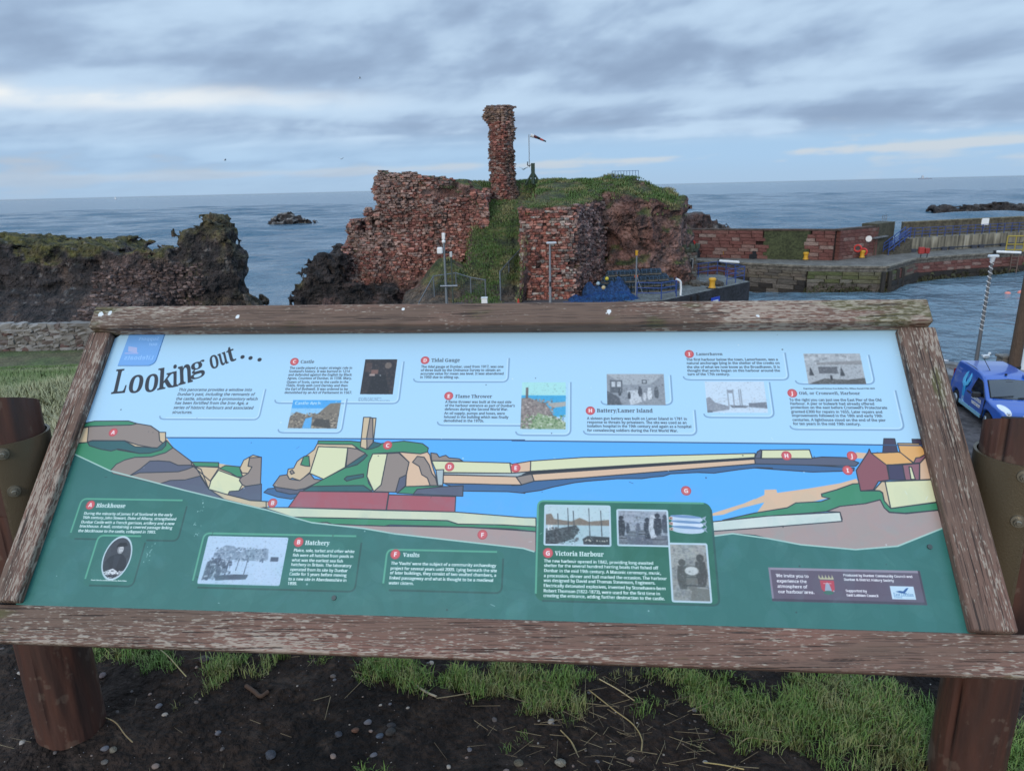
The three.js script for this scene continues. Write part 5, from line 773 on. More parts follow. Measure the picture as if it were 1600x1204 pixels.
  const PH = {
    painting: (x, y, w, h) => inside(x, y, w, h, (W, H) => { c.fillStyle = '#2a2527'; c.fillRect(0, 0, W, H); spots(0, 0, W, H, 160, ['#332c2c', '#231f22', '#3d3330'], 8); c.fillStyle = '#6d5f55'; c.beginPath(); c.arc(W * 0.75, H * 0.18, 9, 0, 7); c.fill(); c.fillStyle = '#7b5a50'; c.fillRect(W * 0.24, H * 0.3, 18, 12); c.fillStyle = '#a38f86'; c.fillRect(W * 0.2, H * 0.42, 14, 6); c.fillStyle = '#4c3c38'; c.fillRect(W * 0.05, H * 0.1, 16, 26); blob('#1d1a1c', W * 0.3, H * 0.5, W * 0.7, H * 0.45, W * 0.9, H, W * 0.2, H); }),
    arch: (x, y, w, h) => inside(x, y, w, h, (W, H) => { c.fillStyle = '#4aa3df'; c.fillRect(0, 0, W, H * 0.5); c.fillStyle = '#8cc3e6'; c.fillRect(0, H * 0.3, W, H * 0.25); blob('#7c7264', 0, H * 0.6, 14, H * 0.42, 34, H * 0.5, 48, H * 0.55, 70, H * 0.48, 82, H * 0.3, 96, H * 0.12, W, H * 0.1, W, H, 0, H); spots(0, H * 0.45, W, H * 0.55, 260, ['#9c8f7d', '#645c52', '#b3a38c', '#544d46'], 5); blob('#5aa7dc', 36, H, 40, H * 0.66, 56, H * 0.6, 58, H); blob('#4a4742', 58, H * 0.9, 66, H * 0.66, 100, H * 0.7, 108, H); c.fillStyle = '#e4f0f8'; c.font = '13px sans-serif'; c.fillText('Castle Arch', 6, 13); }),
    headland: (x, y, w, h) => inside(x, y, w, h, (W, H) => { c.fillStyle = '#a8dcd8'; c.fillRect(0, 0, W, H * 0.3); c.fillStyle = '#3fa3cf'; c.fillRect(0, H * 0.29, W, H * 0.45); blob('#8a7f78', 0, H * 0.35, 18, H * 0.34, 60, H * 0.48, 78, H * 0.72, W, H * 0.86, W, H, 0, H); blob('#a9a7a0', 62, H * 0.46, W, H * 0.42, W, H * 0.52, 74, H * 0.56); c.fillStyle = '#6b5f5c'; c.fillRect(10, H * 0.12, 6, H * 0.24); spots(0, H * 0.36, 74, H * 0.5, 260, ['#6f6460', '#a08f88', '#7b6a66', '#b7a9a0'], 5); blob('#8fa27c', 40, H * 0.66, W, H * 0.86, W, H, 20, H); spots(0, H * 0.7, W, H * 0.3, 260, ['#5e7f4c', '#b8c2a6', '#7c9466', '#4f6b45', '#d0d4c4'], 4); }),
    ward: (x, y, w, h) => inside(x, y, w, h, (W, H) => { c.fillStyle = '#8d9298'; c.fillRect(0, 0, W, H); blob('#a7acb0', 0, 0, W, 0, W * 0.75, H * 0.35, W * 0.3, H * 0.35); blob('#55595f', 0, H * 0.55, W * 0.2, H * 0.75, W * 0.25, H, 0, H); c.fillStyle = '#5d6268'; c.fillRect(7, H * 0.2, 30, 34); c.fillStyle = '#c3c8cc'; c.fillRect(11, H * 0.25, 9, 14); c.fillRect(24, H * 0.25, 9, 14); blob('#c4c9cd', W * 0.35, H * 0.55, W * 0.55, H * 0.52, W * 0.6, H * 0.9, W * 0.4, H); c.strokeStyle = '#44484e'; c.strokeRect(W * 0.62, H * 0.2, 9, 9); for (const [a, b, s, q] of [[30, 42, 14, '#3d4147'], [78, 36, 20, '#4a4e55'], [100, 40, 24, '#d0d4d7'], [116, 38, 22, '#53585e'], [52, 50, 14, '#3d4147'], [88, 52, 16, '#caced2']]) figure(a, b, s, q); grain(0, 0, W, H, 420, 50, 200); }),
    fort: (x, y, w, h) => inside(x, y, w, h, (W, H) => { c.fillStyle = '#c6d6e3'; c.fillRect(0, 0, W, H); blob('#8a8f98', 0, H * 0.55, 8, H * 0.5, 20, H * 0.68, 52, H * 0.8, 50, H * 0.9, 0, H); blob('#747a84', W * 0.7, H * 0.7, W, H * 0.66, W, H * 0.86, W * 0.7, H * 0.82); c.strokeStyle = '#7d838c'; c.lineWidth = 2; for (const m of [0.37, 0.46, 0.56, 0.59]) { c.beginPath(); c.moveTo(W * m, H * 0.26); c.lineTo(W * m, H * 0.8); c.stroke(); } c.fillStyle = '#8f959e'; c.fillRect(W * 0.37, H * 0.28, 13, 8); blob('#6b717a', W * 0.38, H * 0.76, W * 0.7, H * 0.78, W * 0.66, H * 0.84, W * 0.42, H * 0.84); c.fillRect(0, H * 0.92, 12, 6); grain(0, H * 0.5, W, H * 0.4, 160, 120, 220); }),
    pier: (x, y, w, h) => inside(x, y, w, h, (W, H) => { c.fillStyle = '#a9adb0'; c.fillRect(0, 0, W, H); spots(0, 0, W, H * 0.3, 70, ['#8e9194', '#bcc0c3'], 9); blob('#8d8c8c', W * 0.2, H * 0.3, W, H * 0.24, W, H * 0.36, W * 0.2, H * 0.38); c.fillStyle = '#5f6064'; c.fillRect(W * 0.22, H * 0.44, W * 0.33, H * 0.22); blob('#3c3e42', W * 0.04, H * 0.72, W * 0.08, H * 0.42, W * 0.13, H * 0.72); blob('#3c3e42', W * 0.58, H * 0.74, W * 0.62, H * 0.42, W * 0.67, H * 0.74); blob('#54524f', 0, H, W * 0.3, H * 0.82, W * 0.7, H * 0.86, W, H * 0.8, W, H); figure(W * 0.42, H * 0.72, 10, '#2c2d30'); grain(0, H * 0.3, W, H * 0.7, 360, 60, 200); }),
    oval: (x, y, w, h) => { c.save(); c.translate(x + w / 2, y + h / 2); c.fillStyle = '#bccdd3'; c.beginPath(); c.ellipse(0, 0, w * 0.55, h * 0.5, 0, 0, 7); c.fill(); c.beginPath(); c.ellipse(0, 0, w * 0.5, h * 0.455, 0, 0, 7); c.clip(); c.fillStyle = '#3b3d44'; c.fillRect(-w, -h, w * 2, h * 2); grain(-w / 2, -h / 2, w, h, 120, 40, 80, 6, 5); blob('#25262c', -30, 46, -26, 10, -18, -2, -6, -8, 12, -8, 22, 2, 28, 20, 30, 50); blob('#2f3138', -8, -6, 8, -6, 4, 30, -3, 30); c.fillStyle = '#8d8d90'; c.beginPath(); c.ellipse(3, -19, 7.5, 10, -0.15, 0, 7); c.fill(); c.fillStyle = '#bdbcbc'; c.beginPath(); c.ellipse(4.5, -19, 5, 8, -0.15, 0, 7); c.fill(); c.fillStyle = '#55555a'; c.fillRect(2, -21, 2, 1.4); c.fillRect(6, -21, 2, 1.4); c.fillRect(4, -14, 4, 1); blob('#1b1c21', -9, -24, -4, -34, 12, -35, 17, -28, 12, -26, -2, -25); blob('#d0d2d4', -18, 30, -2, 24, 10, 30, 8, 36, -14, 38); blob('#b5b8bc', 10, 32, 24, 28, 22, 36, 12, 38); spots(-24, 28, 48, 16, 70, ['#e0e2e3', '#8a8d92', '#55585e'], 4); c.restore(); },
    hatchery: (x, y, w, h) => { c.fillStyle = '#b6cbe0'; rr(x, y, w, h, 4); c.fill(); inside(x, y, w, h, (W, H) => { blob('#8496a8', 30, 30, 46, 20, 66, 22, 84, 36, 100, 28, 110, 28, W * 0.78, 27, W * 0.8, 50, W * 0.72, 54, 60, 52, 22, 46); spots(22, 24, 120, 30, 260, ['#6d7f92', '#94a6b7', '#596a7d', '#a9bac9'], 5); blob('#5c6a7b', 12, 58, 34, 48, 62, 56, 60, 80, 30, 94, 8, 98); spots(10, 48, 56, 46, 150, ['#3d4a5b', '#7d8ea0', '#a5b5c4', '#4d5b6d'], 6); c.strokeStyle = '#3e4a5a'; c.lineWidth = 1.4; for (const [a, b, d] of [[62, 46, 92], [84, 50, 76], [104, 46, 86], [24, 50, 94], [40, 48, 80]]) { c.beginPath(); c.moveTo(a, b); c.lineTo(a - 3, d); c.stroke(); } blob('#4d5a6b', 34, 88, 78, 84, 112, 84, 108, 94, 40, 98); c.fillStyle = '#4e5c6e'; c.fillRect(W * 0.83, 44, 18, 10); }); },
    boats: (x, y, w, h) => { frame(x, y, w, h); inside(x + 4, y + 4, w - 8, h - 8, (W, H) => { c.fillStyle = '#b9ccd0'; c.fillRect(0, 0, W, H * 0.55); blob('#7d6e60', 0, H * 0.22, 12, H * 0.2, 18, H * 0.34, 56, H * 0.4, 74, H * 0.3, 94, H * 0.4, W, H * 0.34, W, H * 0.5, 0, H * 0.56); c.fillStyle = '#a9bfc6'; c.fillRect(0, H * 0.5, W, H); blob('#3c3f40', 0, H * 0.66, 66, H * 0.5, 74, H * 0.62, 60, H * 0.86, 24, H, 0, H); blob('#35393b', W * 0.58, H * 0.86, W * 0.66, H * 0.78, W, H * 0.8, W, H, W * 0.6, H); c.strokeStyle = '#33363a'; c.lineWidth = 1.6; for (const [a, b, d] of [[48, 3, 60], [94, 3, 66], [60, 10, 50], [120, 8, 66], [26, 16, 50]]) { c.beginPath(); c.moveTo(a, b); c.lineTo(a + 2, d); c.stroke(); } c.fillStyle = '#d5dadb'; c.fillRect(4, H * 0.5, 5, 12); c.fillRect(11, H * 0.5, 4, 11); spots(0, H * 0.55, W * 0.5, H * 0.45, 140, ['#24272a', '#5a5e60', '#474b4d'], 6); spots(W * 0.6, H * 0.86, W * 0.36, 3, 14, ['#c9c6b8'], 3); }); },
    barrels: (x, y, w, h) => { frame(x, y, w, h); inside(x + 4, y + 4, w - 8, h - 8, (W, H) => { c.fillStyle = '#9aa1ac'; c.fillRect(0, 0, W, H); for (let i = 0; i < 20; i++) { c.fillStyle = i % 2 ? '#8a919d' : '#aab0ba'; c.fillRect(R() * W, R() * H * 0.5, 20 + R() * 30, 1.6); } c.fillStyle = '#5b606c'; c.fillRect(0, H * 0.72, W, H); for (const [a, b, s, q] of [[6, 16, 34, '#24272f'], [20, 30, 18, '#3c404b'], [42, 30, 22, '#5a5f6b'], [62, 20, 34, '#2c303a'], [74, 14, 38, '#c4c8cf'], [84, 10, 36, '#2f333d'], [100, 12, 30, '#454a56']]) figure(a, b, s, q); for (const [a, b, s] of [[28, 44, 18], [50, 42, 15], [86, 56, 30], [6, 56, 24]]) barrel(a, b, s, s * 0.8, '#6d7079'); grain(0, 0, W, H, 420, 30, 200); }); },
    fish: (x, y, w, h) => { for (let i = 0; i < 3; i++) { const yy = y + h * (0.22 + i * 0.27), xx = x + w * (0.47 + 0.01 * i); c.fillStyle = i === 1 ? '#cfd9e4' : '#bccbdb'; c.beginPath(); c.ellipse(xx, yy + 2, w * 0.43, h * 0.2, 0.05, 0, 7); c.fill(); c.fillStyle = '#6f8db4'; c.beginPath(); c.ellipse(xx, yy - 3, w * 0.40, h * 0.07, 0.05, 0, 7); c.fill(); blob('#8fa0b0', x + w * 0.86, yy, x + w, yy - 5, x + w * 0.96, yy + 2, x + w, yy + 8); c.fillStyle = '#b58d7e'; c.fillRect(x + w * 0.03, yy - 2, 8, 6); c.fillStyle = '#23272e'; c.fillRect(x + w * 0.07, yy, 2, 2); } },
    barrelmen: (x, y, w, h) => { frame(x, y, w, h); inside(x + 4, y + 4, w - 8, h - 8, (W, H) => { c.fillStyle = '#8f8d86'; c.fillRect(0, 0, W, H); blob('#a4a29a', 0, 0, W, 0, W, 20, 40, 30, 0, 50); grain(0, 0, W, H, 420, 70, 180, 7, 5); figure(22, 38, 46, '#4b4944'); figure(60, 28, 50, '#45433f'); barrel(40, 60, 24, 34, '#6a665f'); c.fillStyle = '#c3c3bf'; c.beginPath(); c.ellipse(41, 55, 15, 10, 0, 0, 7); c.fill(); c.strokeStyle = '#5a5853'; c.lineWidth = 2; c.stroke(); blob('#6d6b64', 34, H, 40, 90, 74, 92, 76, H); grain(0, 0, W, H, 200, 50, 160); }); },
    arms: (x, y, w, h) => { c.save(); c.translate(x, y); c.fillStyle = '#b9b48f'; for (let i = 0; i < 5; i++) blob('#b9b48f', i * 6.5 + 0.5, 3, i * 6.5 + 3, 11, i * 6.5 - 1, 11); c.fillRect(1, 10, w - 2, 3); c.fillStyle = '#b8404e'; c.beginPath(); c.moveTo(1, 15); c.lineTo(w - 1, 15); c.lineTo(w - 2, h * 0.72); c.quadraticCurveTo(w / 2, h * 1.08, 2, h * 0.72); c.fill(); c.fillStyle = '#aeb4c0'; blob('#9aa2b2', 8, h * 0.78, 11, h * 0.5, w / 2, h * 0.4, w - 11, h * 0.5, w - 8, h * 0.78); c.fillStyle = '#3f6a5c'; c.beginPath(); c.ellipse(w / 2, h * 0.86, 10, 4, 0, 0, 7); c.fill(); c.fillStyle = '#d8a0a6'; c.fillRect(7, h * 0.44, w - 14, 1.5); c.restore(); },
    bird: (x, y, w, h) => { c.fillStyle = '#c4dbe8'; c.fillRect(x, y, w, h); c.save(); c.translate(x, y); blob('#2a568f', 9, 11, 18, 9, 24, 10, 31, 4, 36, 3, 31, 9, 27, 13, 30, 15, 20, 14); c.restore(); fit('East Lothian', x + 4, y + 19.5, w - 7, 8.5, '%px serif', '#3a6699'); fit('Council', x + 4, y + 24, 16, 4.5, '%px serif', '#5c83ad'); },
    credit: (x, y, w, h) => { for (const [t, k, f] of [['Queen Mary of Scots and Rizzio,', 2.6, 0.72], ['by Sir William Allan, 1833,', 6, 0.62], ['reproduced by permission of the National Gallery', 9.4, 0.98]]) fit(t, x, y + k, w * f, 3.4, '%px sans-serif', '#3b4450'); },
    sticker: () => {},
  };
K('#57abef',0,231,301,459,300,789,300,1107,300,1078,302,1713,304,1629,305,2001,306,2000,489,1815,506,1605,510,1112,548,497,474,255,365);
K('#cdb592',0,-17,280,122,261,187,274,226,292,257,327,314,365,381,366,437,374,459,346,482,350,505,456,523,460,524,476,416,454,315,434,125,395,5,344);
K('#3a8560',1,-8,320,34,315,44,311,119,334,177,343,237,322,235,308,257,327,242,340,213,351,167,354,144,362,126,371,116,388,-9,342);
K('#cdb592',1,-13,280,24,274,34,315,-8,318);
K('#8f8076',1,23,273,133,267,147,264,184,270,209,285,218,309,229,316,217,328,202,327,166,321,128,310,44,310,33,314);
K('#3a8560',1,-13,280,8,264,33,258,121,257,147,264,133,268,24,272);
K('#cdb592',1,210,287,227,287,233,309,229,316,218,309);
K('#2d5d5f',1,34,315,44,311,128,310,159,325,217,328,233,309,237,322,230,333,202,342,177,343,134,334,118,332,102,337,75,333,42,324);
K('#8f8076',1,116,388,126,371,144,360,167,353,209,351,242,340,257,327,311,361,316,371,341,381,348,401,374,430,417,455,316,434,125,395);
K('#565a6c',1,168,400,189,383,208,362,229,361,259,363,282,372,312,371,321,375,306,382,287,388,221,391,191,392);
K('#565a6c',1,246,420,272,410,309,408,343,398,371,428,416,454);
K('#cdb592',1,316,371,341,381,372,429,424,443,450,449,479,456,523,458,517,458,520,472,497,474,524,478,416,454,372,429,325,374,385,376,371,410);
K('#3a8560',1,313,363,381,364,383,375,325,374,311,361);
K('#d8d7ac',1,385,383,439,401,447,403,442,408,451,418,446,433,424,435,422,443,372,430,373,409);
K('#3a8560',1,386,379,399,371,437,374,439,384,448,399,434,399,415,389);
K('#cdb592',1,436,378,441,357,461,344,481,349,454,351,455,372,465,374,459,390,444,389);
K('#8f8076',1,454,351,483,349,496,422,497,416,460,422,451,418,442,408,442,405,446,399,459,390,465,374,455,372);
K('#565a6c',1,424,435,446,433,460,422,497,416,505,456,479,456,450,449,422,443);
K('#37618c',1,507,436,515,427,531,425,584,433,608,434,576,451,543,447);
K('#565a6c',1,527,419,603,427,609,437,569,439,536,432);
K('#8f8076',1,525,419,537,395,554,392,562,403,587,406,596,398,608,388,621,402,641,404,603,425,583,429,534,423);
K('#cdb592',1,554,378,567,376,572,359,581,350,592,344,608,329,613,314,702,314,711,326,689,323,617,321,608,385,596,398,587,406,568,400,562,403,554,392);
K('#d8d7ac',1,617,321,689,323,690,372,643,402,608,388);
K('#3a8560',1,582,367,586,346,598,345,605,371,593,370);
K('#8f8076',1,559,384,564,380,571,388,564,391);
K('#3a8560',1,614,314,614,306,692,306,713,308,766,312,822,305,867,311,882,322,881,332,865,337,821,333,785,335,751,338,745,361,745,390,751,410,761,422,762,430,601,429,643,402,690,374,717,366,731,353,738,342,729,336,711,323,698,315,644,315);
K('#8f8076',1,689,323,711,326,733,336,732,341,692,371);
K('#2d5d5f',1,690,373,692,370,733,338,739,342,731,353,717,365,698,372);
K('#2d5d5f',1,596,433,618,420,685,417,740,416,762,430);
K('#cdb592',1,716,244,733,244,733,289,735,327,719,321);
K('#8f8076',1,732,244,739,246,749,308,736,327,731,297);
K('#cdb592',1,739,246,747,246,749,308,748,308);
K('#2d5d5f',1,749,308,769,312,763,319,748,325,736,327);
K('#d8d7ac',1,751,338,786,337,781,414,766,430,745,394,745,361);
K('#d9b595',1,813,333,865,337,881,332,887,339,893,359,914,412,839,419,837,389,840,358);
K('#8f8076',1,786,337,813,335,840,358,836,393,825,401,819,431,766,430,781,414);
K('#8f8076',1,848,358,858,343,874,345,888,364,896,384,906,396,912,414,895,414,887,396,873,388,865,368);
K('#565a6c',1,822,397,837,389,838,415,821,433,817,429);
K('#2d5d5f',1,692,401,697,395,736,388,737,396,714,401,699,406);
K('#8f8076',1,889,334,903,336,910,345,917,342,925,340,933,346,957,348,966,354,893,354);
K('#d8d7ac',1,893,354,1075,357,1080,382,924,382,904,376);
K('#d9b595',1,1075,357,1080,360,1123,352,1123,377,1081,382,1080,382);
K('#a7b3b3',1,924,383,1080,382,1081,382,1137,376,1091,391,1091,390,924,387);
K('#d9b595',1,923,388,1091,390,1091,391,1104,409,1082,412,1104,410,925,408);
K('#37618c',1,925,408,1104,410,1082,411,1104,409,1132,400,1240,391,1624,353,1706,353,1835,360,1833,367,1744,371,1669,366,1622,363,1660,363,1629,362,1602,365,1587,367,1532,376,1498,375,1436,379,1420,385,1397,387,1373,391,1319,392,1248,399,1221,403,1173,414,1146,422,1107,428,1112,429,1074,426,973,426);
K('#a7b3b3',1,905,376,923,375,924,413,913,414);
K('#3a8560',1,821,433,838,417,912,414,928,416,882,421,860,435);
K('#565a6c',1,858,435,866,423,928,416,971,413,972,438);
K('#d8d7ac',1,1123,352,1241,342,1627,328,1624,340,1123,377);
K('#d9b595',1,1126,383,1624,341,1624,353,1240,391,1132,400);
K('#8f8076',1,1091,391,1126,383,1132,400,1104,409);
K('#23262c',1,1121,377,1624,338,1624,342,1125,384,1105,385);
K('#565a6c',1,1624,340,1632,324,1640,319,1641,324,1637,340);
K('#565a6c',1,1624,340,1637,340,1639,340,1749,338,1771,335,1821,336,1847,348,1839,356,1768,355,1623,353,1624,353);
K('#d8d7ac',1,1642,320,1746,318,1749,339,1639,340);
K('#d9b595',0,1845,323,1878,326,1864,338,1842,338);
K('#e0a864',1,1938,301,1983,301,1999,323,1979,334,1964,348,1939,323);
K('#e0a864',1,1877,325,1939,322,1962,348,1903,353);
K('#3f3549',1,1911,290,1934,290,1934,322,1902,324);
K('#3f3549',1,1971,291,1989,291,1991,314,1983,301,1970,301);
K('#8f5f68',1,1970,335,1979,334,1998,323,1980,346,1962,348);
K('#8f5f68',1,1938,352,1975,348,1966,386,1937,387);
K('#3f3a55',1,1907,352,1938,352,1937,387,1904,387);
K('#d8d7ac',1,1951,356,1956,357,1958,385,1949,385);
K('#d9b595',1,1975,348,2000,324,2000,384,1967,386);
K('#d9b595',0,1614,435,1635,425,1637,413,1662,412,1663,420,1725,410,1799,396,1835,385,1840,397,1837,413,1757,433,1610,471,1633,442,1581,456,1543,471,1520,474,1521,468,1589,445,1614,434);
K('#8a5157',1,1838,366,1871,323,1875,315,1877,325,1905,353,1904,387,1880,391,1866,410,1839,413);
K('#a8928c',1,1608,488,1790,477,1788,461,1760,460,1790,448,1844,441,1876,432,1881,450,1889,460,1923,462,2001,452,2000,489,1892,532,1806,541,1697,533,1631,521,1605,515,1559,512,1516,519,1517,507);
K('#3a8560',1,1610,466,1680,453,1699,442,1753,438,1772,431,1756,427,1756,421,1789,411,1826,397,1839,396,1839,413,1879,412,1884,418,1884,435,1894,451,2000,435,2001,452,1920,461,1890,459,1881,450,1876,432,1844,441,1790,448,1760,460,1609,476,1541,483);
K('#cdb592',1,1867,411,1887,391,1895,391,1894,451,1884,435,1884,416,1879,412);
K('#d8d7ac',1,1894,391,2001,385,2000,434,1894,451);
K('#cfd6cc',1,1519,487,1637,472,1788,461,1789,481,1634,497,1517,508);
K('#a5555e',1,592,432,801,431,800,473,572,471);
K('#a5555e',1,802,437,956,439,957,475,801,473);
K('#cfd2b4',1,512,472,572,471,801,474,957,475,1114,485,1138,485,1139,505,1086,504,1062,502,965,502,942,495,586,493);
K('#3a8560',1,586,493,942,495,965,502,1062,502,1086,503,1139,505,1139,516,1086,511,1040,510,984,509,814,507,799,510,680,508,668,504,637,506);
K('#a8928c',1,637,506,668,504,680,508,799,510,984,509,1086,513,1139,516,1140,561,1112,553,828,527,754,516,653,508);
K('#2d6a63',0,-62,316,5,344,116,388,125,395,316,434,524,478,633,505,754,516,828,527,1112,553,1137,560,1328,550,1520,518,1559,512,1605,515,1631,521,1697,533,1806,541,1892,532,2000,489,2109,456,2042,713,-32,724);
CURVE(-10,338,116,388,316,434,524,478,633,505,754,516,828,527,1112,553,1137,560);
CURVE(1520,518,1559,512,1631,521,1697,533,1806,541,1892,532,2003,487);
HORIZON(231,301,459,300,1107,300,1078,302,1713,304,2001,306);
BX('open',200,162,256,90);
BX('open',486,84,312,123);
BX('open',510,188,158,98);
BX('open',828,75,234,73);
BX('open',898,162,298,102);
BX('open',1086,142,128,146);
BX('open',1286,123,166,85);
BX('open',1244,215,258,70);
BX('open',1482,62,244,80);
BX('open',1522,142,158,98);
BX('open',1740,69,178,84);
BX('open',1712,163,248,106);
BX('dark',66,456,266,99);
BX('dark',136,542,120,116);
BX('dark',386,532,370,124);
BX('dark',812,560,260,91);
BX('big',1140,444,380,220);
BX('plaque',1624,582,301,68);
GL('L',71,181,41,72);
GL('o',114,179,43,53);
GL('o',156,176,40,53);
GL('k',192,168,43,64);
GL('i',217,162,19,66);
GL('n',243,153,40,57);
GL('g',271,136,40,46);
GL('o',301,108,26,42);
GL('u',323,98,25,39);
GL('t',343,89,22,47);
GL('.',370,80,7,8);
GL('.',392,83,7,8);
GL('.',417,88,7,8);
T('#2a2e36','italic',229,174,12.4,212,2,['This panorama provides a window into', 'Dunbar’s past, including the remnants of', 'the castle, situated on a promontory which', 'has been fortified from the Iron Age, a', 'series of historic harbours and associated', 'structures.']);
HD('#2a2e36',531,95,36,'Castle');
T('#2a2e36','',506,111,10.0,172,7,['The castle played a major strategic role in', 'Scotland’s history. It was burned in 1214', 'and defended against the English by Black', 'Agnes, Countess of Dunbar, in 1338. Mary,', 'Queen of Scots, came to the castle in the', '1560s, firstly with Lord Darnley and then', 'the Earl of Bothwell. It was ordered to be', 'demolished by an Act of Parliament in 1567.']);
HD('#2a2e36',867,92,72,'Tidal Gauge');
T('#2a2e36','',843,108,9.7,206,0,['The tidal gauge at Dunbar, used from 1917, was one', 'of three built by the Ordnance Survey to obtain an', 'accurate value for mean sea level. It was abandoned', 'in 1950 due to silting up.']);
HD('#2a2e36',935,191,90,'Flame Thrower');
T('#2a2e36','',912,205,10.0,169,1,['A flame thrower was built at the east side', 'of the harbour entrance as part of Dunbar’s', 'defences during the Second World War.', 'An oil supply, pumps and hoses, were', 'housed in the building which was finally', 'demolished in the 1970s.']);
HD('#2a2e36',1275,228,130,'Battery/Lamer Island');
T('#2a2e36','',1252,247,10.0,239,2,['A sixteen gun battery was built on Lamer Island in 1781 in', 'response to threats by privateers. The site was used as an', 'isolation hospital in the 19th century and again as a hospital', 'for convalescing soldiers during the First World War.']);
HD('#2a2e36',1516,75,63,'Lamerhaven');
T('#2a2e36','',1492,90,10.0,217,2,['The first harbour below the town, Lamerhaven, was a', 'natural anchorage lying in the shelter of the creeks on', 'the site of what we now know as the Broadhaven. It is', 'thought that works began on this harbour around the', 'turn of the 17th century.']);
HD('#2a2e36',1743,181,137,'Old, or Cromwell, Harbour');
T('#2a2e36','',1719,197,10.2,214,2,['To the right you can just see the East Pier of the Old', 'Harbour. A pier or bulwark had already offered', 'protection on the east before Cromwell’s Protectorate', 'granted £300 for repairs in 1655. Later repairs and', 'improvements followed in the 18th and early 19th', 'centuries. A lighthouse stood on the end of the pier', 'for ten years in the mid 19th century.']);
HD('#dfe9e6',109,478,72,'Blockhouse');
T('#dfe9e6','',85,496,10.2,228,1,['During the minority of James V of Scotland in the early', '16th century, John Stewart, Duke of Albany, strengthened', 'Dunbar Castle with a French garrison, artillery and a new', 'blockhouse. A wall, containing a covered passage linking', 'the blockhouse to the castle, collapsed in 1993.']);
HD('#dfe9e6',626,556,56,'Hatchery');
T('#dfe9e6','',603,572,10.3,138,0,['Plaice, sole, turbot and other white', 'fish were all hatched from pools in', 'what was the earliest sea fish', 'hatchery in Britain. The laboratory', 'operated from its site by Dunbar', 'Castle for 5 years before moving', 'to a new site in Aberdeenshire in', '1899.']);
HD('#dfe9e6',850,577,37,'Vaults');
T('#dfe9e6','',826,595,10.5,232,1,['The ‘Vaults’ were the subject of a community archaeology', 'project for several years until 2009. Lying beneath the site', 'of later buildings, they consist of two vaulted chambers, a', 'linked passageway and what is thought to be a medieval', 'water cistern.']);
HD('#dfe9e6',1181,568,104,'Victoria Harbour');
T('#dfe9e6','',1158,582,10.4,257,3,['The new harbour opened in 1842, providing long-awaited', 'shelter for the several hundred herring boats that fished off', 'Dunbar in the mid 19th century. A Masonic ceremony, music,', 'a procession, dinner and ball marked the occasion. The harbour', 'was designed by David and Thomas Stevenson, Engineers.', 'Electrically detonated explosives, invented by Stonehaven-born', 'Robert Thomson (1822-1873), were used for the first time in', 'creating the entrance, adding further destruction to the castle.']);
T('#e6e2e4','',1638,601,10.7,72,3,['We invite you to', 'experience the', 'atmosphere of', 'our harbour area.']);
T('#e6e2e4','',1772,597,9.0,136,0,['Produced by Dunbar Community Council and', 'Dunbar & District History Society']);
T('#e6e2e4','',1772,628,9.0,62,1,['Supported by', 'East Lothian Council']);
DOT('A',92,288);
DOT('C',784,316);
DOT('D',936,368);
DOT('E',1089,369);
DOT('H',1694,333);
DOT('J',1835,332);
DOT('I',1820,366);
DOT('B',533,461);
DOT('F',1022,525);
DOT('G',1468,418);
DOT('C',515,90);
DOT('D',851,87);
DOT('E',919,186);
DOT('H',1260,224);
DOT('I',1500,71);
DOT('J',1728,177);
DOT('A',94,473);
DOT('B',611,550);
DOT('F',833,572);
DOT('G',1166,562);
PH.painting(698,84,82,98);
PH.arch(532,198,122,76);
PH.headland(1096,148,106,124);
PH.ward(1300,126,136,83);
PH.fort(1530,146,137,82);
PH.pier(1768,71,130,82);
PH.oval(167,544,61,100);
PH.hatchery(399,540,187,106);
PH.boats(1156,454,146,92);
PH.barrels(1314,462,112,82);
PH.fish(1424,470,83,44);
PH.barrelmen(1422,534,82,124);
PH.arms(1723,591,30,46);
PH.bird(1860,614,46,26);
PH.credit(696,191,81,10);
PH.sticker(47,2,99,98);
  T('#3b4450', '', 1755, 166, 4, 160, 0, ['Engraving of Cromwell Harbour from Belfast Pier, William Daniell (1769-1837)']);
  T('#c9d8d4', '', 152, 646, 4, 84, 0, ['Private Collection and Mansell Collection, Bank of Ideas']);
  // years outdoors: scratches, specks and pale scuffs
  for (let i = 0; i < 46; i++) { const x = R() * 2000, y = R() * 697, a = R() * 6.28, l = 2 + R() * 9; c.strokeStyle = R() < 0.5 ? 'rgba(225,238,240,0.45)' : 'rgba(30,40,44,0.5)'; c.lineWidth = 0.6 + R() * 0.9; c.beginPath(); c.moveTo(x, y); c.lineTo(x + Math.cos(a) * l, y + Math.sin(a) * l); c.stroke(); }
  for (let i = 0; i < 70; i++) { c.fillStyle = R() < 0.5 ? 'rgba(225,238,240,0.5)' : 'rgba(40,48,50,0.5)'; c.beginPath(); c.arc(R() * 2000, R() * 697, 0.6 + R() * 1.6, 0, 7); c.fill(); }
  for (const [x, y] of [[366, 470], [357, 500], [372, 520], [268, 585], [270, 578]]) { c.fillStyle = 'rgba(195,220,214,0.5)'; for (let k = 0; k < 7; k++) c.fillRect(x + R() * 14 - 7, y + R() * 40 - 20, 1 + R() * 2, 1 + R() * 3); }
  for (let i = 0; i < 900; i++) { const x = R() * 2000, y = 430 + R() * 267; c.fillStyle = `rgba(120,165,165,${(R() * 0.05).toFixed(3)})`; c.beginPath(); c.ellipse(x, y, 10 + R() * 40, 5 + R() * 22, R() * 3, 0, 7); c.fill(); }
  const t = new THREE.CanvasTexture(cv); t.colorSpace = THREE.SRGBColorSpace; return t;
}

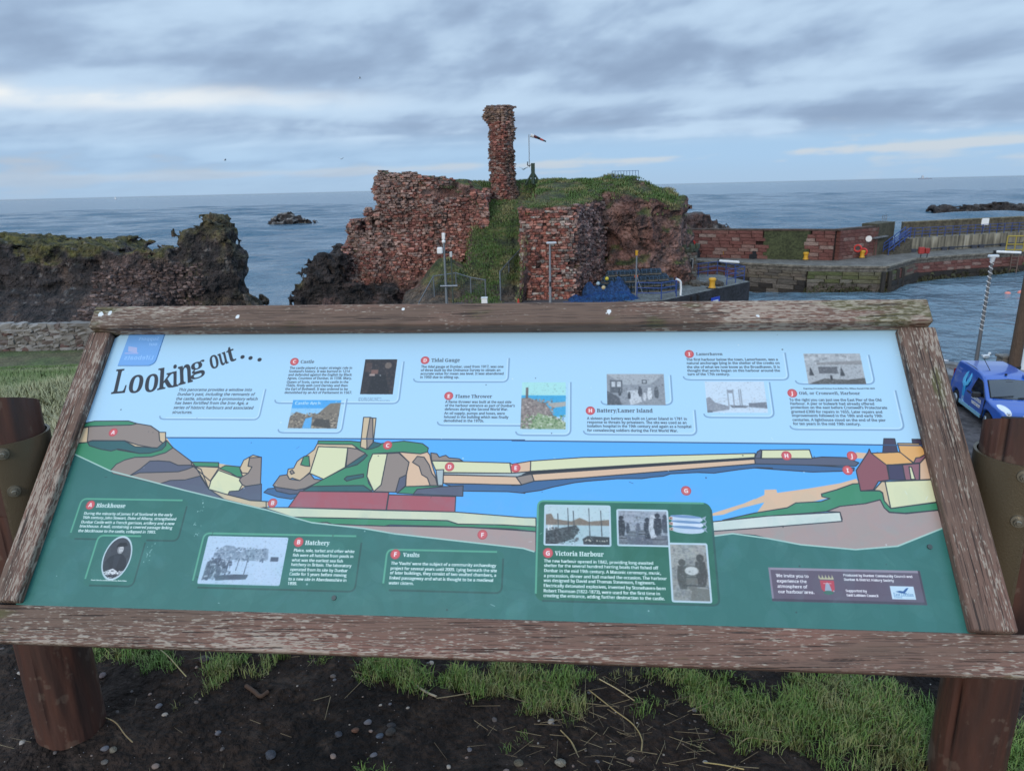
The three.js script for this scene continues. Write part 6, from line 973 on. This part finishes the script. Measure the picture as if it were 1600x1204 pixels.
// ---------- weathered timber ----------
function timber(len, wid, seed, { pale, moss, red, slant = 0, marks = [] }, w, h) { // pale(x), moss(x, y), red(x) in 0..1 along the board
  const mapD = new Uint8Array(w * h * 4), bumpD = new Uint8Array(w * h * 4);
  for (let j = 0; j < h; j++) for (let i = 0; i < w; i++) {
    const x = i / w * len, y = j / h * wid, k = (j * w + i) * 4, ys = y + slant * x + 0.004 * fbm(x * 5, y * 8, seed, 2), big = fbm(x * 4 + seed, y * 14, seed, 3), fib = fbm(x * 16, ys * 620, seed + 3, 3), fl = fbm(x * 70, ys * 480, seed + 8, 3), fl2 = fbm(x * 130 + 7, ys * 640, seed + 5, 2);
    let c = mix3([108, 88, 76], [130, 93, 81], clamp(red(x / len) + big * 0.8, 0, 1)); c = mix3(c, [66, 52, 46], smoothstep(fib, 0.05, 0.4) * 0.55);
    const g = moss(x / len, y / wid), edge = smoothstep(fbm(x * 9, ys * 30, seed + 20, 4) + g * 0.9 - 0.5, 0, 0.35); c = mix3(c, [84, 84, 50], edge * 0.8);
    const dens = pale(x / len, y / wid) + big * 0.95 + 0.5 * fbm(x * 1.7 + seed * 3, 2, seed, 2), p = smoothstep(fl + fl2 * 0.35 + (dens - 0.5) * 0.6, 0.10, 0.36);
    c = mix3(c, mix3([158, 146, 132], [192, 186, 172], fl2 + 0.5), p * 0.68);
    const crack = smoothstep(fbm(x * 7, ys * 420, seed + 31, 3), 0.33, 0.42); c = mix3(c, [44, 34, 30], crack * 0.8);
    for (const [mx, my, mr, col] of marks) { const d = Math.hypot((x - mx) * 1.0, (y - my) * 0.8) / mr + fbm(x * 160, y * 160, seed, 2) * 0.6; if (d < 1) c = mix3(c, col, smoothstep(1 - d, 0, 0.25)); }
    const b = 120 + p * 62 + fib * -70 - crack * 90 + edge * 20 + big * 20;
    for (let q = 0; q < 3; q++) { mapD[k + q] = clamp(c[q], 0, 255); bumpD[k + q] = clamp(b, 0, 255); } mapD[k + 3] = bumpD[k + 3] = 255;
  }
  const mk = (d, s) => { const t = new THREE.DataTexture(d, w, h); t.magFilter = THREE.LinearFilter; t.wrapS = t.wrapT = THREE.RepeatWrapping; if (s) t.colorSpace = THREE.SRGBColorSpace; t.needsUpdate = true; return t; };
  return std(0xffffff, 0.82, { map: mk(mapD, true), bumpMap: mk(bumpD, false), bumpScale: 0.0035 });
}
function plank(x0, x1, y0, y1, z0, z1, along, seed) { // board in the sign's plane, edges eased and a little uneven, uv 0..1 along its length
  const W = x1 - x0, H = y1 - y0, D = z1 - z0, g = new RoundedBoxGeometry(along ? W : H, along ? H : W, D, 3, 0.006), p = g.attributes.position, uv = g.attributes.uv, L = along ? W : H, B = along ? H : W;
  for (let i = 0; i < p.count; i++) { const x = p.getX(i), y = p.getY(i), z = p.getZ(i); uv.setXY(i, x / L + 0.5, y / B + 0.5 + (Math.abs(z) < D / 2 - 0.002 ? (z / B) * 0.5 : 0)); p.setXYZ(i, x, y + 0.0015 * fbm(x * 6, seed, z * 4, 2), z + 0.002 * fbm(x * 3, y * 12, seed, 2)); }
  if (!along) g.rotateZ(Math.PI / 2);
  return g.translate((x0 + x1) / 2, (y0 + y1) / 2, (z0 + z1) / 2);
}

// ---------- the sign ----------
{
  const face = new THREE.Matrix4().makeTranslation(-1.0576, 9.6554, -1.8463).multiply(new THREE.Matrix4().makeRotationFromEuler(new THREE.Euler(-0.75, -0.0911, 0, 'YXZ'))); // origin: top left corner of the panel, x right, y up the slope
  const onFace = (x, y, z = 0) => V(x, y, z).applyMatrix4(face);
  const baseAt = onFace(1.0, -0.35), sign = thing('information_board', 'weathered timber framed lectern board headed Looking out, with a painted harbour panorama', 'information board', [baseAt.x, HILL, baseAt.z], -0.0911);
  sign.updateMatrixWorld(); const toSign = sign.matrixWorld.clone().invert().multiply(face);
  const put = (name, g, m, parent = sign) => { const o = part(name, g, m, parent); toSign.decompose(o.position, o.quaternion, o.scale); return o; };
  // panel with its cut corner
  const s = new THREE.Shape(); s.moveTo(0.036, 0.003); s.lineTo(2.004, 0.003); s.lineTo(2.004, -0.704); s.lineTo(-0.004, -0.704); s.lineTo(-0.004, -0.034); s.lineTo(0.006, -0.024); s.closePath();
  const pg = new THREE.ExtrudeGeometry(s, { depth: 0.006, bevelEnabled: false }).translate(0, 0, -0.006), uv = pg.attributes.uv, pp = pg.attributes.position; for (let i = 0; i < uv.count; i++) uv.setXY(i, pp.getX(i) / 2.0, 1 + pp.getY(i) / 0.697);
  const panel = put('panel', pg, new THREE.MeshPhysicalMaterial({ color: 0xffffff, map: panelArt(), roughness: 0.42, clearcoat: 0.25, clearcoatRoughness: 0.25 }));
  put('backing_board', box(2.1, 0.76, 0.016, 1.0, -0.345, -0.016), std(0x191716, 0.9));
  // sticker of a lifeboat charity, seen from its back: mirrored letters
  {
    const cv = document.createElement('canvas'); cv.width = 256; cv.height = 256; const c = cv.getContext('2d'); c.fillStyle = '#6fa5df'; c.fillRect(0, 0, 256, 256); c.translate(256, 0); c.scale(-1, 1); c.fillStyle = '#8fbef0'; c.font = 'bold 38px sans-serif'; c.fillText('Support', 26, 62); c.fillText('our', 26, 104); c.font = 'bold 46px sans-serif'; c.fillText('Lifeboats', 22, 214); c.fillStyle = '#a8b4dc'; c.beginPath(); c.moveTo(150, 160); c.lineTo(162, 118); c.lineTo(226, 108); c.lineTo(216, 150); c.fill(); c.fillStyle = '#9fb0e0'; c.fillRect(140, 158, 96, 10);
    const t = new THREE.CanvasTexture(cv); t.colorSpace = THREE.SRGBColorSpace; const q = new THREE.Shape(); q.moveTo(0.05, -0.004); q.lineTo(0.147, -0.004); q.lineTo(0.145, -0.086); q.quadraticCurveTo(0.143, -0.097, 0.130, -0.101); q.lineTo(0.047, -0.101); q.closePath();
    const g = new THREE.ExtrudeGeometry(q, { depth: 0.0022, bevelEnabled: true, bevelSize: 0.0006, bevelThickness: 0.0006, bevelSegments: 1 }), u = g.attributes.uv, p = g.attributes.position; for (let i = 0; i < u.count; i++) u.setXY(i, (p.getX(i) - 0.047) / 0.1, 1 + (p.getY(i) + 0.003) / 0.098);
    const st = put('sticker', g, new THREE.MeshPhysicalMaterial({ map: t, roughness: 0.4, clearcoat: 0.3 })); st.userData.label = 'blue square sticker with mirrored lettering in the top left corner';
  }
  for (const [x, y] of [[1.955, -0.532], [0.711, -0.668]]) { const k = part('screw', new THREE.CylinderGeometry(0.005, 0.0055, 0.003, 12).rotateX(Math.PI / 2).translate(x, y, 0.0012), std(0x4f5a5a, 0.5, { metalness: 0.5 }), panel); void k; }
  // frame boards
  const dropping = [218, 224, 226], spread = (x, a, b) => smoothstep(x, a, b);
  put('top_rail', plank(-0.039, 2.061, -0.0115, 0.054, 0.003, 0.045, true, 1), timber(2.1, 0.07, 3, { pale: (x) => 0.42 + 0.18 * spread(x, 0.68, 0.8) + 0.06 * Math.sin(x * 9), moss: (x, y) => 0.15 + 0.55 * spread(x, 0.84, 0.97) + 0.25 * (1 - spread(x, 0, 0.06)), red: (x) => 0.15 + 0.2 * spread(x, 0.5, 0.7), slant: -0.012, marks: [[0.024, 0.042, 0.007, dropping], [0.048, 0.045, 0.006, dropping], [0.4, 0.03, 0.006, dropping], [1.345, 0.036, 0.007, dropping], [1.70, 0.02, 0.0045, dropping], [0.83, 0.05, 0.004, dropping]] }, 2048, 96));
  put('left_rail', plank(-0.045, 0.013, -0.699, -0.0125, -0.002, 0.026, false, 2), timber(0.69, 0.06, 11, { pale: (x) => 0.52 + 0.08 * x, moss: (x) => 0.2 * spread(x, 0.8, 1), red: (x) => 0.25 }, 1024, 96));
  put('right_rail', plank(1.988, 2.072, -0.7015, -0.0125, -0.002, 0.026, false, 3), timber(0.69, 0.085, 23, { pale: (x, y) => 0.44 + 0.3 * Math.exp(-(((y - 0.35 + 0.1 * x) / 0.16) ** 2)), moss: (x, y) => 0.55 * Math.exp(-(((x - 0.78) / 0.14) ** 2) - ((y - 0.4) / 0.2) ** 2), red: (x) => 0.45 - 0.2 * x }, 1024, 112));
  put('bottom_rail', plank(-0.13, 2.2, -0.781, -0.7005, -0.026, 0.004, true, 4), timber(2.33, 0.085, 37, { pale: (x, y) => 0.60 - 0.22 * spread(x, 0.2, 0.42) + 0.22 * spread(0.25 - y, 0, 0.25), moss: (x, y) => 0.42 * (1 - spread(x, 0.02, 0.16)) + 0.4 * spread(x, 0.8, 1) * spread(0.22 - y, 0, 0.2), red: (x) => 0.15 + 0.4 * spread(x, 0.1, 0.35), slant: -0.03 }, 2048, 112));
  put('stringer', [box(0.05, 0.7, 0.05, -0.02, -0.37, -0.06), box(0.05, 0.7, 0.05, 2.03, -0.37, -0.06)], std(0x241a17, 0.9));
  // posts: painted round timber with a long drying crack, cut aslant on top
  const postMap = tex(256, 512, (x, y) => { const X = x / 256, Y = y / 512, n = wrapNoise(X, Y * 0.25, 24, 4, 5), m = wrapNoise(X, Y, 9, 5, 2), k = smoothstep(m, 0.30, 0.42); const v = mix3([90, 57, 46], [64, 47, 42], clamp(0.5 + n * 0.7, 0, 1)); const wear = smoothstep(wrapNoise(X, Y, 30, 5, 12) + m * 0.6, 0.28, 0.4); return mix3(mix3(v, [104, 92, 82], k * 0.5 * smoothstep(n, 0, 0.3)), [112, 98, 86], wear * 0.45); });
  const postBump = tex(256, 512, (x, y) => { const v = 128 + wrapNoise(x / 256, y / 512 * 0.2, 30, 4, 5) * 120; return [v, v, v]; }, false);
  const postMat = std(0xffffff, 0.55, { map: postMap, bumpMap: postBump, bumpScale: 0.006 }), collarMat = std(0x665b49, 0.4, { metalness: 0.45, bumpMap: tiled(fineBump, 2), bumpScale: 0.0003 }), boltMat = std(0x8f887a, 0.4, { metalness: 0.75 });
  for (const [k, ux, r, top, crackAt, faceOut] of [[-1, -0.150, 0.083, 9.535, -0.55, 0.15], [1, 2.178, 0.080, 9.50, -0.45, -0.2]]) {
    const c = onFace(ux, -0.36), px = c.x, pz = c.z, loc = sign.worldToLocal(V(px, HILL, pz)), view = Math.atan2(-px, -pz), n = 72, rows = 60, P = [], U = [], I = [], H = top - HILL + 0.12;
    for (let j = 0; j <= rows; j++) for (let i = 0; i <= n; i++) {
      const a = i / n * 6.2832, da = Math.atan2(Math.sin(a - view - crackAt - 0.02 * Math.sin(j * 0.3)), Math.cos(a - view - crackAt - 0.02 * Math.sin(j * 0.3))), gap = k > 0 ? 0.022 * Math.exp(-((da / 0.035) ** 2)) * (0.5 + 0.5 * smoothstep(j, 6, 26)) : 0.006 * Math.exp(-((da / 0.022) ** 2));
      const rad = r * (1 + 0.012 * fbm(Math.cos(a) * 2, j * 0.06, Math.sin(a) * 2 + k, 3)) - gap, x = Math.sin(a) * rad, z = Math.cos(a) * rad, lim = H + (-k * x * 0.12 + z * 0.38);
      P.push(x, -0.12 + Math.min(j / rows * (H + 0.06), lim), z); U.push(i / n, j / rows * 1.4);
    }
    for (let j = 0; j < rows; j++) for (let i = 0; i < n; i++) { const a = j * (n + 1) + i, b = a + n + 1; I.push(a, a + 1, b, a + 1, b + 1, b); }
    const cap = P.length / 3; P.push(0, -0.12 + H, 0); U.push(0.5, 0.5); for (let i = 0; i < n; i++) I.push(rows * (n + 1) + i, rows * (n + 1) + i + 1, cap);
    const g = new THREE.BufferGeometry(); g.setAttribute('position', new THREE.Float32BufferAttribute(P, 3)); g.setAttribute('uv', new THREE.Float32BufferAttribute(U, 2)); g.setIndex(I); g.computeVertexNormals();
    const post = part('post', g, postMat, sign, [loc.x, loc.y, loc.z]); post.rotation.y = 0.0911;
    // steel saddle bolted round the inner side, with a tongue to the frame
    const cy = k > 0 ? 0.67 : 0.695, ch = 0.32, t0 = view + (k > 0 ? -2.35 : -0.32), len = 2.67, outer = new THREE.CylinderGeometry(r + 0.009, r + 0.009, ch, 40, 1, true, t0, len), inner = new THREE.CylinderGeometry(r + 0.003, r + 0.003, ch, 40, 1, true, t0, len), lip = new THREE.RingGeometry(r + 0.003, r + 0.009, 40, 1, t0 - Math.PI / 2, len).rotateX(-Math.PI / 2).translate(0, ch / 2, 0);
    const edge = (a) => box(0.006, ch, 0.006, 0, 0, 0).rotateY(a).translate(Math.sin(a) * (r + 0.006), 0, Math.cos(a) * (r + 0.006));
    const collar = part('collar', [outer, inner, lip, edge(t0), edge(t0 + len), box(0.12, 0.2, 0.008, -k * (r + 0.05), -0.02, -0.03)], collarMat, post, [0, cy, 0]); collar.material.side = THREE.DoubleSide;
    for (const [dy, da] of k > 0 ? [[0.14, 0.12], [0.04, 0.15]] : [[0.14, -0.14], [0.045, -0.08]]) {
      const a = view + da, b = new THREE.Group(); b.name = 'bolt'; const head = [new THREE.CylinderGeometry(0.0135, 0.014, 0.004, 22).translate(0, 0.002, 0), new THREE.CylinderGeometry(0.0088, 0.0094, 0.009, 6).translate(0, 0.0085, 0), new THREE.CylinderGeometry(0.0045, 0.0062, 0.003, 14).translate(0, 0.0145, 0)];
      const m = new THREE.Mesh(merge(head), boltMat); m.name = 'bolt'; m.position.set(Math.sin(a) * (r + 0.009), dy, Math.cos(a) * (r + 0.009)); m.quaternion.setFromUnitVectors(V(0, 1, 0), V(Math.sin(a), 0, Math.cos(a))); collar.add(m); void b; void faceOut;
    }
  }
}

// ---------- grass, pebbles, straw and twigs round the sign ----------
{
  const R = rng(808), L = [], G = [tuft(1, 11, 0.040, 0.026, 0.034), tuft(2, 9, 0.032, 0.03, 0.036), tuft(3, 12, 0.055, 0.032, 0.028)], S = [[], [], []];
  const spots = [[60, 1020, 60, 30, 0.8], [150, 1030, 30, 30, 1], [230, 1035, 110, 28, 1.0], [345, 1048, 35, 22, 1.0], [405, 1030, 60, 14, 0.5], [600, 1048, 34, 22, 1], [650, 1060, 36, 26, 0.95], [625, 1082, 22, 12, 0.6], [720, 1055, 60, 22, 0.9], [790, 1058, 60, 34, 0.95], [850, 1080, 42, 32, 1], [905, 1110, 22, 16, 0.8], [940, 1062, 90, 20, 0.75], [1005, 1110, 26, 18, 0.9], [1090, 1075, 60, 36, 0.95], [1170, 1100, 80, 50, 1.1], [1270, 1110, 90, 62, 1.15], [1370, 1120, 90, 78, 1.2], [1450, 1130, 60, 80, 1.2], [1180, 1130, 50, 26, 0.8], [1030, 1100, 18, 14, 0.5], [1590, 1180, 60, 70, 1.1], [1380, 1195, 60, 30, 0.6], [500, 1030, 80, 10, 0.4], [580, 1095, 20, 8, 0.4]].map(([x, y, w, h, k]) => { const c = atY(x, y, HILL), e = atY(x + w, y, HILL), f = atY(x, y - h, HILL); return [c.x, c.z, Math.abs(e.x - c.x), Math.abs(f.z - c.z), k]; });
  const cover = (x, z) => { let m = 0; for (const [cx, cz, rx, rz, k] of spots) m = Math.max(m, k * Math.exp(-(((x - cx) / rx) ** 2) - ((z - cz) / rz) ** 2)); return m; };
  for (let i = 0; i < 90000; i++) {
    const x = -2.3 + R() * 4.9, z = -1.15 - R() * 1.75, behind = smoothstep(-z, 1.95, 2.2), m = Math.max(cover(x, z), behind * 0.62), n = fbm(x * 7, z * 7, 4, 3);
    if (m + n * 0.75 + 0.55 * fbm(x * 22, z * 22, 5, 2) < 0.40 + R() * 0.42) continue;
    const dry = smoothstep(fbm(x * 3, z * 3, 9, 3) + (R() - 0.5) * 0.7, 0.05, 0.5), k = (R() * 3) | 0;
    S[k].push({ p: V(x, soilY(x, z) - 0.004, z), s: 0.36 + R() * 0.5, r: R() * 6.3, tx: (R() - 0.5) * 0.5, tz: (R() - 0.5) * 0.5, c: mix3(mix3([0.11, 0.225, 0.036], [0.19, 0.30, 0.07], R()), [0.32, 0.28, 0.14], dry * 0.7) });
  }
  G.forEach((g, k) => scatter('grass', g, grassMat, S[k], 'short green grass growing in patches round the sign posts'));
  // longer rough grass on the slope to the left, dry near and green beyond; bank to the right
  const T = [], D = tuft(6, 15, 0.13, 0.13, 0.026), F = [];
  for (let i = 0; i < 36000; i++) {
    const d = 3 + (i % 3 ? R() * R() : R()) * 31, a = -0.92 + R() * 0.55, x = Math.sin(a) * d * 1.1, z = -Math.cos(a) * d; if (z > -2.5) continue;
    const n = fbm(x * 0.5, z * 0.5, 3, 3), dry = clamp(1.15 - (d - 4) / 7 + n * 1.1, 0, 1), h = 0.4 + 0.35 * dry + R() * 0.4;
    T.push({ p: V(x, ground(x, z) - 0.02, z), s: h, r: R() * 6.3, c: mix3([0.12, 0.18, 0.045], [0.44, 0.39, 0.24], dry * (0.6 + R() * 0.4)) });
  }
  for (let i = 0; i < 5000; i++) { const x = -0.5 + R() * 8, z = -2.6 - R() * 7; if (ground(x, z) < 3.1) continue; T.push({ p: V(x, ground(x, z) - 0.02, z), s: 0.3 + R() * 0.45, r: R() * 6.3, c: mix3([0.075, 0.12, 0.028], [0.2, 0.18, 0.09], R() * 0.7) }); }
  scatter('rough_grass', D, grassMat, T, 'longer rough grass on the slopes below the sign, dry straw coloured near it'); void F; void L;
  // pebbles
  const peb = new THREE.IcosahedronGeometry(1, 1); { const p = peb.attributes.position; for (let i = 0; i < p.count; i++) { const k = 1 + 0.22 * vnoise(p.getX(i) * 1.7, p.getY(i) * 1.7, p.getZ(i) * 1.7); p.setXYZ(i, p.getX(i) * k, p.getY(i) * k * 0.62, p.getZ(i) * k * 0.85); } peb.computeVertexNormals(); }
  const Q = []; for (let i = 0; i < 1500; i++) { const x = -1.9 + R() * 3.6, z = -1.1 - R() * 1.15; if (cover(x, z) > 0.45) continue; const s = 0.0015 + 0.009 * R() ** 8, pick3 = R(); Q.push({ p: V(x, soilY(x, z) + s * 0.15, z), s, r: R() * 6.3, c: pick3 < 0.25 ? [0.32, 0.29, 0.26] : pick3 < 0.5 ? [0.12, 0.12, 0.14] : pick3 < 0.75 ? [0.20, 0.15, 0.13] : [0.10, 0.085, 0.08] }); }
  scatter('pebbles', peb, std(0xffffff, 0.75), Q, 'small pebbles and grit scattered over the dark soil');
  const stoneAt = (x, y, s, hex, label) => { const q = atY(x, y, HILL), o = thing('pebble', label, 'pebble', [q.x, soilY(q.x, q.z) + s * 0.3, q.z], x); const m = part('stone', peb, std(hex, 0.8, { map: fineMap }), o); m.scale.setScalar(s); };
  stoneAt(162, 1064, 0.012, 0x6e6264, 'flat mauve pebble right of the left post'); stoneAt(178, 1177, 0.011, 0x7d7668, 'round buff pebble low in front of the left post'); stoneAt(163, 1192, 0.009, 0x6f6a66, 'grey pebble at the lower picture edge near the left post'); stoneAt(530, 1155, 0.011, 0x3d424e, 'dark blue pebble on bare soil left of the middle'); stoneAt(556, 1149, 0.010, 0x6a4a3a, 'brown pebble on bare soil beside the dark blue one'); stoneAt(612, 1138, 0.013, 0x39373a, 'dark angular stone on bare soil near the middle'); stoneAt(610, 1150, 0.014, 0x3f3c3a, 'larger dark stone just below the angular one'); stoneAt(594, 1156, 0.010, 0x515c6c, 'slate blue pebble left of the two dark stones'); stoneAt(423, 1178, 0.016, 0x454a55, 'dark slate stone in the weeds at the lower left'); stoneAt(876, 1196, 0.014, 0x8d887c, 'pale stone at the lower edge below the straw'); stoneAt(810, 1196, 0.012, 0x6b6557, 'brown pebble at the lower edge left of the pale stone'); stoneAt(320, 1040, 0.016, 0x4a444a, 'grey stone among grass left of the bright tuft');
  // straw lying about, and a few twigs
  const blade = new THREE.CylinderGeometry(0.5, 0.32, 1, 5).rotateZ(Math.PI / 2), W = [];
  for (let i = 0; i < 300; i++) { const c = R(), x = c < 0.55 ? atY(960, 1160, HILL).x + (R() + R() - 1) * 0.42 : -1.6 + R() * 3.6, z = c < 0.55 ? atY(960, 1160, HILL).z + (R() + R() - 1) * 0.3 : -1.15 - R() * 0.95; const l = 0.02 + R() * 0.07; W.push({ p: V(x, soilY(x, z) + 0.004 + R() * 0.008, z), s: [l, 0.0012 + R() * 0.0012, 0.0012 + R() * 0.001], r: R() * 6.3, tz: (R() - 0.5) * 0.5, c: mix3([0.30, 0.25, 0.15], [0.10, 0.075, 0.05], R()) }); }
  scatter('straw', blade, std(0xffffff, 0.85), W, 'dead grass stems and straw lying on the soil');
  const twig = (pts, r, hex, label) => { const w = pts.map(([x, y, h]) => { const q = atY(x, y, HILL); return [q.x, soilY(q.x, q.z) + (h ?? 0.006), q.z]; }), o = thing('twig', label, 'twig', w[0]); part('stem', tube(w.map((q) => [q[0] - w[0][0], q[1] - w[0][1], q[2] - w[0][2]]), r, 30, 6), std(hex, 0.85), o); };
  twig([[385, 1077], [398, 1085], [408, 1092], [420, 1086]], 0.006, 0x4b3a30, 'thick bent brown twig on soil beneath the bright tuft'); twig([[155, 1123], [180, 1135], [198, 1158], [208, 1165]], 0.0016, 0x8c7b5c, 'thin pale twig right of the left post'); twig([[920, 1085], [960, 1112], [990, 1135], [1003, 1160], [1002, 1176]], 0.0016, 0xa59468, 'long curved straw stem in the middle of the litter'); twig([[876, 1147], [893, 1165], [901, 1182]], 0.0016, 0xa08f66, 'short straw stem bent downwards left of the litter'); twig([[1156, 1158], [1170, 1149], [1200, 1150], [1222, 1154]], 0.0016, 0x9c8e6c, 'straw stem on bare soil below the right grass'); twig([[210, 1022, 0.03], [255, 1040, 0.04], [292, 1063]], 0.0016, 0xa39a72, 'pale stem leaning out of the grass near the left post'); twig([[650, 1072], [665, 1082], [682, 1090]], 0.0032, 0x9d9584, 'pale stick lying below the middle tufts'); twig([[682, 1092], [710, 1087], [738, 1082]], 0.0016, 0x7f765e, 'thin stem to the right of the pale stick'); twig([[1100, 1192], [1130, 1194], [1163, 1198]], 0.0016, 0xb3a06c, 'yellow stem at the lower edge right of the middle'); twig([[936, 1078, 0.03], [965, 1088, 0.02], [992, 1097]], 0.0016, 0xb5a884, 'pale stem across the grass right of the middle');
  // seed heads left of the frame
  const st = thing('dry_plant', 'dry brown seed heads on thin stems between the left post and the frame', 'plant', [at(62, 690, 3.1).x, ground(-2.2, -3.1), -3.1]); for (let i = 0; i < 6; i++) { const a = (R() - 0.5) * 0.5, h = 0.22 + R() * 0.26; part('stem', bar([0, 0, 0], [a * 0.5, h, (R() - 0.5) * 0.1], 0.0025, 5), std(0x5d4c38, 0.9), st); part('seed_head', new THREE.IcosahedronGeometry(0.016, 1).scale(1, 1.3, 1).translate(a * 0.5, h, 0), std(0x3e3228, 0.95), st); }
}

scene.traverse((o) => { if (o.isMesh) { o.castShadow = true; o.receiveShadow = true; } });
renderer.render(scene, camera);
